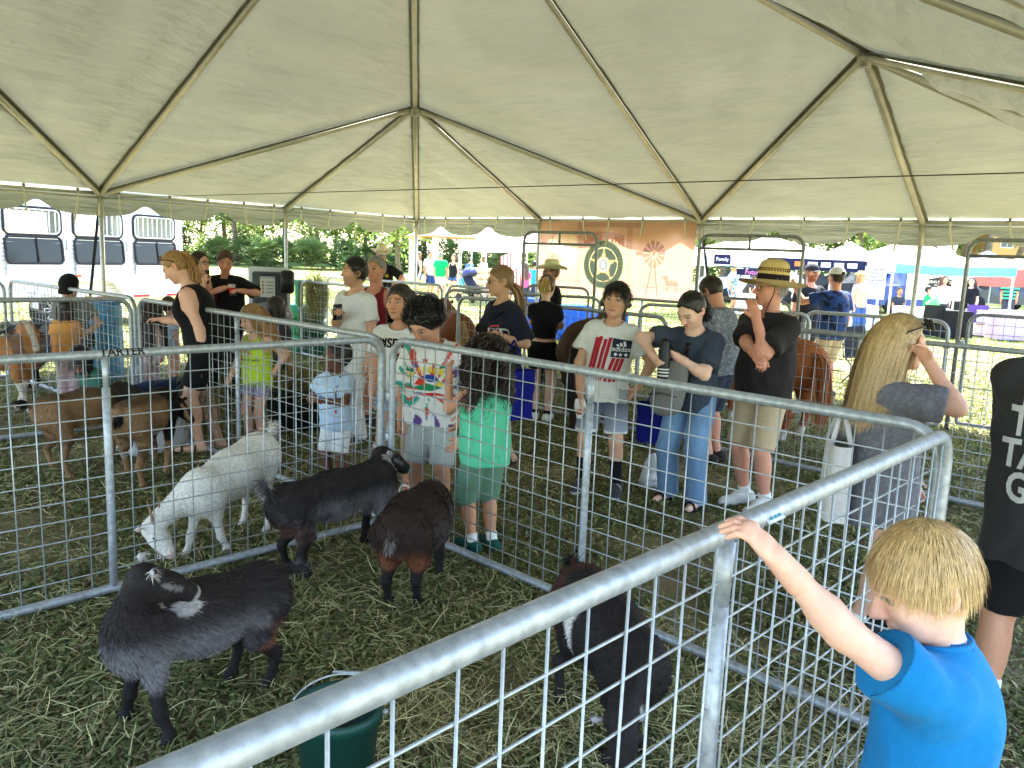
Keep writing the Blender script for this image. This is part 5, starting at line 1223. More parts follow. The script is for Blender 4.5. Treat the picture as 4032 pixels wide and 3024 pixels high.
c, f, n_ = I.hand[-1]; r = empty('brush', LW(I, c + f * .1), 0, 'dark object in the outstretched hand of the woman in black tank', 'brush'); m = MB(); m.rbox((0, 0, 0), (.15, .06, .035), .012, S(48, 44, 46)); m.build('brush_head', M_RUBBER, r); m = MB(); m.rbox((.0, 0, -.026), (.13, .045, .018), .004, S(30, 28, 28)); m.build('bristles', M_RUBBER, r)
# pink child, lady with phone, officer, small child
I = person('child with long dark hair in pale pink dotted tee beside the panel gap', px=(153, 402), h=1.04, face=-118, skin='tan', hair=('long', 'dark', dict(len=.42, back=.1)), kid=True, topfun=print_noise(S(224, 196, 198), S(190, 90, 100), 38, .62), bot='pants', bot_col=S(206, 176, 180), lod=2, hem=-.1, loose=1.4)
I = person('dark-haired woman in maroon top and jeans holding up a phone', px=(200, 300), Y=9.2, h=1.62, face=62, skin='fair', fem=True, hair=('long', 'dark', dict(len=.42, back=.1)), top_col=S(96, 30, 48), bot='jeans', bot_col=S(40, 74, 140), lod=2, hy=10, R=('px', 204, 282, -.2), Rp=(-.3, .2, -1), L=('px', 208, 280, -.1), Lp=(.3, .2, -1), Rc=.8, Lc=.8, sleeve=.9)
glasses(I, S(24, 24, 24), None, .003); phone(I, -1, 'dark phone held up by the woman in maroon top', S(50, 54, 56))
I = person('woman in black polo with gold star badge holding a red drink and a phone', px=(226, 300), Y=9.4, h=1.66, face=12, skin='ruddy', fem=True, hair=('short', 'brown', dict(len=1.1)), w=1.22, top_kind='polo', top_col=S(22, 22, 24), bot='jeans', bot_col=S(36, 50, 84), hp=24, hy=10, lod=2, R=('px', 225, 288, -.3), Rp=(-1, .4, -.3), L=('px', 240, 291, -.3), Lp=(1, .5, -.3), Rc=.8, Lc=.7, sleeve=.9, loose=1.5)
shirt_print(I, poly_tris(star_poly(.05, .05, .034)), S(206, 170, 70), .04, 0, off=.008, name='star_badge')
c, f, n_ = I.hand[-1]; r = empty('drink_cup', LW(I, c + f * .07 + n_ * .035), 0, 'cup with red drink held by the woman in black polo', 'cup'); m = MB(); m.lathe([(0, -.06), (.028, -.06), (.038, .02)], (0, 0, 0), 14, S(206, 48, 44)); m.build('drink', M_GLASSDARK, r); m = MB(); m.lathe([(.038, .02), (.041, .05), (.043, .05), (.043, .055)], (0, 0, 0), 14, S(206, 206, 206)); m.build('rim', M_GLASSDARK, r)
phone(I, 1, 'dark phone in the hand of the woman in black polo', S(26, 26, 28), M=np.column_stack([(1, 0, 0), (0, -.5, .86), (0, .86, .5)]))
I = person('small child in pale blue top and white shorts with a ponytail behind the panel', px=(171, 385), h=1.02, face=150, skin='fair', hair=('tail', 'brown', dict(tlen=.22, tie=(0, .1, .06))), kid=True, top_col=S(176, 200, 226), bot_col=S(230, 226, 226), knee=.5, lod=2, shoe_col=S(206, 96, 130))
I = person('person in dark cap, grey tee, black trousers, elbow out, by the blue barrel', px=(77, 399), h=1.30, face=10, skin='tan', hair=('short', 'black', dict()), top_col=S(112, 114, 112), bot='pants', bot_col=S(30, 30, 36), lod=2, hp=30, w=1.1, L=(.11, -.08, .56), Lp=(1, .5, .1), shoe_col=S(40, 40, 44), loose=1.5)
ball_cap(I, S(26, 26, 30))
I = person('child in orange tee and pink trousers, dark hair, back turned at the panel', px=(69, 402), h=1.05, face=-165, skin='tan', hair=('bob', 'dark', dict(len=1.2)), kid=True, top_col=S(224, 156, 84), bot='pants', bot_col=S(206, 178, 186), lod=2, hp=26, shoe_col=S(60, 70, 130), hem=-.08, loose=1.4)
I = person('child crouching by the white crate with one arm stretched through the panel', loc=(-3.85, 7.55, 0), h=1.15, face=-30, skin='ruddy', hair=('bob', 'black', dict()), kid=True, top_col=S(60, 110, 96), bot_col=S(50, 60, 80), knee=.8, crouch=.36, lean=34, hp=-10, R=('px', 92, 408, -.3), Rp=(-.5, 0, 1), lod=2, feet=((.07, -.03), (-.06, .03)))

# blonde woman in grey tee
I = person('woman with long blonde hair in an oversized grey tee, hand to her sunglasses', px=(862, 633), top=(908, 321), face=72, skin='fair', fem=True, hair=('long', S(186, 152, 104), dict(len=.30, back=.45, tip=S(216, 190, 144), n=4.2, low=-.07, front=-.060, wd=.6)), w=1.06, top_col=S(108, 108, 116), topfun=print_noise(S(106, 106, 114), S(120, 120, 128), 160, .2), bot='tights', bot_col=S(18, 18, 20), knee=.42, hem=-.135, loose=1.45, sleeve=.78, hy=6, hp=4, R=('px', 930, 364, -.14), Rp=(-.25, -.5, -1), Rn=(-.6, -.3, 0), Rc=.55, L=(.12, -.1, .5), feet=((.05, -.06), (-.05, .04)), shoe_col=S(32, 32, 34), sole=S(60, 60, 60), sock=(S(226, 226, 224), .05))
BL = I
m = MB()
for sd in (1, -1):
    ring = [I.HP(sd * .034 + .028 * math.cos(t), -.100 + .012 * math.sin(t), .092 + .024 * math.sin(t)) for t in np.linspace(0, 2 * PI, 15)[:-1]]; m.tube(ring, .004, 5, S(24, 22, 22), closed=True); m.add(np.array(ring + [I.HP(sd * .034, -.102, .092)]), T=[(i, (i + 1) % 14, 14) for i in range(14)], col=S(60, 54, 44)); m.tube([I.HP(sd * .062, -.09, .095), I.HP(sd * .090, .0, .055), I.HP(sd * .086, .035, .012)], .004, 5, S(24, 22, 22))
m.build('sunglasses', M_GLASSDARK, I.root)
p = LW(I, I.hip - I.fwd * .20 + I.rt * -.06 + V3(0, 0, -.10)); tote((p[0], p[1], p[2] - .08), (.34, .12, .36), S(206, 204, 206), 'off-white canvas bag hanging behind the blonde woman', 1.3, strap_to=.14, name='canvas_bag')
# man at the right edge
I = person('man in black tee with grey western lettering on his back, at the right edge', px=(1025, 742), h=1.74, face=152, skin='tan', hair=('short', 'dark', dict()), w=1.24, belly=.03, top_col=S(46, 45, 47), bot_col=S(22, 22, 24), knee=.92, hem=-.10, loose=1.7, L=(.02, -.24, .62), R=(-.02, -.24, .62), feet=((.09, .0), (-.07, .04)), sock=(S(228, 228, 228), .085), shoe_col=S(24, 24, 27), sole=S(30, 30, 32), hp=5, lod=1)
for k, t_ in enumerate(('JESUS', 'TEXAS', 'TACOS', 'GUNS')): shirt_print(I, text_tris(t_, .03) * np.array([.72, 1.15]), S(178, 178, 176), -.07, .115 - .118 * k, .125, back=True, off=.006, name='lettering')

# the blond boy in front
hb = EYE + unit(ray(920, 597)) * 1.80
I = person('blond boy in bright blue tee, mouth open, arm over the top rail', headat=hb, h=float(hb[2]) / .918, face=-122, skin=S(232, 184, 162), hair=('bowl', S(188, 150, 98), dict(len=.72, front=-.066, cap=.008, low=-.022, tip=S(226, 200, 146), n=1.5)), kid=True, lod=0, w=.93, hs=.97, top_col=S(22, 118, 178), bot_col=S(60, 66, 80), hy=30, hp=26, mouth=1.0, L=('w', at(752, 536, 1.262)), Lp=(.1, .35, -1), Lc=.55, Ln=(-.4, .5, -1), R=(-.14, -.05, .5), loose=1.4, sleeve=.55, hem=-.08)
BOY = I
# ------------------------------------------------------------------ animals
def animal(label, cat, name, feet, zr, zs, poll, muz, girth, colfn, kind='goat', ears=None, horns=None, tail=(.05, .9, .08), fur=7000, furlen=.035, vox=.0115, neckr=1.0, legr=1.0, group=None, beard=0, maneC=None, tailC=None, eyes=True, belly=1.0, earC=None, furw=.0042):
    """feet: hind left, hind right, front left, front right (world xy); zr, zs = height of rump and withers; poll, muz = world points"""
    hl, hr, fl, fr = [np.array([p[0], p[1], 0.0]) for p in feet]
    hm, fm = (hl + hr) / 2, (fl + fr) / 2; ax = unit(fm - hm); lf = np.array([-ax[1], ax[0], 0.0]); U = V3(0, 0, 1)
    root = empty(name, (hm + fm) / 2, 0, label, cat, group); O = (hm + fm) / 2
    g = girth; Lb = np.linalg.norm(fm - hm)
    hipP = hm + U * (zr - g * .80) - ax * .02 * 1; shP = fm + U * (zs - g * .82) + ax * .0; mid = (hipP + shP) / 2 - U * g * .12
    poll, muz = np.asarray(poll, float), np.asarray(muz, float); hd = unit(muz - poll); Lh = max(np.linalg.norm(muz - poll), 0.0 if kind == 'pony' else g * 1.18); muz = poll + hd * Lh
    hu = unit(U - hd * (U @ hd)) if abs(hd[2]) < .9 else unit(ax * -np.sign(hd[2]) * -1 - hd * ((ax * -np.sign(hd[2]) * -1) @ hd)); hs_ = np.cross(hd, hu)
    pony = kind == 'pony'
    pr = [dict(rc(hipP, mid, g * .88, g * .98 * belly), k=.06), dict(rc(mid, shP, g * .98 * belly, g * .85), k=.06), dict(el(hipP - ax * g * .35 + U * .0, V3(g * .8, g * .8, g * .82)), k=.06), dict(el(shP + ax * g * .35 - U * g * .15, V3(g * .72, g * .72, g * .85)), k=.06)]
    nb_ = shP + ax * g * .35 + U * g * .35; nm = (nb_ + poll) / 2 + (ax * .1 + U * .05) * g * 0
    pr += [dict(rc(nb_, poll - hd * Lh * .1, g * .60 * neckr, g * .36 * neckr), k=.05)]
    # head
    pr += [dict(rc(poll, poll + hd * Lh * .45, Lh * .30, Lh * .27), k=.02), dict(rc(poll + hd * Lh * .45, muz - hd * Lh * .10, Lh * .25, Lh * .175 if not pony else Lh * .16), k=.02), dict(el(poll + hd * Lh * .25 - hu * Lh * .14, V3(1, 1, 1) * Lh * .22), k=.02)]
    subs = []
    for sd in (1, -1):
        eye = poll + hd * Lh * .34 + hs_ * sd * Lh * .22 + hu * Lh * .14; pr.append(dict(el(eye, V3(1, 1, 1) * Lh * .075), k=.02))
        e = (ears or {}).get('len', .42 if not pony else .32) * Lh; ed = unit(hs_ * sd * (ears or {}).get('out', 1.0) + hu * (ears or {}).get('up', .25) - hd * (ears or {}).get('back', .25))
        b = poll - hd * Lh * .02 + hs_ * sd * Lh * .20 + hu * Lh * .13; pr.append(dict(rc(b, b + ed * e, Lh * .07, Lh * .035, (unit(np.cross(ed, hs_ + .01 * hu)), .4)), k=.012)); pr.append(dict(el(b + ed * e * .55, V3(1, 1, 1) * Lh * .085), k=.01, ))
    for F_, sd in ((hl, 1), (hr, -1)):
        hp_ = hipP + lf * sd * g * .52 - ax * g * .15 - U * g * .25; st = hp_ + ax * g * .35 - U * (hp_[2] - zr * .46); st = (hp_ + V3(F_[0], F_[1], hp_[2])) / 2 * 0 + V3(hp_[0], hp_[1], zr * .47) + ax * g * .40; hk = F_ - ax * g * .28 + U * zr * .29
        r0 = g * legr; pr += [dict(rc(hp_, st, r0 * .62, r0 * .40), k=.05), dict(rc(st, hk, r0 * .32, r0 * .20), k=.03), dict(rc(hk, F_ + U * .03 - ax * .005, r0 * .175, r0 * .15), k=.02), dict(rc(F_ + U * .035, F_ + ax * .02 + U * .012, r0 * .19, r0 * .20), k=.01)]
    for F_, sd in ((fl, 1), (fr, -1)):
        sp = shP + lf * sd * g * .48 + ax * g * .12 - U * g * .25; eb = V3(sp[0], sp[1], zs * .50) - ax * g * .08; kn = (eb + F_) / 2 + ax * g * .06 - U * .01
        r0 = g * legr; pr += [dict(rc(sp, eb, r0 * .48, r0 * .30), k=.05), dict(rc(eb, kn, r0 * .26, r0 * .19), k=.03), dict(rc(kn, F_ + U * .03, r0 * .18, r0 * .145), k=.02), dict(rc(F_ + U * .035, F_ + ax * .02 + U * .012, r0 * .185, r0 * .195), k=.01)]
    t0 = hipP - ax * g * 1.05 + U * g * .45; te = t0 + (-ax * tail[0] + U * tail[2] + lf * tail[1] * 0)
    if kind == 'goat': pr.append(dict(rc(t0, te, g * .16, g * .10), k=.03))
    for p in pr:
        pass
    Vt, Qt = solid(pr, vox, .03)
    N_ = normals(Vt, Qt)
    ctx = Person(); ctx.__dict__.update(dict(hm=hm, fm=fm, ax=ax, lf=lf, g=g, Lb=Lb, poll=poll, muz=muz, hd=hd, hu=hu, hs=hs_, Lh=Lh, zr=zr, zs=zs, hip=hipP, sh=shP, tail=(t0, te), N=N_, nb=nb_))
    ctx.s = (Vt - hm) @ ax / Lb; ctx.y = (Vt - hm) @ lf; ctx.z = Vt[:, 2]; qh = Vt - poll; ctx.h = np.stack([qh @ hd, qh @ hs_, qh @ hu], -1) / Lh
    ctx.head = (ctx.h[:, 0] > -.25) & (np.linalg.norm(qh - np.outer(np.clip(qh @ hd, 0, Lh), hd), axis=1) < Lh * .62); ctx.tailm = np.linalg.norm(Vt - te, axis=1) < g * .3
    C = colfn(Vt, ctx); obj('body', mk_mesh('body', Vt - O, Qt, C), M_FUR, root)
    m = MB()
    if eyes:
        for sd in (1, -1):
            e = poll + hd * Lh * .34 + hs_ * sd * Lh * .275 + hu * Lh * .15; m = MB(); m.add(*solid([el(e - O, V3(1, 1, 1) * Lh * .042)], Lh * .018), col=S(24, 18, 12)); m.build('eye', M_GLASSDARK, root)
    if horns:
        for sd in (1, -1):
            b = poll + hs_ * sd * Lh * .09 + hu * Lh * .24 - hd * Lh * .02; d = unit(hu * .8 - hd * .75 + hs_ * sd * .18); m = MB(); m.tube([b - O, b + d * horns * .5 - O, b + d * horns - hd * horns * .15 - O], [Lh * .055, Lh * .042, Lh * .012], 8, S(150, 118, 92)); m.build('horn', M_PLASTIC, root)
    # coat of short hairs
    if fur:
        fc = Vt[Qt].mean(1); ar = np.linalg.norm(np.cross(Vt[Qt[:, 2]] - Vt[Qt[:, 0]], Vt[Qt[:, 3]] - Vt[Qt[:, 1]]), axis=1); pick = RNG.choice(len(Qt), fur, p=ar / ar.sum())
        wgt = RNG.dirichlet((1, 1, 1, 1), fur); r_ = (Vt[Qt[pick]] * wgt[..., None]).sum(1); nn = N_[Qt[pick]].mean(1); nn /= np.linalg.norm(nn, axis=1)[:, None] + 1e-9; cc = C[Qt[pick]].mean(1)
        onhead = np.linalg.norm(r_ - poll - np.outer(np.clip((r_ - poll) @ hd, 0, Lh), hd), axis=1) < Lh * .5; leg = r_[:, 2] < zr * .42
        ln = np.where(onhead, .22, np.where(leg, .30, 1.0)) * furlen * RNG.uniform(.6, 1.25, fur)
        fd = np.where(onhead[:, None], -hd[None], -ax[None] * .8 - U[None] * .7); fd = fd - nn * (fd * nn).sum(1)[:, None]; fd /= np.linalg.norm(fd, axis=1)[:, None] + 1e-9
        d = fd + nn * .30 + RNG.normal(size=(fur, 3)) * .16; d /= np.linalg.norm(d, axis=1)[:, None]
        P = np.stack([r_ - nn * .002, r_ + d * ln[:, None] - U[None] * ln[:, None] * .1], 1) - O
        V_, Q_, C_ = ribbons(P, np.full(fur, furw), cc * RNG.uniform(.55, 1.5, (fur, 1)), .3)
        # shaggy tail
        if kind == 'goat':
            nt_ = 160; r0 = t0 + (te - t0) * RNG.uniform(.2, 1, (nt_, 1)) - O; d0 = unit(te - t0)[None] + RNG.normal(size=(nt_, 3)) * .45; Pt = grow(r0, d0, RNG.uniform(.04, .09, nt_), 3, V3(0, 0, -.6), []); tcol = np.array(tailC if tailC is not None else (.05, .05, .05))
            a_ = ribbons(Pt, np.full(nt_, .006), tcol[None] * RNG.uniform(.5, 1.4, (nt_, 1)), .2); Q_ = np.concatenate([Q_, a_[1] + len(V_)]); V_ = np.concatenate([V_, a_[0]]); C_ = np.concatenate([C_, a_[2]])
        o = obj('coat', mk_mesh('coat', V_, Q_, C_), M_FUR, root); o['kind'] = 'stuff'
    if beard:
        P = grow(np.tile(poll + hd * Lh * .62 - hu * Lh * .2 - O, (60, 1)) + RNG.normal(size=(60, 3)) * .008, np.tile(-U, (60, 1)) + RNG.normal(size=(60, 3)) * .25, RNG.uniform(.5, 1, 60) * beard, 4, V3(0, 0, -.5), []); a_ = ribbons(P, np.full(60, .004), np.tile(C[ctx.head].mean(0), (60, 1))); obj('beard', mk_mesh('beard', *a_), M_FUR, root)
    if pony:
        tc = np.array(tailC); nt_ = 420; r0 = hipP - ax * g * .98 + U * g * .40 - O + RNG.normal(size=(nt_, 3)) * .02
        P = grow(r0, np.tile(-ax * 1.0 + U * .1, (nt_, 1)) + RNG.normal(size=(nt_, 3)) * .2, RNG.uniform(.75, 1.0, nt_) * zr * .72, 10, V3(0, 0, -2.8), [], rand=.05); a_ = ribbons(P, np.full(nt_, .010), tc[None] * RNG.uniform(.6, 1.35, (nt_, 1)), .4); obj('tail', mk_mesh('tail', *a_), M_HAIR, root)
        mc = np.array(maneC); nm_ = 260; t = RNG.uniform(0, 1, (nm_, 1)); r0 = nb_ + U * g * .3 + (poll + U * g * .25 - nb_ - U * g * .3) * t - O; P = grow(r0, lf[None] * .6 + U[None] * .4 + RNG.normal(size=(nm_, 3)) * .2, RNG.uniform(.14, .24, nm_), 6, V3(0, 0, -1.6), []); a_ = ribbons(P, np.full(nm_, .010), mc[None] * RNG.uniform(.6, 1.3, (nm_, 1)), .4); obj('mane', mk_mesh('mane', *a_), M_HAIR, root)
    return root
def mixm(C, m, c, a=1.0):
    m = np.asarray(m, float)[:, None] * a; return C * (1 - m) + np.array(c)[None] * m
def sm(x, a, b): t = np.clip((x - a) / (b - a), 0, 1); return t * t * (3 - 2 * t)
BLK, GRY, RUST, WHT = S(44, 38, 37), S(138, 134, 136), S(120, 72, 48), S(214, 210, 204)
def dark_goat(grey=1.0, rust=1.0, brown=0.0):
    def f(V, c):
        n = vnoise(V * 16); n2_ = vnoise(V * 60); C = np.tile(np.array(BLK), (len(V), 1))
        if brown: C = mixm(C, np.ones(len(V)), S(52, 36, 30), brown)
        flank = sm(-(c.z - c.zr * .90), 0, .12) * sm(c.z, c.zr * .34, c.zr * .5); C = mixm(C, flank * sm(c.s + .25 * n, -.1, .5), GRY, .75 * grey)
        C = mixm(C, sm(-c.s + .15 * n, -.12, .12) * sm(-(c.z - c.zr * .7), 0, .1) * sm(c.z, c.zr * .33, c.zr * .45), RUST, rust)
        C = mixm(C, np.clip(n2_, 0, 1) * flank, GRY, .4 * grey)
        C = mixm(C, sm(c.zr * .42 - c.z, 0, .03), S(30, 26, 26)); C = mixm(C, c.head, S(36, 31, 31))
        ear = c.head & (np.abs(c.h[:, 1]) > .34); C = mixm(C, ear & (np.abs(c.h[:, 1]) < .62), S(178, 172, 168), .85); C = mixm(C, c.head & (c.h[:, 0] > .94), S(170, 165, 160), .8); C = mixm(C, c.head & (np.abs(c.h[:, 1]) > .16) & (c.h[:, 0] > .2) & (c.h[:, 0] < .62) & (c.h[:, 2] > .02) & (c.h[:, 2] < .12), S(150, 145, 140), .35)
        C = mixm(C, c.tailm, S(90, 88, 90), .6 * grey); return C
    return f
def P3(x, y, Y): return atY(x, y, Y)
FEED = 'goats in the pens'
animal('black and grey goat in the foreground turning its head back over its shoulder', 'goat', 'goat', [(-.93, 2.99), (-1.10, 3.05), (-1.16, 2.60), (-1.38, 2.74)], .48, .50, P3(146, 580, 2.56), P3(196, 594, 2.66), .132, dark_goat(.9, 1.2), tail=(.09, 0, .01), tailC=S(58, 56, 58), group=FEED, fur=22000, furlen=.026, furw=.0026, ears=dict(out=1, up=.55, back=.35, len=.55), vox=.0095, legr=.92)
animal('grey-black goat with raised head, reaching toward the tie-dye boy\'s hand', 'goat', 'goat', [(-1.20, 4.21), (-1.06, 4.08), (-.86, 4.62), (-.72, 4.50)], .50, .53, P3(383, 456, 4.70), P3(408, 470, 4.80), .130, dark_goat(1.1, .45), tail=(.05, 0, .10), tailC=S(96, 92, 94), group=FEED, fur=18000, furlen=.024, furw=.003, ears=dict(out=1, up=.1, back=.4, len=.55), legr=.92)
animal('dark brown goat seen from behind in the middle of the pen', 'goat', 'goat', [(-.575, 3.79), (-.43, 3.80), (-.50, 4.22), (-.36, 4.18)], .52, .50, P3(428, 520, 4.34), P3(446, 540, 4.42), .142, dark_goat(.25, 1.1, .8), tail=(.05, 0, -.05), tailC=S(120, 112, 108), group=FEED, fur=18000, furlen=.022, furw=.003, ears=dict(out=1, up=.2, back=.2, len=.5), belly=1.12, legr=.9)
def bw(V, c):
    C = np.tile(np.array(S(36, 31, 31)), (len(V), 1)); n = vnoise(V * 14); C = mixm(C, sm(.17 - np.abs(c.s - .32 + .05 * n), 0, .05) * (c.z < c.zr * (.93 + .04 * n)) * (c.z > c.zr * .25), WHT); C = mixm(C, c.s < -.05 + .1 * n, S(70, 42, 30), .6)
    C = mixm(C, c.head & (np.abs(c.h[:, 1]) < .10) & (c.h[:, 0] < .62) & (c.h[:, 0] > .05) & (c.h[:, 2] > .05), WHT, .9); C = mixm(C, c.head & (np.abs(c.h[:, 1]) > .36) & (np.abs(c.h[:, 1]) < .66), S(166, 164, 164), .85); return C
a0, a1, b0, b1 = at(560, 700), at(606, 690), at(606, 765), at(644, 752)
animal('black goat with white side band grazing head down behind the nearest panel', 'goat', 'goat', [a0, a1, b0, b1], .52, .48, P3(622, 722, 2.32), P3(624, 772, 2.26), .138, bw, tail=(.04, 0, .03), tailC=S(24, 22, 22), group=FEED, fur=14000, furlen=.02, furw=.003, ears=dict(out=1, up=.1, back=.1, len=.5), legr=.9)
def white(V, c):
    n = vnoise(V * 9); C = np.array(S(212, 206, 194))[None] * (1 + .05 * n)[:, None]; C = mixm(C, c.head & (np.abs(c.h[:, 1]) > .4), S(206, 176, 160), .6); C = mixm(C, c.z < .03, S(150, 140, 120)); C = mixm(C, c.head & (c.h[:, 0] > .9), S(212, 168, 158), .7); return C
animal('white goat with brown horns grazing head down behind the lettered panel', 'goat', 'goat', [(-1.48, 4.74), (-1.66, 4.84), (-1.60, 4.40), (-1.80, 4.32)], .60, .50, P3(153, 530, 4.16), P3(172, 556, 4.10), .142, white, tail=(.03, 0, .09), tailC=S(206, 200, 188), group=FEED, fur=14000, furlen=.012, furw=.003, horns=.13, ears=dict(out=1, up=-.1, back=.35, len=.55), beard=.06, legr=.82)
def brown_goat(V, c):
    n = vnoise(V * 12); C = np.array(S(134, 104, 74))[None] * (1 + .14 * n)[:, None]; C = mixm(C, sm(c.s + .12 * n, .55, .9) * (c.z > c.zr * .4), S(26, 22, 20)); C = mixm(C, sm(c.z, c.zr * .93, c.zr * 1.0), S(40, 30, 24), .6); C = mixm(C, (c.z < c.zr * .5) * (c.z > c.zr * .28) * (np.clip(n, 0, 1) > .05), S(60, 46, 38), .6)
    C = mixm(C, sm(.30 * c.zr - np.abs(c.z - c.zr * .42), .05, .1) * sm(-np.abs(c.s - .45), -.3, -.1) * (c.N[:, 2] < -.2), S(196, 190, 180), .8); C = mixm(C, c.head, S(30, 24, 22)); C = mixm(C, c.head & (np.abs(np.abs(c.h[:, 1]) - .18) < .06) & (c.h[:, 2] > 0) & (c.h[:, 0] > .1), S(176, 140, 100), .8); C = mixm(C, c.head & (c.h[:, 0] < .15) & (c.h[:, 2] < -.05), S(150, 110, 76), .7); C = mixm(C, c.tailm, S(22, 18, 18)); return C
a0, a1, b0, b1 = at(70, 480), at(53, 470), at(125, 466), at(113, 458)
animal('brown goat with black shoulders and upturned black tail, left of its twin', 'goat', 'goat', [a1, a0, b1, b0], .60, .62, P3(148, 400, 6.05), P3(166, 412, 5.95), .145, brown_goat, tail=(.10, 0, .05), tailC=S(26, 22, 22), group=FEED, fur=7000, furlen=.022, ears=dict(out=.8, up=.7, back=.3), legr=.85)
a0, a1, b0, b1 = at(143, 489), at(128, 474), at(166, 474), at(156, 463)
animal('brown goat with black neck seen from behind, right of its twin', 'goat', 'goat', [a1, a0, b1, b0], .60, .62, P3(178, 405, 6.30), P3(191, 420, 6.28), .150, brown_goat, tail=(.03, 0, -.05), tailC=S(26, 22, 22), group=FEED, fur=7000, furlen=.022, ears=dict(out=.8, up=.7, back=.3), legr=.85)
def tan_goat(V, c):
    n = vnoise(V * 7 + 3); C = np.array(S(164, 110, 66))[None] * (1 + .08 * n)[:, None]; C = mixm(C, (n > .15) & (c.s < .75) & (c.z > c.zr * .4) & ~c.head, S(204, 190, 172)); C = mixm(C, c.z < c.zr * .42, S(206, 196, 182), .9); C = mixm(C, c.head & (np.abs(c.h[:, 1]) > .3), S(96, 72, 60), .8); C = mixm(C, c.head & (np.abs(c.h[:, 1]) < .1) & (c.h[:, 2] > .05), WHT, .7); return C
b0, b1 = at(29, 413), at(17, 410)
animal('tan and white goat with drooping ears at the left edge', 'goat', 'goat', [b0 + V3(-.78, -.1, 0), b1 + V3(-.78, .1, 0), b1, b0], .74, .75, P3(26, 331, 8.1), P3(36, 351, 7.92), .185, tan_goat, tail=(.05, 0, .05), group=FEED, fur=3000, furlen=.02, ears=dict(out=.7, up=-.8, back=-.1, len=.7), legr=.8, vox=.012)
def grey_goat(V, c):
    n = vnoise(V * 8 + 9); C = np.tile(np.array(S(34, 30, 30)), (len(V), 1)); return mixm(C, n > .1, S(120, 116, 116), .8)
animal('black and grey goat behind the tan and white goat', 'goat', 'goat', [(-5.5, 9.2), (-5.5, 9.0), (-5.0, 9.2), (-5.0, 9.0)], .78, .80, P3(14, 333, 8.95), P3(30, 338, 8.8), .19, grey_goat, tail=(.05, 0, .05), group=FEED, fur=2500, furlen=.02, ears=dict(out=.9, up=-.5, back=.3, len=.7), vox=.013)
def pony_col(a, b, sock=None):
    def f(V, c):
        n = vnoise(V * 5); C = np.array(a)[None] * (1 + .15 * n)[:, None]; C = mixm(C, c.z < c.zr * .45, b, .7)
        if sock: C = mixm(C, c.z < .13 + .03 * n, sock)
        return C
    return f
a0, a1 = at(573, 430), at(592, 434)
animal('dark brown pony seen from behind beyond the girl in the crop top', 'pony', 'pony', [a0, a1, a0 + V3(.28, 1.0, 0), a1 + V3(.28, 1.0, 0)], 1.13, 1.10, a0 + V3(.55, 1.55, 1.15), a0 + V3(.65, 1.85, .85), .30, pony_col(S(72, 50, 36), S(44, 34, 28)), kind='pony', fur=5000, furlen=.03, tailC=S(38, 30, 26), maneC=S(40, 32, 28), vox=.022, legr=.8, eyes=False, group='ponies')
a0, a1 = at(781, 442), at(799, 438)
animal('chestnut pony with white hind foot, rump toward us, behind the straw-hat man', 'pony', 'pony', [a0, a1, a0 + V3(-.25, .95, 0), a1 + V3(-.25, .95, 0)], 1.02, 1.0, a0 + V3(-.45, 1.45, 1.05), a0 + V3(-.5, 1.75, .75), .29, pony_col(S(158, 92, 52), S(140, 82, 50), S(210, 200, 190)), kind='pony', fur=5000, furlen=.03, tailC=S(170, 104, 62), maneC=S(176, 112, 70), vox=.022, legr=.8, eyes=False, group='ponies')
c_ = V3(-.80, 11.3, 0)
animal('small brown pony with pale tail between the far panels', 'pony', 'pony', [c_ + V3(-.1, 0, 0), c_ + V3(.12, 0, 0), c_ + V3(-.25, .75, 0), c_ + V3(-.03, .75, 0)], .90, .88, c_ + V3(-.3, 1.2, .95), c_ + V3(-.35, 1.45, .7), .26, pony_col(S(118, 70, 42), S(96, 58, 40)), kind='pony', fur=2000, furlen=.03, tailC=S(196, 162, 112), maneC=S(196, 162, 112), vox=.026, legr=.8, eyes=False, group='ponies')
# ------------------------------------------------------------------ horse trailer
s0 = np.array([-8.72, 15.2, 0]); tdir = np.array([.375, .927])
tr = empty('horse_trailer', s0, math.atan2(tdir[1], tdir[0]), 'white livestock trailer with three barred windows and ribbed siding behind the pens', 'trailer')
TW = S(226, 230, 234)
wins = [(-3.2, 1.12), (-1.79, 1.12), (-.38, 1.12), (1.02, 1.12), (2.43, 1.10)]
X0, X1, Z0, Z1, ZT, TD = -5.6, 3.23, .56, 1.79, 3.0, 2.15
def holed(yy, name, flip):
    xs = [X0]; 
    for c_x, w_ in wins: xs += [c_x - w_ / 2, c_x + w_ / 2]
    xs.append(X1); m = MB()
    def sheet(xa, xb, za, zb): m.box(((xa + xb) / 2, yy, (za + zb) / 2), (xb - xa, .03, zb - za), TW)
    sheet(X0, X1, Z0, 1.25 if not flip else Z1); sheet(X0, X1, 2.27, ZT)
    if not flip: sheet(X0, X1, 1.25, Z1)
    for i in range(0, len(xs), 2): sheet(xs[i], xs[i + 1], Z1, 2.27)
    return m.build(name, M_PAINT, tr, smooth=False)
holed(.015, 'wall', False); holed(TD - .015, 'wall', True)
m = MB(); m.rbox(((X0 + X1) / 2, TD / 2, ZT + .02), (X1 - X0 + .06, TD + .06, .08), .03, TW); m.build('roof', M_PAINT, tr)
m = MB(); m.box((X1 - .02, TD / 2, (Z0 + ZT) / 2), (.03, TD - .07, ZT - Z0), TW); m.build('rear_wall', M_PAINT, tr, smooth=False)
m = MB(); m.box(((X0 + X1) / 2, TD / 2, .60), (X1 - X0 - .1, TD - .1, .06), S(70, 72, 76)); m.build('floor_pan', M_RUBBER, tr, smooth=False)
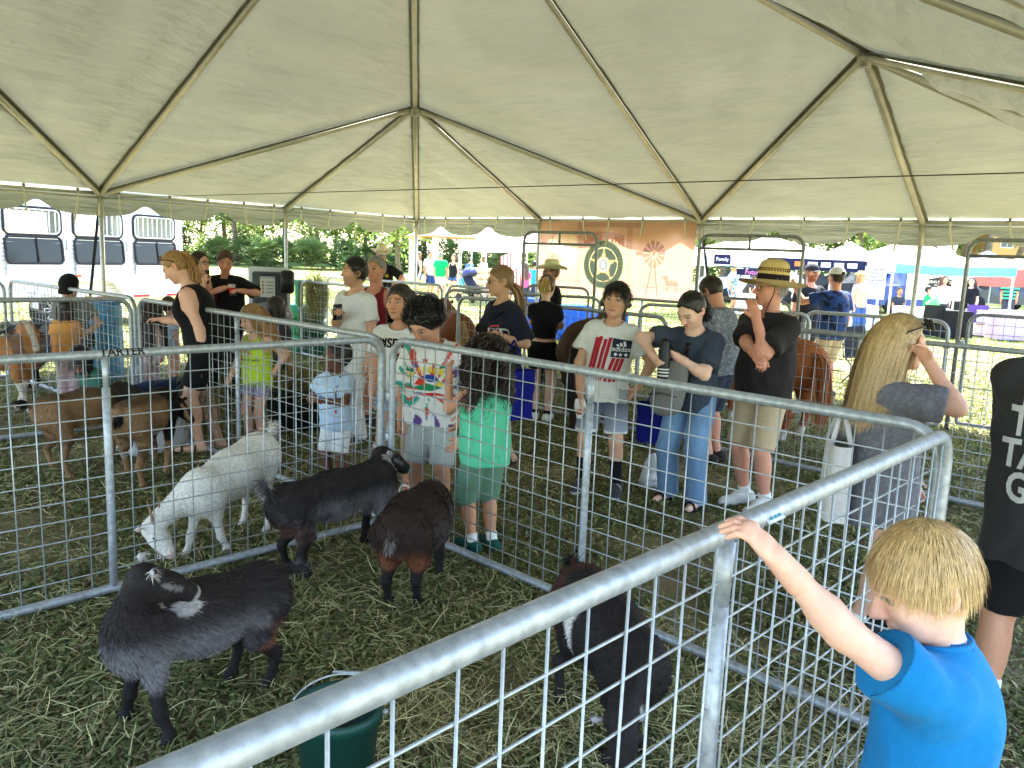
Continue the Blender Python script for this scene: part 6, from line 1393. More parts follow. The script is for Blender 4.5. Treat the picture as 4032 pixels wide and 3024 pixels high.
rib = MB(); rib.tube([(0, 0, 0), (X1 - X0 - .02, 0, 0)], .028, 8, TW, flat=.45); rib = rib.mesh('siding_rib')
for k in range(15): obj('siding_rib', rib, M_PAINT, tr, (X0 + .01, -.004, .68 + k * .0745))
m = MB(); m.box(((X0 + X1) / 2, -.018, .60), (X1 - X0, .012, .05), S(214, 214, 214)); m.build('trim_rail', M_PAINT, tr, smooth=False)
for k in range(8):
    m = MB(); m.box((X1 - .3 - k * .9, -.027, .60), (.42, .004, .045), S(190, 40, 44)); m.build('reflector_tape', M_PAINT, tr, smooth=False)
def rrect(cx, cz, w_, h_, r, n=5):
    p = []
    for sx_, sz_, a in ((1, 1, 0), (-1, 1, PI / 2), (-1, -1, PI), (1, -1, 3 * PI / 2)):
        for k in range(n + 1): t = a + k * PI / 2 / n; p.append((cx + sx_ * (w_ / 2 - r) + r * math.cos(t), cz + sz_ * (h_ / 2 - r) + r * math.sin(t)))
    return p
for cx, w_ in wins:
    win = empty('window', (0, 0, 0)); win.parent = tr
    m = MB(); m.tube([(x, -.02, z) for x, z in rrect(cx, 2.03, w_ + .02, .50, .12)], .022, 8, S(30, 32, 38), closed=True); m.build('window_frame', M_RUBBER, win)
    m = MB(); m.tube([(x, -.03, z) for x, z in rrect(cx, 2.03, w_ - .05, .43, .10)], .013, 6, S(222, 224, 226), closed=True); m.build('bar_frame', M_PAINT, win)
    for k in range(8):
        x = cx - w_ * .40 + k * w_ * .80 / 7; m = MB(); m.tube([(x, -.03, 1.82), (x, -.03, 2.24)], .011, 6, S(226, 228, 230)); m.build('window_bar', M_PAINT, win)
    a = .10; M_ = rotx(-a)
    m = MB(); pl = [(V3(0, 0, 1.75) + M_ @ V3(x, -.02, z)) for x, z in rrect(cx, -.245, w_, .48, .09)]; n_ = len(pl); m.add(np.array(pl + [V3(cx, -.02 - .03, 1.50)]), T=[(i, (i + 1) % n_, n_) for i in range(n_)], col=S(38, 43, 45)); m.build('drop_down_glass', M_TINT, win)
    m = MB(); m.tube(pl, .026, 8, S(28, 30, 36), closed=True); m.tube([V3(0, 0, 1.75) + M_ @ V3(cx + .04, -.04, -.03), V3(0, 0, 1.75) + M_ @ V3(cx + .04, -.04, -.46)], .012, 6, S(28, 30, 36)); m.build('glass_frame', M_RUBBER, win)
    m = MB(); m.box((cx, -.07, 1.15), (w_ + .02, .012, .19), TW, M=None); m.build('rub_plate', M_PAINT, win, smooth=False)
    m = MB(); m.tube([(cx + .66, -.03, 1.72), (cx + .665, -.04, 1.62), (cx + .66, -.035, 1.52)], .014, 6, S(150, 152, 156)); m.build('latch_chain', M_GALV, tr)
for cx in (0.0, 1.02):
    wh = empty('wheel', (cx, .12, .39)); wh.parent = tr
    m = MB(); n_ = 40; prof = [(.24, -.10), (.34, -.115), (.385, -.09), (.395, 0), (.385, .09), (.34, .115), (.24, .10)]
    m.lathe(prof, (0, 0, 0), n_, S(34, 35, 38)); m.V[-1] = m.V[-1][:, [0, 2, 1]]; m.build('tyre', M_RUBBER, wh)
    m = MB(); m.lathe([(0, -.06), (.05, -.07), (.06, -.05), (.19, -.03), (.215, -.09), (.245, -.095), (.245, .09)], (0, 0, 0), n_, S(60, 62, 66)); m.V[-1] = m.V[-1][:, [0, 2, 1]]; m.build('rim', M_GALV, wh)
    for k in range(6):
        a = k * PI / 3; c_, s_ = math.cos(a), math.sin(a); m = MB()
        for t in (-.035, .035): m.tube([(.05 * c_ - t * .6 * s_, -.085, .05 * s_ + t * .6 * c_), (.215 * c_ - t * 1.2 * s_, -.085, .215 * s_ + t * 1.2 * c_)], .012, 6, S(206, 208, 210))
        m.tube([(.20 * c_ - .04 * s_, -.086, .20 * s_ + .04 * c_), (.20 * c_ + .04 * s_, -.086, .20 * s_ - .04 * c_)], .013, 6, S(206, 208, 210)); m.build('spoke', M_GALV, wh)
m = MB(); G = []
for a in np.linspace(0, PI, 21):
    x = .51 + .98 * math.cos(a) * (1.0 if abs(math.cos(a)) < .9 else 1.02); z = .44 + .50 * min(1, math.sin(a) * 1.35); G.append([(x, -.16, z), (x, .02, z + .02)])
G = np.array(G); m.grid(G, TW); m.grid(G * V3(1, 1, 1) + V3(0, 0, .012), TW, True); m.tube(G[:, 0], .016, 6, TW); m.build('fender', M_PAINT, tr)
m = MB(); m.rbox((.51, -.035, 1.03), (.12, .03, .04), .008, S(220, 110, 30)); m.build('marker_light', M_PLASTIC, tr)

# ------------------------------------------------------------------ trees
def leaf_quads(C, n, size, spread, col, flat=.6):
    k = len(C); P = np.repeat(C, n, 0) + RNG.normal(size=(k * n, 3)) * spread; u = RNG.normal(size=(k * n, 3)); u[:, 2] *= flat; u /= np.linalg.norm(u, axis=1)[:, None]; v = np.cross(u, RNG.normal(size=(k * n, 3))); v /= np.linalg.norm(v, axis=1)[:, None]
    s_ = (size * RNG.uniform(.6, 1.3, k * n))[:, None]; V = np.stack([P - u * s_, P - v * s_ * .45, P + u * s_, P + v * s_ * .45], 1).reshape(-1, 3); Q = np.arange(len(V)).reshape(-1, 4)
    tone = np.repeat(RNG.uniform(.65, 1.3, (k, 1)), n, 0) * RNG.uniform(.75, 1.25, (k * n, 1)); cc = np.array(col)[None] * tone; cc = cc * np.where(RNG.random((k * n, 1)) < .1, [[1.3, 1.15, .6]], [[1, 1, 1]])
    return V, Q.astype(np.int32), np.repeat(cc, 4, 0)
def tree_meshes(h, rx, col, seed, bare=.32, n=95):
    global RNG
    RNG = np.random.default_rng(seed); m = MB(); tips = []
    tr_ = [V3(0, 0, -.1)] 
    for k in range(1, 7): tr_.append(tr_[-1] + V3(RNG.normal() * .12, RNG.normal() * .12, h * .13))
    m.tube(tr_, np.linspace(.17, .06, 7) * h / 10, 8, S(112, 98, 84))
    for k in range(11):
        b = tr_[2 + k % 4] + V3(0, 0, RNG.uniform(0, h * .1)); a = RNG.uniform(0, 2 * PI); L = rx * RNG.uniform(.5, .95); e = b + V3(math.cos(a) * L, math.sin(a) * L, L * RNG.uniform(.25, .9)); mid_ = (b + e) / 2 + V3(0, 0, -.1 * L); m.tube([b, mid_, e], [.05 * h / 10, .035 * h / 10, .015 * h / 10], 6, S(108, 94, 80)); tips += [e, (mid_ + e) / 2]
    trunk = m.mesh('trunk')
    u = RNG.normal(size=(n, 3)); u /= np.linalg.norm(u, axis=1)[:, None]; C = u * (RNG.uniform(.35, 1, (n, 1)) ** .6) * V3(rx, rx, h * (1 - bare) * .52) + V3(0, 0, h * (bare + (1 - bare) * .52)); C = np.concatenate([C, np.array(tips)])
    V, Q, cc = leaf_quads(C, 26, .22 * (h / 10), .42 * rx / 3, col); crown_ = mk_mesh('crown', V, Q, cc, False); return trunk, crown_
TREEM = [tree_meshes(11, 3.2, S(116, 142, 76), 11, .22), tree_meshes(12.5, 3.0, S(100, 126, 70), 12, .28), tree_meshes(10, 3.6, S(130, 152, 84), 13, .18), tree_meshes(13, 2.6, S(106, 126, 78), 14, .38), tree_meshes(9, 3.0, S(140, 158, 90), 15, .2)]
RNG = np.random.default_rng(99)
for tm in TREEM: tm[0].materials.append(M_BARK); tm[1].materials.append(M_LEAF)
def place_px(px, Y):
    if px > 700 and 12.5 <= Y <= 22: Y *= 1.5           # the stalls on the right stand across the sunlit field
    p = atY(px, 255.3 + (px - 512) * .0399, Y); return np.array([p[0], Y, 0])
kinds = ['broad-leaved tree with mid-green crown', 'dark green broad-leaved tree', 'spreading light green tree', 'tall thin-crowned tree with bare trunk', 'small bright green tree']
tspots = []
for i, px in enumerate(range(150, 1080, 17)):
    Y = 78 + 9 * math.sin(i * 2.3) + 6 * ((i * 7) % 5) / 5; tspots.append((px + 6 * math.sin(i * 5.1), Y, (i * 3 + i // 4) % 5))
tspots += [(401, 52, 4), (905, 40, 2), (965, 46, 1), (740, 50, 0), (705, 44, 4), (1010, 52, 3), (860, 52, 3)]
where = lambda px: 'behind the trailer end' if px < 215 else 'left of the wash station' if px < 265 else 'behind the phone man' if px < 365 else 'left of the pavilion' if px < 430 else 'behind the pavilion' if px < 500 else 'behind the orange banner' if px < 705 else 'beyond white stalls' if px < 830 else 'beyond the blue stall' if px < 960 else 'far right'
for i, (px, Y, k) in enumerate(tspots):
    if 548 < px < 690: continue
    p = place_px(px, Y); r = empty('tree', p, i * 1.7, '%s %s' % (kinds[k], where(px)), 'tree', 'tree line: %s %s' % (kinds[k], where(px)))
    sc = 1.05 + .3 * ((i * 13) % 7) / 7; r.scale = (sc, sc, sc)
    obj('trunk', TREEM[k][0], None, r); obj('crown', TREEM[k][1], None, r)
# understorey shrubs and palmettos
def shrub_mesh(seed, r_, h_, col):
    global RNG
    RNG = np.random.default_rng(seed); u = RNG.normal(size=(60, 3)); u /= np.linalg.norm(u, axis=1)[:, None]; u[:, 2] = np.abs(u[:, 2]); C = u * RNG.uniform(.3, 1, (60, 1)) ** .5 * V3(r_, r_, h_); V, Q, cc = leaf_quads(C, 22, .17, .25, col); return mk_mesh('foliage', V, Q, cc, False)
def palm_mesh(seed, trunk_h, col, nf=26, fr=1.3):
    global RNG
    RNG = np.random.default_rng(seed); m = MB()
    for k in range(nf):
        a = k * 2.39996; el_ = RNG.uniform(-.5, 1.2); d = V3(math.cos(a) * math.cos(el_), math.sin(a) * math.cos(el_), math.sin(el_)); b = V3(0, 0, trunk_h); c = b + d * fr * .6; sd = unit(np.cross(d, V3(0, 0, 1) + .01)); 
        m.tube([b, c], [.02, .012], 4, S(110, 120, 70)); vs = [c]; tri = []
        for q in range(13):
            t = -1.35 + 2.7 * q / 12; e = c + (d * math.cos(t) + sd * math.sin(t)) * fr * .62 * RNG.uniform(.85, 1.1) - V3(0, 0, .12 * abs(t)); w_ = unit(np.cross(e - c, np.cross(d, sd))) * .05; n0 = len(vs); vs += [c + (e - c) * .35 - w_, c + (e - c) * .35 + w_, e]; tri += [(0, n0, n0 + 1), (n0, n0 + 2, n0 + 1)]
        m.add(np.array(vs), T=tri, col=np.array(col) * RNG.uniform(.7, 1.25))
    return m.mesh('fronds', False)
SHR = [shrub_mesh(31, 1.7, 2.6, S(104, 128, 76)), shrub_mesh(32, 2.0, 3.4, S(92, 116, 70)), shrub_mesh(33, 1.4, 2.0, S(122, 140, 70))]
for s_ in SHR: s_.materials.append(M_LEAF)
PALM = [palm_mesh(41, .7, S(104, 124, 74)), palm_mesh(42, 5.2, S(120, 132, 84), 34, 1.5)]
for s_ in PALM: s_.materials.append(M_LEAF)
RNG = np.random.default_rng(101)
ptr = MB(); ptr.tube([(0, 0, 0), (.05, 0, 2.6), (0, .05, 5.2)], [.20, .17, .19], 10, S(120, 106, 92)); ptr = ptr.mesh('trunk'); ptr.materials.append(M_BARK)
for i in range(46):
    px = 160 + i * 20 + 7 * math.sin(i * 3.7)
    if 548 < px < 690: continue
    Y = 74 + 6 * math.sin(i * 1.9); r = empty('shrub', place_px(px, Y), i * 1.1, '%s shrub %s below the trees' % (('mid green', 'dark green', 'yellow-green')[i % 3], where(px)), 'shrub', 'shrubs %s %d' % (where(px), i % 3)); r.scale = (1, 1, .8 + .5 * ((i * 5) % 7) / 7); obj('foliage', SHR[i % 3], None, r)
for i, px in enumerate((222, 246, 262, 276, 288, 302, 318, 372, 500, 520, 720, 735)):
    r = empty('palmetto', place_px(px, 67 + 3 * math.sin(i * 2.0)), i, 'fan-leaved palmetto %s below the trees' % where(px), 'palm', 'palmettos %s' % where(px)); r.scale = (1.3, 1.3, 1.3); obj('fronds', PALM[0], None, r)
for i, (px, Y) in enumerate(((898, 44), (724, 40), (742, 46), (540, 48), (985, 40))):
    r = empty('cabbage_palm', place_px(px, Y), i, 'tall fan palm with shaggy head, number %s from the left among the palms' % ('three', 'one', 'two')[i] if False else ('fan palm beyond the blue stall', 'fan palm right of the banner, front one', 'fan palm right of the banner, rear one', 'fan palm just left of the banner', 'fan palm near the right edge')[i], 'palm', 'tall fan palms'); obj('trunk', ptr, None, r); obj('fronds', PALM[1], None, r)

# ------------------------------------------------------------------ fair in the background
def canopy_tent(px, Y, w_, eave, peak, col, val, label, rz=0.15, flap=.28):
    r = empty('pop_up_canopy', place_px(px, Y), rz, label, 'canopy', 'pop-up canopies of the fair'); m = MB(); hw = w_ / 2; n = 12
    for a, b in (((-1, -1), (1, -1)), ((1, -1), (1, 1)), ((1, 1), (-1, 1)), ((-1, 1), (-1, -1))):
        G = []
        for u in np.linspace(0, 1, n):
            e = V3(hw * (a[0] + (b[0] - a[0]) * u), hw * (a[1] + (b[1] - a[1]) * u), eave - .06 * math.sin(PI * u)); row = []
            for t in np.linspace(0, 1, 8): q = e * (1 - t) + V3(0, 0, peak) * t; q[2] -= .18 * (peak - eave) * math.sin(PI * t); row.append(q)
            G.append(row)
        m.grid(np.array(G), col, True)
    m.build('roof', M_FABRIC_T, r); 
    for a, b in (((-1, -1), (1, -1)), ((1, -1), (1, 1)), ((1, 1), (-1, 1)), ((-1, 1), (-1, -1))):
        m = MB(); G = [[V3(hw * (a[0] + (b[0] - a[0]) * u), hw * (a[1] + (b[1] - a[1]) * u), eave - .06 * math.sin(PI * u)) * V3(1.005, 1.005, 1) - V3(0, 0, d) for d in (0, flap)] for u in np.linspace(0, 1, n)]; m.grid(np.array(G), val); m.build('valance', M_FABRIC_T, r)
    for sx_ in (-1, 1):
        for sy_ in (-1, 1): m = MB(); m.box((sx_ * (hw - .04), sy_ * (hw - .04), eave / 2), (.05, .05, eave), S(206, 208, 210)); m.build('leg', M_PAINT, r, smooth=False)
    m = MB(); m.tube([(-hw, -hw, eave - .35), (0, -hw, eave - .05), (hw, -hw, eave - .35)], .014, 4, S(180, 184, 188)); m.tube([(-hw, -hw, eave - .05), (0, -hw, eave - .35), (hw, -hw, eave - .05)], .014, 4, S(180, 184, 188)); m.build('scissor_brace', M_PAINT, r)
    return r
WC = S(228, 230, 234); NAVY = S(44, 46, 86)
canopy_tent(757, 27, 6.0, 2.0, 2.85, WC, WC, 'large white canopy right of the banner with navy lettered strip')
canopy_tent(848, 36, 3.8, 2.0, 2.95, WC, WC, 'white canopy with pointed top left of the blue stall')
cb = canopy_tent(907, 18.0, 4.4, 2.0, 2.85, WC, S(104, 172, 224), 'white canopy with bright blue valance above the lettered back wall', .1)
canopy_tent(1056, 19, 4.6, 2.0, 2.8, WC, S(216, 104, 104), 'canopy with red valance at the right edge', 0.0, .6)
canopy_tent(985, 36, 3.6, 2.0, 2.8, WC, S(60, 90, 190), 'canopy with royal blue valance behind the bright blue one')
canopy_tent(524, 31, 3.6, 2.25, 3.1, WC, WC, 'white canopy just left of the banner', .2)
canopy_tent(492, 40, 3.2, 2.2, 3.0, WC, WC, 'white canopy between the pavilion and the next stall', .1)
# lettered strip on the big canopy
p = place_px(790, 23.9); r = empty('lettered_strip', (p[0], p[1], 0), -.06, 'navy vinyl strip with white and pink lettering on the large white canopy', 'banner')
m = MB(); m.box((0, 0, 1.83), (4.4, .02, .34), NAVY); m.build('vinyl', M_FABRIC_T, r, smooth=False)
Mt = np.column_stack([(1, 0, 0), (0, 0, 1), (0, -1, 0)]).astype(float)
for k in range(7): m = MB(); m.box((-.75 + k * .38 + (.25 if k > 1 else 0), -.013, 1.84), (.28, .006, .14), S(226, 226, 230) if k != 2 else S(222, 120, 60)); m.build('printed_word', M_PLASTIC, r, smooth=False)
m = MB(); m.box((-1.0, -.06, 1.54), (1.1, .02, .18), NAVY); m.build('lower_strip', M_FABRIC_T, r, smooth=False)
flat_text('Future', Mt, (-1.05, -.07, 1.54), .19, S(206, 120, 190), r, .02, .004)
m = MB(); m.lathe([(.10, -.005), (.13, -.005), (.13, .005), (.10, .005), (.10, -.005)], (0, 0, 0), 18, S(60, 190, 200)); m.V[-1] = m.V[-1][:, [0, 2, 1]] + V3(-1.55, -.02, 1.80); m.lathe([(.10, -.005), (.13, -.005), (.13, .005), (.10, .005), (.10, -.005)], (0, 0, 0), 18, S(60, 190, 200)); m.V[-1] = m.V[-1][:, [0, 2, 1]] + V3(-1.82, -.02, 1.80); m.box((-1.69, -.02, 1.93), (.08, .02, .2), S(60, 190, 200)); m.build('cyclist_mark', M_PLASTIC, r)
p = place_px(722, 23.0); r = empty('hanging_sign', (p[0], p[1], 0), -.05, 'small navy sign lettered in white just right of the banner', 'sign'); m = MB(); m.box((0, 0, 1.88), (.46, .02, .28), NAVY); m.build('panel', M_FABRIC_T, r, smooth=False); flat_text('Family', Mt, (0, -.012, 1.88), .14, S(228, 228, 232), r, .01, .004)
# back wall with estate sign
p = place_px(941, 18.0); r = empty('booth_back_wall', p, .1, 'white booth back wall with black house-shaped sign', 'banner'); m = MB(); m.box((0, 0, 1.38), (2.3, .03, 1.1), S(226, 226, 228)); m.build('panel', M_PAINT, r, smooth=False)
for x in (-1.1, 1.1): m = MB(); m.tube([(x, .03, 0), (x, .03, 2.0)], .018, 6, S(170, 170, 172)); m.build('upright', M_GALV, r)
m = MB(); m.add([(-.42, -.018, 1.26), (.42, -.018, 1.26), (.42, -.018, 1.52), (0, -.018, 1.61), (-.42, -.018, 1.52)], T=[(0, 1, 2), (0, 2, 3), (0, 3, 4)], col=S(34, 30, 34)); m.build('sign_plate', M_PLASTIC, r, smooth=False)
flat_text('JOHN R.WOOD', Mt, (0, -.02, 1.43), .125, S(228, 228, 228), r, .01, .004, squash=.92); flat_text('PROPERTIES', Mt, (0, -.02, 1.325), .062, S(228, 228, 228), r, .008, .004, squash=1.2)
# poster on an easel
p = place_px(876, 15.8); r = empty('easel_poster', p, -.05, 'tall pale poster with violet capitals on an easel', 'sign'); m = MB(); m.box((0, 0, 1.38), (.62, .02, .95), S(206, 200, 214)); m.build('board', M_PLASTIC, r, smooth=False)
for i, t_ in enumerate(('OF CHILDREN', 'STRUGGLE', 'TO READ THIS', 'FROM WHERE', 'YOU STAND')): flat_text(t_, Mt, (0, -.012, 1.76 - i * .105), .085, S(70, 58, 110), r, .012, .004)
for x in (-.22, .22): m = MB(); m.tube([(x, .03, 1.4), (x * 1.6, .12, 0)], .014, 6, S(90, 80, 80)); m.build('easel_leg', M_GALV, r)
m = MB(); m.tube([(0, .04, 1.5), (0, .45, 0)], .014, 6, S(90, 80, 80)); m.build('easel_leg', M_GALV, r)
# tables with cloths
def table(p, w_, d_, col, label, rz=0.0, h_=.74, txt=None):
    r = empty('cloth_table', p, rz, label, 'table', 'cloth-covered tables at the fair'); m = MB(); G = []; n = 40
    for z in (h_ + .004, h_, h_ * .6, .03):
        row = []
        for a in np.linspace(0, 2 * PI, n + 1):
            c_, s_ = math.cos(a), math.sin(a); k = 1 / max(abs(c_), abs(s_)); x, y = c_ * k * w_ / 2, s_ * k * d_ / 2; f_ = 1 + (.035 * math.sin(a * 14) * (1 - z / h_)) + .04 * (1 - z / h_); row.append((x * f_, y * f_, z))
        G.append(row)
    m.grid(np.array(G), col, True); m.box((0, 0, h_), (w_ * .995, d_ * .995, .012), col); m.build('tablecloth', M_CLOTH, r)
    for sx_ in (-1, 1):
        for sy_ in (-1, 1): m = MB(); m.tube([(sx_ * (w_ / 2 - .1), sy_ * (d_ / 2 - .1), 0), (sx_ * (w_ / 2 - .1), sy_ * (d_ / 2 - .1), h_ - .02)], .015, 6, S(120, 120, 124)); m.build('leg', M_GALV, r)
    return r
BLUEC = S(30, 96, 190)
table(place_px(566, 17.5), 1.05, .75, BLUEC, 'bright blue cloth table left of the boy in the flag tee', .2)
table(place_px(614, 16.2), .55, .75, BLUEC, 'bright blue cloth table right of the boy in the flag tee', .1)
table(place_px(538, 19.5), .8, .7, S(40, 80, 170), 'bright blue cloth table furthest left, below the banner edge', .1)
table(place_px(862, 15.6), .9, .7, S(232, 226, 232), 'white cloth table below the poster', 0)
table(place_px(926, 15.4), 1.3, .7, S(232, 232, 234), 'white cloth table in front of the seated woman', 0)
r = table(place_px(958, 14.6), .8, .6, S(28, 26, 32), 'black cloth table beside the seated woman in green', 0)
table(place_px(1004, 15.5), 1.5, .8, S(222, 214, 226), 'white cloth table at the right edge', 0)
table(place_px(1018, 14.6), .95, .6, S(196, 168, 204), 'lilac cloth table at the right edge', 0)
table(place_px(760, 19.0), 1.5, .7, S(226, 226, 230), 'white cloth table behind the straw hat', 0)
def chair(p, rz, label, col=S(34, 36, 42)):
    r = empty('camp_chair', p, rz, label, 'chair', 'folding chairs at the fair'); m = MB(); G = [[(-.25, -.2, .42), (.25, -.2, .42)], [(-.25, .18, .38), (.25, .18, .38)]]; m.grid(np.array(G, float), col); m.build('seat', M_CLOTH, r)
    m = MB(); m.grid(np.array([[(-.25, .2, .40), (.25, .2, .40)], [(-.25, .30, .88), (.25, .30, .88)]], float), col); m.build('backrest', M_CLOTH, r)
    for x in (-.26, .26):
        for a, b in (((x, -.24, 0), (x, .22, .45)), ((x, .24, 0), (x, -.22, .45)), ((x, .22, .4), (x, .31, .9))): m = MB(); m.tube([a, b], .011, 6, S(40, 40, 44)); m.build('leg', M_GALV, r)
    return r
chair(place_px(877, 12.2), .5, 'black folding camp chair behind the man in the blue patterned shirt'); chair(place_px(984, 15.2), -.4, 'purple folding camp chair by the lilac table', S(96, 70, 130)); chair(place_px(937, 14.7), 2.9, 'dark folding chair under the woman in green', S(40, 40, 44))
# vehicles beyond the stalls
def car(px, Y, col, label, rz, tall=0.0, name='parked_car'):
    r = empty(name, place_px(px, Y), rz, label, 'car', 'vehicles parked beyond the stalls'); L, W_ = 4.4, 1.8; hb = .95 + tall * .15; ht = 1.45 + tall * .35; m = MB()
    prof = [(-2.2, .35), (-2.22, .75), (-2.1, hb), (-1.05 + .2 * tall, hb + .04), (-.45, ht - .02), (1.2, ht), (1.85 + .3 * tall, hb + .1), (2.18, hb), (2.22, .6), (2.2, .35)]; G = []
    for x, z in prof: k = .86 if z > hb + .1 else 1.0; G.append([(x, -W_ / 2 * k, z), (x, W_ / 2 * k, z)])
    G = np.array(G); m.grid(G, col, True); n = len(prof)
    for sd in (0, 1):
        c0_ = np.array([[0, G[0][sd][1], .5]]); base = np.concatenate([G[:, sd], c0_]); tri = [(i, i + 1, n) if sd == 0 else (i + 1, i, n) for i in range(n - 1)] + ([(n - 1, 0, n)] if sd == 0 else [(0, n - 1, n)]); m.add(base, T=tri, col=col)
    m.build('body', M_PAINT, r, smooth=False)
    for x0, x1 in ((-.75, .1), (.2, 1.15)):
        for sd in (-1, 1): m = MB(); yy = sd * (W_ / 2 * .93 + .012); m.add([(x0 - (.15 if x0 < 0 else 0), yy, hb + .06), (x1, yy, hb + .06), (x1, sd * (W_ / 2 * .865 + .012), ht - .08), (x0 + .1, sd * (W_ / 2 * .865 + .012), ht - .08)], [(0, 1, 2, 3)], col=S(40, 46, 52)); m.build('side_window', M_GLASSDARK, r, smooth=False)
    for x in (-1.4, 1.4):
        for sd in (-1, 1): m = MB(); m.lathe([(0, -.1), (.2, -.11), (.33, -.1), (.35, 0), (.33, .1), (.2, .11), (0, .1)], (0, 0, 0), 20, S(30, 31, 34)); m.V[-1] = m.V[-1][:, [0, 2, 1]] + V3(x, sd * (W_ / 2 - .08), .35); w_ = m.build('wheel', M_RUBBER, r); m = MB(); m.lathe([(0, -.125), (.17, -.12), (.2, -.112)], (0, 0, 0), 14, S(170, 172, 176)); m.V[-1] = m.V[-1][:, [0, 2, 1]] * V3(1, sd * 1.0, 1) * V3(1, -1 if sd > 0 else 1, 1) * V3(1, 1, 1) + V3(x, sd * (W_ / 2 - .08), .35); m.build('rim', M_GALV, w_)
    for sd in (-1, 1): m = MB(); m.rbox((2.2, sd * .7, .78), (.06, .3, .14), .01, S(200, 40, 40)); m.build('tail_light', M_PLASTIC, r)
    return r
car(752, 38, S(220, 222, 226), 'white four-wheel-drive car behind the straw hat', .1, 1.0); car(792, 40, S(38, 40, 46), 'dark car right of the white one', .2); car(868, 40, S(60, 62, 68), 'dark grey pickup behind the easel poster', 0.0, .6); car(914, 34, S(48, 76, 156), 'blue off-road car behind the white cloth table', .15, 1.2); car(1000, 40, S(80, 82, 88), 'grey car behind the striped man', 0.0)
# feather flag, national flag
p = place_px(935, 27); r = empty('feather_flag', p, 0, 'tall navy and white feather flag behind the blue canopy', 'flag'); m = MB(); m.tube([(0, 0, 0), (0, 0, 2.6), (.3, 0, 3.3), (.75, 0, 3.6)], .02, 6, S(210, 212, 214)); m.build('pole', M_PAINT, r); m = MB(); G = [[(0, 0, z), (x, .03 * math.sin(z * 5), z + .1)] for z, x in ((1.2, .3), (1.8, .5), (2.4, .6), (2.9, .75), (3.35, .7))]; m.grid(np.array(G, float), np.array([[NAVY, NAVY], [NAVY, WC], [WC, WC], [WC, NAVY], [NAVY, NAVY]])); m.build('cloth', M_FABRIC_T, r)
p = place_px(511, 24); r = empty('striped_flag', p, .2, 'hanging red and white striped flag with blue corner, left of the banner', 'flag'); m = MB(); m.tube([(.3, 0, 0), (.3, 0, 2.2)], .018, 6, S(200, 200, 200)); m.build('pole', M_PAINT, r)
G = np.array([[V3(-.32 + .62 * u + .05 * v_, .05 * math.sin(u * 9 + v_ * 2), 1.95 - 1.15 * v_ - .25 * (1 - u)) for u in np.linspace(0, 1, 27)] for v_ in np.linspace(0, 1, 26)]); C = np.zeros(G.shape); C[:] = S(224, 222, 222)
for i in range(26):
    for j in range(27):
        if (j // 2) % 2 == 0: C[i, j] = S(190, 44, 54)
        if i < 12 and j > 14: C[i, j] = S(48, 56, 110) if (i + j) % 3 else S(210, 212, 220)
m = MB(); m.grid(G, C); m.build('cloth', M_FABRIC_T, r)
# pavilion
p = place_px(461, 46); r = empty('picnic_pavilion', p, .5, 'open picnic pavilion with pale hip roof and cream posts', 'pavilion'); m = MB(); hw, hl_ = 2.0, 2.6
b = [(-hl_, -hw, 2.6), (hl_, -hw, 2.6), (hl_, hw, 2.6), (-hl_, hw, 2.6), (-.6, 0, 3.65), (.6, 0, 3.65)]; m.add(b, [(0, 1, 5, 4), (2, 3, 4, 5)], [(1, 2, 5), (3, 0, 4)], col=S(222, 212, 206)); m.build('roof', M_PAINT, r, smooth=False)
m = MB()
for a_, b_ in ((0, 1), (1, 2), (2, 3), (3, 0), (0, 4), (1, 5)): m.tube([b[a_], b[b_]], .05, 6, S(190, 130, 92))
m.build('fascia', M_PAINT, r)
for x in (-hl_ + .3, hl_ - .3):
    for y in (-hw + .3, hw - .3): m = MB(); m.box((x, y, 1.3), (.26, .26, 2.6), S(216, 206, 190)); m.build('post', M_PAINT, r, smooth=False)
p = place_px(490, 33); r = empty('stone_planter', p, .1, 'low tan block pillar beside the pavilion', 'pillar'); 
for k in range(5):
    for j in range(2): m = MB(); m.rbox((-.3 + .6 * j + (.05 if k % 2 else -.05), 0, .12 + k * .24), (.58, .5, .23), .02, S(196, 172, 150)); m.build('block', M_BARK, r)
# orange house far right
p = place_px(1016, 74); r = empty('orange_house', p, -.1, 'orange two-storey house behind the trees at the right edge', 'house'); m = MB(); m.box((0, 0, 3.2), (9, 7, 6.4), S(214, 150, 84)); m.build('wall', M_PAINT, r, smooth=False)
m = MB(); m.add([(-4.9, -3.9, 6.4), (4.9, -3.9, 6.4), (4.9, 3.9, 6.4), (-4.9, 3.9, 6.4), (-1.5, 0, 8.2), (1.5, 0, 8.2)], [(0, 1, 5, 4), (2, 3, 4, 5)], [(1, 2, 5), (3, 0, 4)], col=S(170, 110, 84)); m.build('roof', M_PAINT, r, smooth=False)
for x in (-2.8, -.4, 2.0):
    for z in (1.8, 4.8): m = MB(); m.box((x, -3.52, z), (1.1, .06, 1.5), S(232, 226, 214)); w_ = m.build('window', M_PAINT, r, smooth=False); m = MB(); m.box((x, -3.56, z), (.92, .03, 1.3), S(70, 84, 96)); m.build('pane', M_GLASSDARK, w_, smooth=False); m = MB(); m.box((x, -3.585, z), (.04, .02, 1.3), S(232, 226, 214)); m.box((x, -3.586, z), (.92, .02, .04), S(232, 226, 214)); m.build('glazing_bar', M_PAINT, w_, smooth=False)

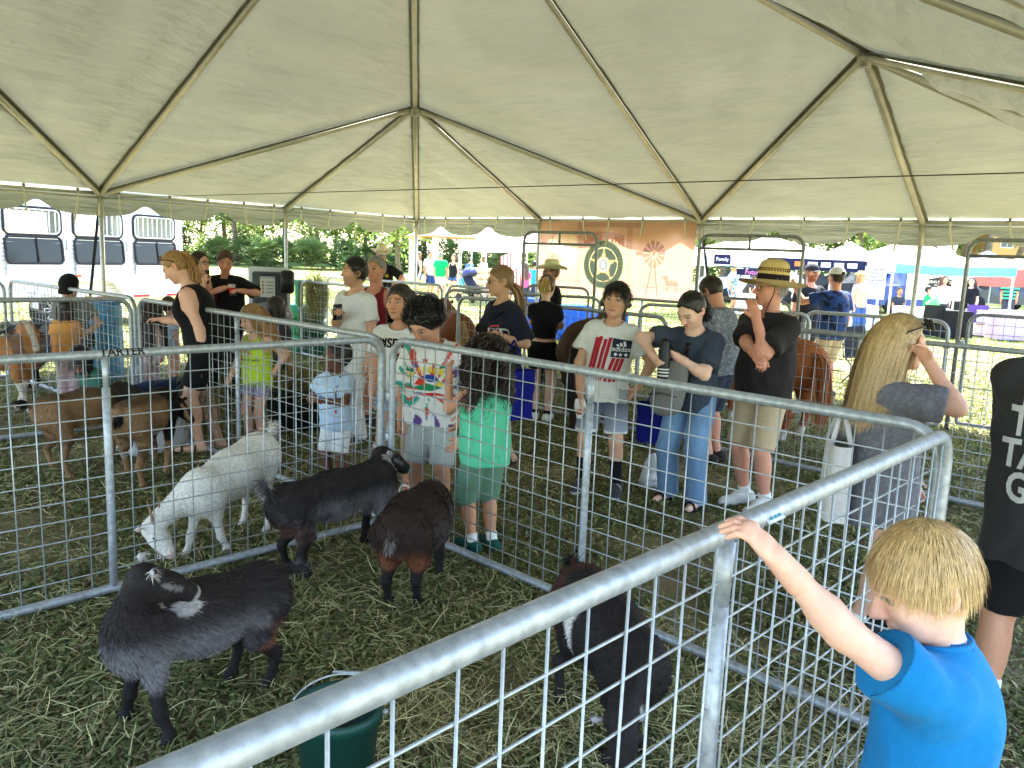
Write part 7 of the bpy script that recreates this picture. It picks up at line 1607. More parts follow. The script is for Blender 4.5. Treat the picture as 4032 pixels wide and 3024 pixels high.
# ------------------------------------------------------------------ people of the fair
def bgp(label, px, Y, h, face, skin, hair, tc, bot, bc, lod=3, **kw): return person(label, loc=place_px(px, Y), h=h, face=face, skin=skin, hair=hair, top_col=tc, bot=bot, bot_col=bc, lod=lod, group='people of the fair', **kw)
I = bgp('man in blue patterned shirt, khaki shorts and white mesh cap, arm out, back turned', 838, 10.9, 1.74, -158, 'ruddy', ('short', 'dark', dict()), S(44, 72, 130), 'shorts', S(186, 166, 136), lod=2, topfun=print_noise(S(40, 66, 122), S(24, 34, 60), 22, .2), knee=.9, w=1.06, L=('px', 795, 286, .25), Lp=(.2, 0, -1), Lc=.3, loose=1.5, hem=-.06, shoe_col=S(60, 60, 62))
ball_cap(I, S(226, 226, 226), mesh=S(214, 214, 214))
I = bgp('bearded man in black cap talking to the man in blue patterned shirt', 812, 12.2, 1.78, 20, 'ruddy', ('short', 'auburn', dict()), S(30, 32, 40), 'shorts', S(60, 60, 64), lod=2, beard=(S(120, 64, 40), .85)); ball_cap(I, S(40, 40, 44))
bgp('woman in black tank and denim shorts carrying bags in the field', 419, 31, 1.72, -60, 'fair', ('bob', 'dirty', dict()), S(34, 34, 40), 'shorts', S(96, 124, 170), fem=True, knee=.4, top_kind='tank')
bgp('man in white tee and navy shorts in the field', 430, 31.5, 1.78, 40, 'ruddy', ('short', 'brown', dict()), S(228, 228, 228), 'shorts', S(44, 66, 120), knee=.9)
bgp('man in bright green tee walking away in the field', 441, 30.5, 1.76, 170, 'ruddy', ('short', 'gray', dict()), S(20, 168, 96), 'shorts', S(206, 204, 200), knee=.9, w=1.1)
bgp('red-haired woman in black tank and denim shorts with sunglasses', 454, 31, 1.68, -20, 'fair', ('long', 'auburn', dict(len=.4)), S(30, 30, 36), 'shorts', S(70, 96, 150), fem=True, top_kind='tank', knee=.4)
bgp('small child in turquoise top beside the distant stroller', 463, 30.5, 1.0, 170, 'fair', ('short', 'blond', dict()), S(120, 206, 220), 'shorts', S(210, 210, 214), kid=True)
bgp('person in blue tee seated under the pavilion', 470, 41, 1.5, 160, 'tan', ('short', 'dark', dict()), S(80, 110, 180), 'pants', S(60, 60, 70))
bgp('person in white shirt under the pavilion', 484, 41.5, 1.6, -40, 'dark', ('short', 'black', dict()), S(224, 224, 224), 'pants', S(60, 60, 70))
bgp('woman in pink top beyond the striped flag', 526, 26.5, 1.5, 160, 'fair', ('long', 'brown', dict(len=.4)), S(220, 90, 150), 'pants', S(50, 60, 100), fem=True)
bgp('person in teal top left of the banner edge', 535, 28, 1.55, 150, 'tan', ('short', 'black', dict()), S(40, 150, 180), 'pants', S(50, 60, 110))
bgp('man in grey shirt under the white canopy', 509, 28.5, 1.74, 20, 'ruddy', ('short', 'gray', dict()), S(180, 182, 186), 'shorts', S(120, 120, 120))
I = bgp('man in floral shirt, white cap and patterned shorts beyond the banner edge', 734, 18.5, 1.72, 60, 'tan', ('short', 'gray', dict()), S(150, 180, 206), 'shorts', S(120, 140, 190), topfun=print_noise(S(170, 196, 214), S(90, 130, 170), 16, .1), botfun=print_noise(S(230, 230, 232), S(60, 90, 160), 14, .0)); ball_cap(I, S(226, 226, 226))
bgp('person in dark top leaning on the white table behind the straw hat', 748, 19.6, 1.45, 60, 'ruddy', ('short', 'dark', dict()), S(50, 50, 58), 'pants', S(60, 60, 70), lean=30)
I = bgp('woman with white visor in white top right of the straw hat', 781, 17.5, 1.68, -60, 'fair', ('tail', 'blond', dict()), S(226, 222, 220), 'shorts', S(100, 120, 160), fem=True); ball_cap(I, S(228, 228, 228))
bgp('woman in sunglasses and white top seated beside the table', 800, 18.6, 1.35, 0, 'fair', ('short', 'auburn', dict()), S(228, 226, 222), 'pants', S(90, 96, 120), fem=True, crouch=.25)
I = bgp('woman in pink vest and straw visor right of the man in blue patterned shirt', 862, 13.6, 1.66, 20, 'fair', ('bob', 'blond', dict()), S(226, 170, 150), 'jeans', S(60, 90, 150), fem=True, top_kind='tank', lod=2); brim_hat(I, S(220, 196, 150), brim=.05, crown=.09, name='straw_hat')
bgp('woman with white hair in light green tee seated at the booth', 937, 14.9, 1.55, -120, 'fair', ('bob', 'white', dict(n=2)), S(128, 214, 128), 'pants', S(40, 44, 56), fem=True, crouch=.28, lod=2, w=1.2)
bgp('woman with long brown hair and sunglasses standing behind the booth tables', 946, 16.8, 1.62, -10, 'fair', ('long', 'auburn', dict(len=.5)), S(186, 184, 196), 'pants', S(80, 80, 90), fem=True, top_kind='tank', lod=2)
bgp('small boy in green tee at the booth', 931, 16.2, 1.28, 60, 'tan', ('short', 'dark', dict()), S(40, 150, 96), 'shorts', S(60, 60, 70), kid=True)
bgp('woman in black top and black shorts behind the right gate post', 973, 15.8, 1.62, -40, 'fair', ('long', 'dark', dict(len=.4)), S(24, 24, 28), 'tights', S(24, 24, 28), fem=True, knee=.5, lod=2)
bgp('dark-haired person seated between the stalls', 902, 17.8, 1.35, 0, 'tan', ('short', 'dark', dict()), S(50, 56, 76), 'pants', S(50, 50, 60), crouch=.2)
I = bgp('man in teal and navy striped shirt and grey hat at the right edge', 1012, 19.5, 1.76, -30, 'ruddy', ('short', 'gray', dict()), S(60, 180, 170), 'pants', S(60, 66, 90), topfun=lambda V, I: np.where((np.sin(V[:, 2:3] * 55) > 0), np.array([S(70, 190, 176)]), np.array([S(30, 40, 60)])), w=1.15); brim_hat(I, S(120, 120, 124), brim=.05, crown=.1, name='sun_hat')
# pushchair in the field
def stroller(p, rz, sc, label, col, hood):
    r = empty('stroller', p, rz, label, 'stroller', 'strollers'); r.scale = (sc, sc, sc)
    Vt, Qt = solid([dict(rc((0, -.05, .48), (0, .22, .75), .17, .16, ((0, 1, 0), .75)), k=.03), dict(rc((0, -.28, .40), (0, -.02, .46), .14, .16), k=.03)], .016); obj('seat', mk_mesh('seat', Vt, Qt, col), M_CLOTH, r)
    Vt, Qt = solid([dict(el((0, .12, .86), (.24, .26, .24), None, (V3(0, .12, .82), V3(0, -.5, -1))), k=.02)], .014); Vt += normals(Vt, Qt) * (.006 * np.sin(Vt[:, 1] * 60))[:, None]; obj('hood', mk_mesh('hood', Vt, Qt, hood), M_CLOTH, r)
    for sd in (-1, 1):
        m = MB(); m.tube([(sd * .24, -.34, .1), (sd * .25, .0, .42), (sd * .25, .36, .92), (sd * .2, .46, 1.0)], .014, 6, S(50, 52, 56)); m.tube([(sd * .25, .0, .42), (sd * .26, .32, .12)], .014, 6, S(50, 52, 56)); m.build('side_frame', M_GALV, r)
        for y in (-.34, .32): m = MB(); rr = .10 if y < 0 else .14; m.lathe([(0, -.02), (rr * .7, -.025), (rr, -.015), (rr, .015), (rr * .7, .025), (0, .02)], (0, 0, 0), 16, S(28, 28, 30)); m.V[-1] = m.V[-1][:, [2, 0, 1]] + V3(sd * .27, y, rr); m.build('wheel', M_RUBBER, r)
    m = MB(); m.tube([(-.2, .46, 1.0), (0, .49, 1.01), (.2, .46, 1.0)], .018, 6, S(24, 24, 26)); m.build('handle', M_RUBBER, r)
    m = MB(); Vt, Qt = solid([rc((0, .30, .32), (0, .05, .26), .12, .12, ((0, 0, 1), .5))], .016); m.add(Vt, Qt, col=S(40, 40, 46)); m.build('basket', M_CLOTH, r)
stroller(atY(233, 330, 8.3) * V3(1, 1, 0), 2.5, 1.0, 'black stroller behind the girl in the lime top', S(34, 34, 38), S(26, 26, 29))
stroller(place_px(473, 29.5), .8, 1.15, 'patterned stroller standing in the sunlit field', S(40, 42, 60), S(70, 76, 120))
# ------------------------------------------------------------------ things round the pens
# banner between two tent posts, seen from behind
BA, BB = TP(1, 0), TP(2, 0); bt = unit(BB - BA); bn = np.array([bt[1], -bt[0], 0]); bn = bn if bn @ (-BA) > 0 else -bn
BA = BA + bt * .06 + bn * .035; BB = BB - bt * .06 + bn * .035; BWid = float(np.linalg.norm(BB - BA)); BZ1, BZ0 = EAVE - .07, 1.20
ban = empty('printed_banner', BA, 0, 'orange sunset banner with a sheriff star seen from behind, between two tent posts', 'banner')
nu, nv_ = 300, 122; U_, V_ = np.meshgrid(np.linspace(0, 1, nu), np.linspace(0, 1, nv_), indexing='ij')   # U left->right as seen, V bottom->top
xm, zm = U_ * BWid, V_ * (BZ1 - BZ0)
C = np.zeros((nu, nv_, 3)); top_c, mid_c, bot_c = np.array(S(214, 170, 146)), np.array(S(222, 168, 138)), np.array(S(206, 150, 136))
t = V_[..., None]; C = np.where(t > .45, mid_c + (top_c - mid_c) * (t - .45) / .55, bot_c + (mid_c - bot_c) * t / .45)
n_ = vnoise(np.stack([xm * 1.4, zm * 5, 0 * xm], -1)); C = C * (1 + .05 * n_)[..., None]
def paint(m, c, a=1.0): C[m] = C[m] * (1 - a) + np.array(c) * a
px2 = lambda x, y: ((x - 541) / (702 - 541) * BWid, (1 - (y - 221) / (296 - 221)) * (BZ1 - BZ0))
sx, sz = px2(570, 251); paint(np.hypot(xm - sx, zm - sz) < .30, S(236, 204, 170), .8)
paint(zm < .22 + .03 * vnoise(np.stack([xm * 2, 0 * xm, 0 * xm], -1)), S(208, 154, 140), .6); paint(zm < .34 + .10 * vnoise(np.stack([xm * 1.1 + 4, 0 * xm, 0 * xm], -1)), S(216, 162, 142), .45)
def rectp(x0, y0, x1, y1, c, a): (a0, b0), (a1, b1) = px2(x0, y0), px2(x1, y1); paint((xm > a0) & (xm < a1) & (zm < b0) & (zm > b1), c, a)
BR = S(176, 132, 120)
rectp(582, 222, 652, 227, BR, .6); rectp(584, 226, 589, 288, BR, .5); rectp(636, 226, 642, 290, BR, .5)
rectp(551, 266, 565, 285, S(190, 122, 102), .7); hx, hz = px2(558, 262); paint((np.abs(xm - hx) + (zm - hz) * 1.2 < .17) & (zm > hz - .05), S(190, 122, 102), .7); rectp(555, 256, 557, 263, S(176, 110, 96), .8)
sgx, sgz = px2(612, 238); curve = sgz - .16 * ((xm - sgx) / .38) ** 2 * .3; paint((np.abs(xm - sgx) < .40) & (np.abs(zm - curve) < .105), S(164, 122, 110), .75)
bx, bz = px2(613, 265); rb = np.hypot(xm - bx, zm - bz); paint(rb < .39, S(120, 138, 92), .9); paint(rb < .375, S(66, 78, 66)); paint((rb < .275) & (rb > .262), S(196, 180, 130)); 
ang = np.arctan2(zm - bz, xm - bx) - PI / 2; k5 = ((ang + PI / 5) % (2 * PI / 5)) - PI / 5; starR = .25 * .40 / (np.cos(np.abs(k5) - PI / 5 * 0) * .40 + np.abs(np.sin(k5)) * (1 - .40 * math.cos(PI / 5)) / math.sin(PI / 5)); paint(rb < starR, S(206, 176, 116)); paint((rb < starR) & (rb > starR * .9), S(150, 118, 64), .8); paint((rb < starR * .85) & (vnoise(np.stack([xm * 45, zm * 45, 0 * xm], -1)) > .1), S(176, 140, 84), .7)
for k in range(5): a = PI / 2 + k * 2 * PI / 5; paint(np.hypot(xm - bx - .25 * math.cos(a), zm - bz - .25 * math.sin(a)) < .016, S(216, 190, 130))
paint(rb < .135, S(214, 198, 148)); paint((rb < .135) & (rb > .125), S(130, 104, 60)); paint(rb < .085, S(90, 100, 108)); paint(rb < .075, S(120, 128, 130)); paint((np.abs(xm - bx) < .03) & (np.abs(zm - bz - .005) < .045) & (rb < .07), S(206, 206, 196), .8)
wx, wz = px2(664, 252); rw = np.hypot(xm - wx, zm - wz); aw = np.arctan2(zm - wz, xm - wx); paint((rw < .20) & (rw > .06) & ((aw * 12 / (2 * PI)) % 1 < .72), S(136, 96, 86), .75); paint(rw < .03, S(136, 96, 86), .8); paint((np.abs(zm - wz - .0) < .035) & (xm < wx - .20) & (xm > wx - .33), S(136, 96, 86), .7); paint((np.abs(zm - wz) < .008) & (xm < wx) & (xm > wx - .3), S(136, 96, 86), .7)
tz = wz - zm; paint((tz > .18) & (tz < .62) & (np.abs(np.abs(xm - wx) - (.03 + .07 * (tz - .18) / .44)) < .012), S(136, 96, 86), .75); paint((tz > .2) & (tz < .62) & (np.abs(xm - wx) < .03 + .07 * (tz - .18) / .44) & (((tz * 14) % 1) < .18), S(136, 96, 86), .6)
hx, hz = px2(683, 279); paint(((xm - hx) / .11) ** 2 + ((zm - hz) / .045) ** 2 < 1, S(180, 106, 94), .7); paint(((xm - hx + .13) / .05) ** 2 + ((zm - hz - .08) / .035) ** 2 < 1, S(180, 106, 94), .7); paint((np.abs(xm - hx + .10) < .03) & (zm > hz) & (zm < hz + .09), S(180, 106, 94), .7)
for o_ in (-.09, -.06, .06, .09): paint((np.abs(xm - hx - o_) < .010) & (zm < hz) & (zm > hz - .13), S(180, 106, 94), .7)
paint((zm < .26) & (zm > .14) & ((xm * 9 % 1 < .10) | (np.abs(zm - .24) < .008) | (np.abs(zm - .19) < .008)) & ((xm > BWid * .62) | ((xm > BWid * .13) & (xm < BWid * .3))), S(176, 108, 96), .5)
wob = .018 * vnoise(np.stack([U_ * 6, V_ * 1.2, 0 * U_], -1)) * (1 - V_)
G = (bt[None, None] * xm[..., None] + np.array([0, 0, 1.0]) * (BZ0 + zm - .06 * U_ * (1 - V_))[..., None] + bn[None, None] * wob[..., None])
M_BAN = amat('banner_vinyl', rough=.6, spec=.2, var=.04, vscale=5, trans=.31)
m = MB(); m.grid(G, C.reshape(-1, 3), True); m.build('vinyl_sheet', M_BAN, ban)
Mb = np.column_stack([-bt, V3(0, 0, 1), bn])            # mirrored: we see the back of the print
def ban_text(body, x, z, size, col, rot=0.0, bold=.02, sq=1.0):
    R2 = np.column_stack([Mb[:, 0] * math.cos(rot) + Mb[:, 1] * math.sin(rot), -Mb[:, 0] * math.sin(rot) + Mb[:, 1] * math.cos(rot), Mb[:, 2]]); flat_text(body, R2, bt * x + V3(0, 0, BZ0 + z) + bn * .014, size, col, ban, bold, 0, mat=M_BAN, squash=sq)
for ch, u in zip("NAN'S RANCH", np.linspace(.34, -.34, 11)): ban_text(ch, sgx + u, sgz - .012 - .16 * (u / .38) ** 2 * .3 + .0, .145, S(214, 150, 108), 0, .02, .9)
def arc_text(body, r, a0, a1, size, col, inward=False):
    for ch, a in zip(body, np.linspace(a0, a1, len(body))):
        x, z = bx + r * math.cos(a), bz + r * math.sin(a); rot = -(a - PI / 2) if not inward else -(a + PI / 2); ban_text(ch, x, z, size, col, rot, .012)
arc_text('SHERIFF CARMINE MARCENO', .318, -.15, PI + .15, .075, S(200, 186, 140)); arc_text('LEE COUNTY, FLORIDA', .318, -.55, -PI + .55, .075, S(200, 186, 140), True)
arc_text('OFFICE OF THE SHERIFF', .105, .1, PI - .1, .026, S(70, 60, 50)); arc_text('LEE COUNTY', .105, -.5, -PI + .5, .026, S(70, 60, 50), True)
# lettering on the panels' top rails
def _unused_rail_text(panel_o, x, z, body, size, col, side=-1):
    Mr = np.column_stack([(side * -1.0, 0, 0), (0, -.5 * -side * -1, .866), (0, side * .866, .5)]); 
    return flat_text(body, Mr, (x, 0, z), size, col, panel_o, .02, .0232, mat=M_PLASTIC)
# rail of the second nearest panel: local +x runs away from the pen corner, so the lettering reads along -x
Lx = PL + .05; xt = float(np.dot(at(120, 357, 1.2)[:2] - (K - n2 * .03), -n2))
T_ = subdiv(text_tris('TARTER', .02) * .058, .007); P_ = T_.reshape(-1, 2); th_ = .42 - P_[:, 1] / .0222 * -1.0
Vr_ = np.stack([xt - P_[:, 0], .0226 * np.cos(th_), 1.22 - .0 + .0226 * np.sin(th_)], -1); obj('lettering', mk_mesh('lettering', Vr_, np.arange(len(Vr_)).reshape(-1, 3).astype(np.int32), np.array(S(24, 24, 26)), False), M_PLASTIC, f3)
m = MB(); m.box((xt - .165, .0105, 1.2185), (.042, .022, .004), S(40, 150, 190), M=rotx(-.5)); m.build('brand_mark', M_PLASTIC, f3)
hx_ = float(np.linalg.norm(at(762, 520, 1.2)[:2] - np.array([1.53, 2.735]))); m = MB(); m.box((hx_, .0165, 1.2165), (.075, .034, .003), S(206, 210, 212), M=rotx(-.55)); m.build('sticker', M_PLASTIC, f1); m = MB()
for k in (-.02, 0.0, .02): m.box((hx_ + k, .020, 1.2195), (.010, .018, .003), S(30, 140, 170), M=rotx(-.55))
m.build('brand_mark', M_PLASTIC, f1)
# bucket in the goats' pen
def bucket(p, r0, r1, h_, col, label, bail=True, tilt=0.0):
    r = empty('bucket', p, 0, label, 'bucket'); m = MB(); m.lathe([(0, .01), (r0, .01), (r0, 0.0), (r0 + .004, .0), (r1, h_ - .04), (r1 + .012, h_ - .035), (r1 + .014, h_), (r1 + .002, h_ + .002), (r1 - .006, h_ - .01), (r0 - .006, .02), (0, .02)], (0, 0, 0), 36, col); m.build('shell', M_PLASTIC, r)
    if bail:
        m = MB(); pts = [((r1 + .012) * math.cos(a), (r1 + .012) * math.sin(a), h_ + .004 + .02 * math.sin(a * 1) ** 2) for a in np.linspace(PI * .98, PI * .02, 21)]; m.tube(pts, .0035, 6, S(180, 184, 186)); m.tube([(0.05 - .1 * t, r1 + .015, h_ + .028) for t in (0, .5, 1)], .006, 6, S(150, 154, 156)); m.build('wire_handle', M_GALV, r)
        for sd in (1, -1): m = MB(); m.tube([(sd * (r1 + .004), 0, h_ - .02), (sd * (r1 + .026), 0, h_ - .02)], .009, 8, S(170, 174, 176)); m.build('handle_ear', M_GALV, r)
    return r
bp_ = at(338, 704, .30); bucket((bp_[0], bp_[1], 0), .105, .135, .30, S(16, 62, 54), 'dark green bucket with wire handle by the nearest panel')
tb = at(297, 428); bucket(tb, .24, .30, .42, S(22, 34, 30), 'dark tub of hay behind the girl in the lime top', bail=False)
# hay
def hay_pile(name, p, label, n, rad, hgt, length=.22, hang=False, cat='hay'):
    r = empty(name, p, 0, label, cat); u = RNG.normal(size=(n, 3)) * .5; C_ = u * V3(rad, rad * .8, hgt) + V3(0, 0, hgt * (.6 if not hang else 0)); d = RNG.normal(size=(n, 3)); d[:, 2] *= .45 if not hang else 1; d[:, 2] -= .9 if hang else 0
    P = grow(C_, d, RNG.uniform(.5, 1.2, n) * length, 3, V3(0, 0, -.25 if not hang else -.6), [], rand=.12); cc = np.array(S(150, 138, 92))[None] * RNG.uniform(.45, 1.25, (n, 1)) * np.where(RNG.random((n, 1)) < .3, [[.85, 1.05, .8]], [[1, 1, 1]])
    if not hang: P[..., 2] = np.maximum(P[..., 2], -hgt)
    a_ = ribbons(P, RNG.uniform(.003, .006, n), cc, .6); o = obj('stalks', mk_mesh('stalks', *a_), M_HAY, r); o['kind'] = 'stuff'; return r
hay_pile('hay_heap', tb + V3(0, 0, .40), 'heap of hay in the dark tub', 2200, .30, .10)
q = atY(316, 294, 12.7); hay_pile('hay_bundle', (q[0], q[1], 1.08), 'bundle of hay hung on the far panel in front of the green bins', 1600, .20, .34, .24, True)
q = LL + (K - LL) * .30; hay_pile('hay_bundle', (q[0] + .05, q[1] + .08, .50), 'hay hanging through the panel at the lime girl\'s hand', 1800, .14, .42, .24, True)
# white crate, blue barrel, wash station, green bins
p = at(160, 447); r = empty('white_crate', p, .95, 'white box beside the panel post with a dark jacket in it', 'box'); m = MB(); W_, D_, H_ = .62, .36, .46
for c_, s_ in (((0, -D_ / 2, H_ / 2), (W_, .02, H_)), ((0, D_ / 2, H_ / 2), (W_, .02, H_)), ((-W_ / 2, 0, H_ / 2), (.02, D_ - .022, H_)), ((W_ / 2, 0, H_ / 2), (.02, D_ - .022, H_)), ((0, 0, .015), (W_ - .024, D_ - .024, .02))): m = MB(); m.rbox(c_, s_, .004, S(224, 226, 230)); m.build('side_panel', M_PLASTIC, r)
Vt, Qt = solid([rc((-.2, 0, H_), (.2, 0, H_ + .02), .11, .12)], .014); Vt += normals(Vt, Qt) * (.016 * vnoise(Vt * 11))[:, None]; r2 = empty('jacket', (p[0], p[1], p[2]), .95, 'dark blue jacket lying on the white box', 'jacket'); obj('cloth', mk_mesh('cloth', Vt, Qt, S(36, 50, 84)), M_CLOTH, r2)
p = atY(100, 330, 10.0) * V3(1, 1, 0); r = empty('blue_barrel', p, 0, 'sky blue plastic barrel by the left tent post', 'barrel'); m = MB(); m.lathe([(0, 0), (.24, 0), (.26, .03), (.265, .30), (.25, .32), (.25, .35), (.265, .37), (.265, .64), (.25, .66), (.25, .69), (.265, .71), (.26, .94), (.23, .98), (0, .985)], (0, 0, 0), 32, S(84, 160, 206)); m.build('drum', M_PLASTIC, r); m = MB(); m.lathe([(.235, .97), (.262, .97), (.262, 1.0), (.235, 1.0), (.235, .97)], (0, 0, 0), 32, S(70, 140, 190)); m.build('rim', M_PLASTIC, r)
p = atY(270, 300, 10.6) * V3(1, 1, 0); r = empty('hand_wash_station', p, .12, 'grey portable hand-wash station with black dispensers and a notice', 'wash station')
Vt, Qt = solid([dict(rc((0, 0, .10), (0, 0, .78), .26, .25, ((0, 1, 0), .8)), k=.03), dict(rc((-.1, 0, .82), (.1, 0, .82), .2, .2), k=.03)], .018); obj('tank', mk_mesh('tank', Vt, Qt, S(138, 142, 146)), M_PLASTIC, r)
m = MB(); m.rbox((-.02, .08, 1.15), (.54, .10, .66), .03, S(206, 212, 220)); m.build('back_panel', M_PLASTIC, r)
m = MB(); m.rbox((0.0, .0, 1.13), (.44, .10, .58), .02, S(72, 76, 82)); m.build('face_panel', M_PLASTIC, r)
m = MB(); m.rbox((.24, -.10, 1.30), (.17, .16, .30), .03, S(26, 26, 30)); m.build('towel_dispenser', M_PLASTIC, r)
m = MB(); m.rbox((.06, -.10, 1.00), (.12, .11, .13), .02, S(52, 54, 60)); m.build('tap_housing', M_PLASTIC, r)
m = MB(); m.rbox((0, -.10, .88), (.52, .34, .05), .015, S(180, 184, 188)); m.build('basin', M_PLASTIC, r)
m = MB(); m.box((-.02, -.056, 1.24), (.19, .006, .30), S(222, 224, 220)); m.box((-.02, -.0595, 1.375), (.19, .003, .03), S(40, 50, 80)); m.build('notice', M_PLASTIC, r, smooth=False); flat_text('WASH YOUR HANDS', Mt, (-.02, -.06, 1.345), .02, S(30, 36, 60), r, .01, .003)
for k in range(4): m = MB(); m.lathe([(0, 0), (.016, 0), (.016, .003), (0, .003)], (0, 0, 0), 12, S(190, 160, 110)); m.V[-1] = m.V[-1][:, [0, 2, 1]] * V3(1, -1, 1) + V3(-.08, -.0595, 1.29 - .045 * k); m.box((.01, -.061, 1.29 - .045 * k), (.09, .002, .008), S(90, 92, 96)); m.build('pictogram', M_PLASTIC, r)
for i, (px, Y, cc, lab) in enumerate(((297, 13.6, S(66, 166, 122), 'pale green plastic bin left of its darker twin behind the hay'), (312, 13.2, S(24, 96, 66), 'dark green plastic bin with square handle openings behind the hay'))):
    p = atY(px, 300, Y) * V3(1, 1, 0); r = empty('plastic_bin', p, .1, lab, 'bin', 'green plastic bins'); m = MB()
    for z0_, z1_ in ((0, .30), (.31, .56), (.57, .80)): m.rbox((0, 0, (z0_ + z1_) / 2), (.46 - z0_ * .05, .42, z1_ - z0_), .04, cc)
    m.build('body', M_PLASTIC, r)
    for x in (-.19, 0, .19): m = MB(); m.rbox((x, 0, .98), (.09 if x else .06, .10, .38), .02, cc); m.build('handle_post', M_PLASTIC, r)
    m = MB(); m.rbox((0, 0, 1.17), (.48, .12, .09), .03, cc); m.build('handle_bar', M_PLASTIC, r)

# ------------------------------------------------------------------ grass, weeds and hay on the ground
def in_view(P, mx=90):
    X = P - EYE[None]; z = X @ FW; x = 512 + F_PX * (X @ RT) / np.maximum(z, .05); y = 384 - F_PX * (X @ UPV) / np.maximum(z, .05); return (z > .25) & (x > -mx) & (x < 1024 + mx) & (y < 768 + 2 * mx)
def scatter(n, r0, r1, power):
    r = r0 * (r1 / r0) ** (RNG.random(n) ** power); a = RNG.uniform(-.72, .72, n); return np.stack([r * np.sin(a), r * np.cos(a), np.zeros(n)], -1)
P = scatter(390000, .9, 15, 1.0); P = P[in_view(P)]
dns = vnoise(np.stack([P[:, 0] * 1.1, P[:, 1] * 1.1, 0 * P[:, 0]], -1)) * .6 + vnoise(np.stack([P[:, 0] * 4.3, P[:, 1] * 4.3, 0 * P[:, 0] + 5], -1)) * .4
P = P[dns + RNG.uniform(-.35, .35, len(P)) > -.22][:165000]; n = len(P); dist = np.linalg.norm(P[:, :2], axis=1)
a = RNG.uniform(0, 2 * PI, n); hgt = RNG.uniform(.008, .034, n) * (1 + .05 * dist); wd = RNG.uniform(.0022, .0058, n) * (1 + .22 * dist); ln = RNG.uniform(.4, 1.6, n) * hgt
d = np.stack([np.cos(a), np.sin(a), 0 * a], -1); sdv = np.stack([-np.sin(a), np.cos(a), 0 * a], -1); base = P + d * 0
V = np.stack([base - sdv * wd[:, None], base + d * ln[:, None] * .45 + V3(0, 0, 1) * hgt[:, None] * .75 + sdv * wd[:, None] * .9, base + d * ln[:, None] * 1.25 + V3(0, 0, 1) * hgt[:, None] * RNG.uniform(.5, 1.1, (n, 1)), base + d * ln[:, None] * .4 + V3(0, 0, 1) * hgt[:, None] * .6 - sdv * wd[:, None] * 1.2], 1).reshape(-1, 3)
pal = np.array([S(102, 112, 64), S(122, 130, 80), S(90, 98, 58), S(150, 140, 98), S(142, 124, 94), S(148, 154, 98)]); pk_ = RNG.choice(6, n, p=[.28, .24, .18, .12, .10, .08]); cc = pal[pk_] * RNG.uniform(.7, 1.25, (n, 1))
o = obj('trodden_grass', mk_mesh('trodden_grass', V, np.arange(4 * n).reshape(-1, 4).astype(np.int32), np.repeat(cc, 4, 0), False), M_GRASS); tag(o, 'short trodden grass and weeds on the ground of the pens', 'grass', kind='stuff')
# loose hay stalks, thicker along the pens
P = scatter(90000, 1.1, 12, 1.0); P = P[in_view(P)]
hn = vnoise(np.stack([P[:, 0] * .9 + 3, P[:, 1] * .9, 0 * P[:, 0]], -1)) * .7 + vnoise(np.stack([P[:, 0] * 3, P[:, 1] * 3, 0 * P[:, 0] + 2], -1)) * .5
q = (P[:, :2] - K[None]) @ n2; q2 = (P[:, :2] - K[None]) @ d2
w_ = hn + .30 * (q < .1) + .5 * np.exp(-((q + .12) / .3) ** 2) * (q2 > -.2) + .35 * np.exp(-((P[:, 0] + .35) ** 2 + (P[:, 1] - 3.3) ** 2) / .5) - .25 * (q > .3) + .2 * (q2 < 0)
P = P[w_ + RNG.uniform(-.5, .5, len(P)) > .28][:19000]; n = len(P); a = RNG.uniform(0, 2 * PI, n); d0 = np.stack([np.cos(a), np.sin(a), RNG.uniform(-.05, .25, n)], -1)
P[:, 2] = RNG.uniform(.008, .045, n); S_ = grow(P, d0, RNG.uniform(.04, .19, n), 4, V3(0, 0, -.12), [], rand=.16); S_[..., 2] = np.clip(S_[..., 2], .004, .09)
cc = np.array([S(206, 196, 142), S(180, 174, 120), S(216, 208, 160), S(150, 140, 96)])[RNG.choice(4, n, p=[.35, .3, .15, .2])] * RNG.uniform(.75, 1.2, (n, 1))
V_, Q_, C_ = ribbons(S_, RNG.uniform(.0015, .0032, n) * (1 + .12 * np.linalg.norm(P[:, :2], axis=1)), cc, .7, side=np.array([[[0, 0, 1.0]]]) + RNG.normal(size=(n, 1, 3)) * .35)
o = obj('loose_hay', mk_mesh('loose_hay', V_, Q_, C_), M_HAY); tag(o, 'loose hay stalks strewn over the ground of the pens', 'hay', kind='stuff')
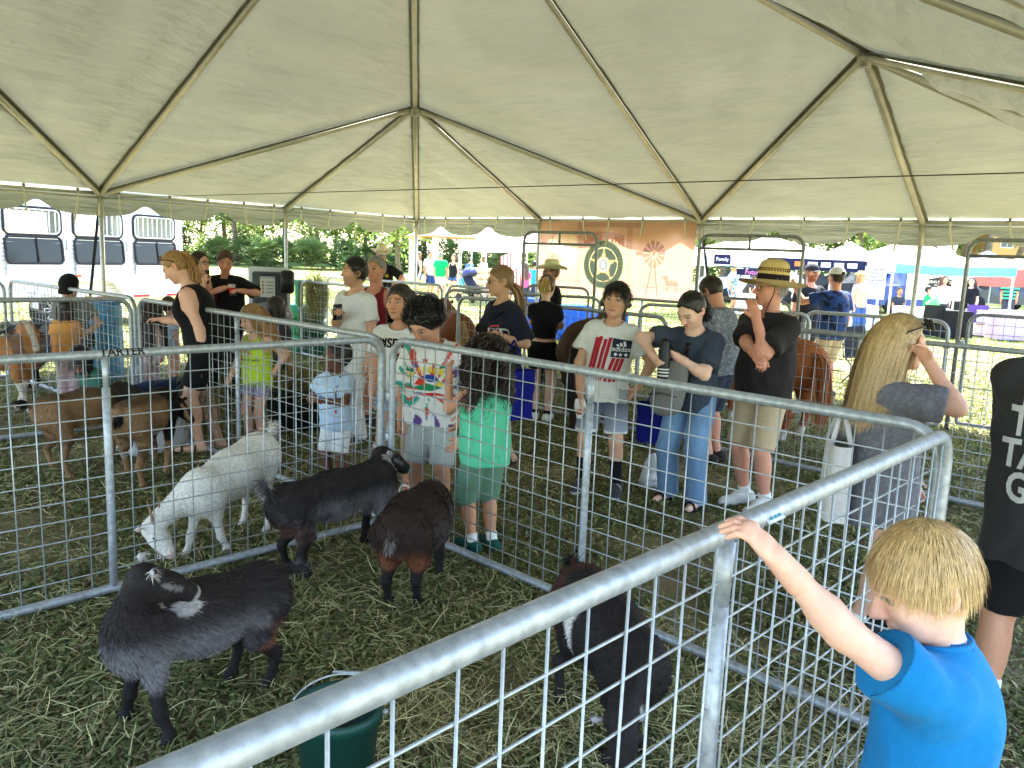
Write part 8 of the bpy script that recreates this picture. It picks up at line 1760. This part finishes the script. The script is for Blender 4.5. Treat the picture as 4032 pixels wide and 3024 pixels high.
# short broken bits of trodden hay
P = scatter(70000, 1.0, 10, 1.0); P = P[in_view(P)]; P = P[vnoise(np.stack([P[:, 0] * 1.7 + 8, P[:, 1] * 1.7, 0 * P[:, 0]], -1)) + RNG.uniform(-.6, .6, len(P)) > .05][:24000]; n = len(P); a = RNG.uniform(0, 2 * PI, n); P[:, 2] = RNG.uniform(.006, .022, n); d0 = np.stack([np.cos(a), np.sin(a), RNG.uniform(-.1, .2, n)], -1) * RNG.uniform(.015, .06, (n, 1))
V_, Q_, C_ = ribbons(np.stack([P, P + d0], 1), RNG.uniform(.0014, .0035, n) * (1 + .12 * np.linalg.norm(P[:, :2], axis=1)), np.array([S(186, 172, 120), S(150, 132, 92), S(126, 106, 76)])[RNG.choice(3, n)] * RNG.uniform(.75, 1.2, (n, 1)), .8, side=np.array([[[0, 0, 1.0]]]) + RNG.normal(size=(n, 1, 3)) * .3)
o = obj('hay_chaff', mk_mesh('hay_chaff', V_, Q_, C_), M_HAY); tag(o, 'short broken bits of hay trodden into the ground of the pens', 'hay', kind='stuff')
# sunlit grass beyond the shade
P = scatter(160000, 8, 46, .75); P = P[in_view(P, 30)]; P = P[vnoise(np.stack([P[:, 0] * .7, P[:, 1] * .7, 0 * P[:, 0]], -1)) + RNG.uniform(-.8, .8, len(P)) > -.1][:70000]; n = len(P); dist = np.linalg.norm(P[:, :2], axis=1); a = RNG.uniform(0, 2 * PI, n); hgt = RNG.uniform(.03, .07, n); wd = .004 * (1 + .18 * dist) * RNG.uniform(.6, 1.2, n); sdv = np.stack([np.cos(a), np.sin(a), 0 * a], -1); tip = RNG.normal(size=(n, 3)) * .03
V = np.stack([P - sdv * wd[:, None], P + sdv * wd[:, None], P + tip * V3(1, 1, 0) + V3(0, 0, 1) * hgt[:, None]], 1).reshape(-1, 3); cc = np.array([S(134, 146, 74), S(150, 152, 92), S(112, 132, 62)])[RNG.choice(3, n)] * RNG.uniform(.8, 1.2, (n, 1))
o = obj('field_grass', mk_mesh('field_grass', V, np.arange(3 * n).reshape(-1, 3).astype(np.int32), np.repeat(cc, 3, 0), False), M_GRASS); tag(o, 'mown grass of the sunlit field', 'grass', kind='stuff')

# ------------------------------------------------------------------ look-alikes that still share a label are told apart by their place, left to right
def _px(o):
    X = np.array(o.location) - EYE; return 512 + F_PX * (X @ RT) / max(X @ FW, .1)
_by = {}
for o in bpy.data.objects:
    if o.parent is None and 'label' in o: _by.setdefault(o['label'], []).append(o)
for lab, g in _by.items():
    if len(g) > 1:
        g.sort(key=_px); names = ['left one', 'right one'] if len(g) == 2 else ['%s from left' % q for q in ('first', 'second', 'third', 'fourth', 'fifth', 'sixth', 'seventh', 'eighth')]
        for o, nm in zip(g, names): o['label'] = lab + ', ' + nm
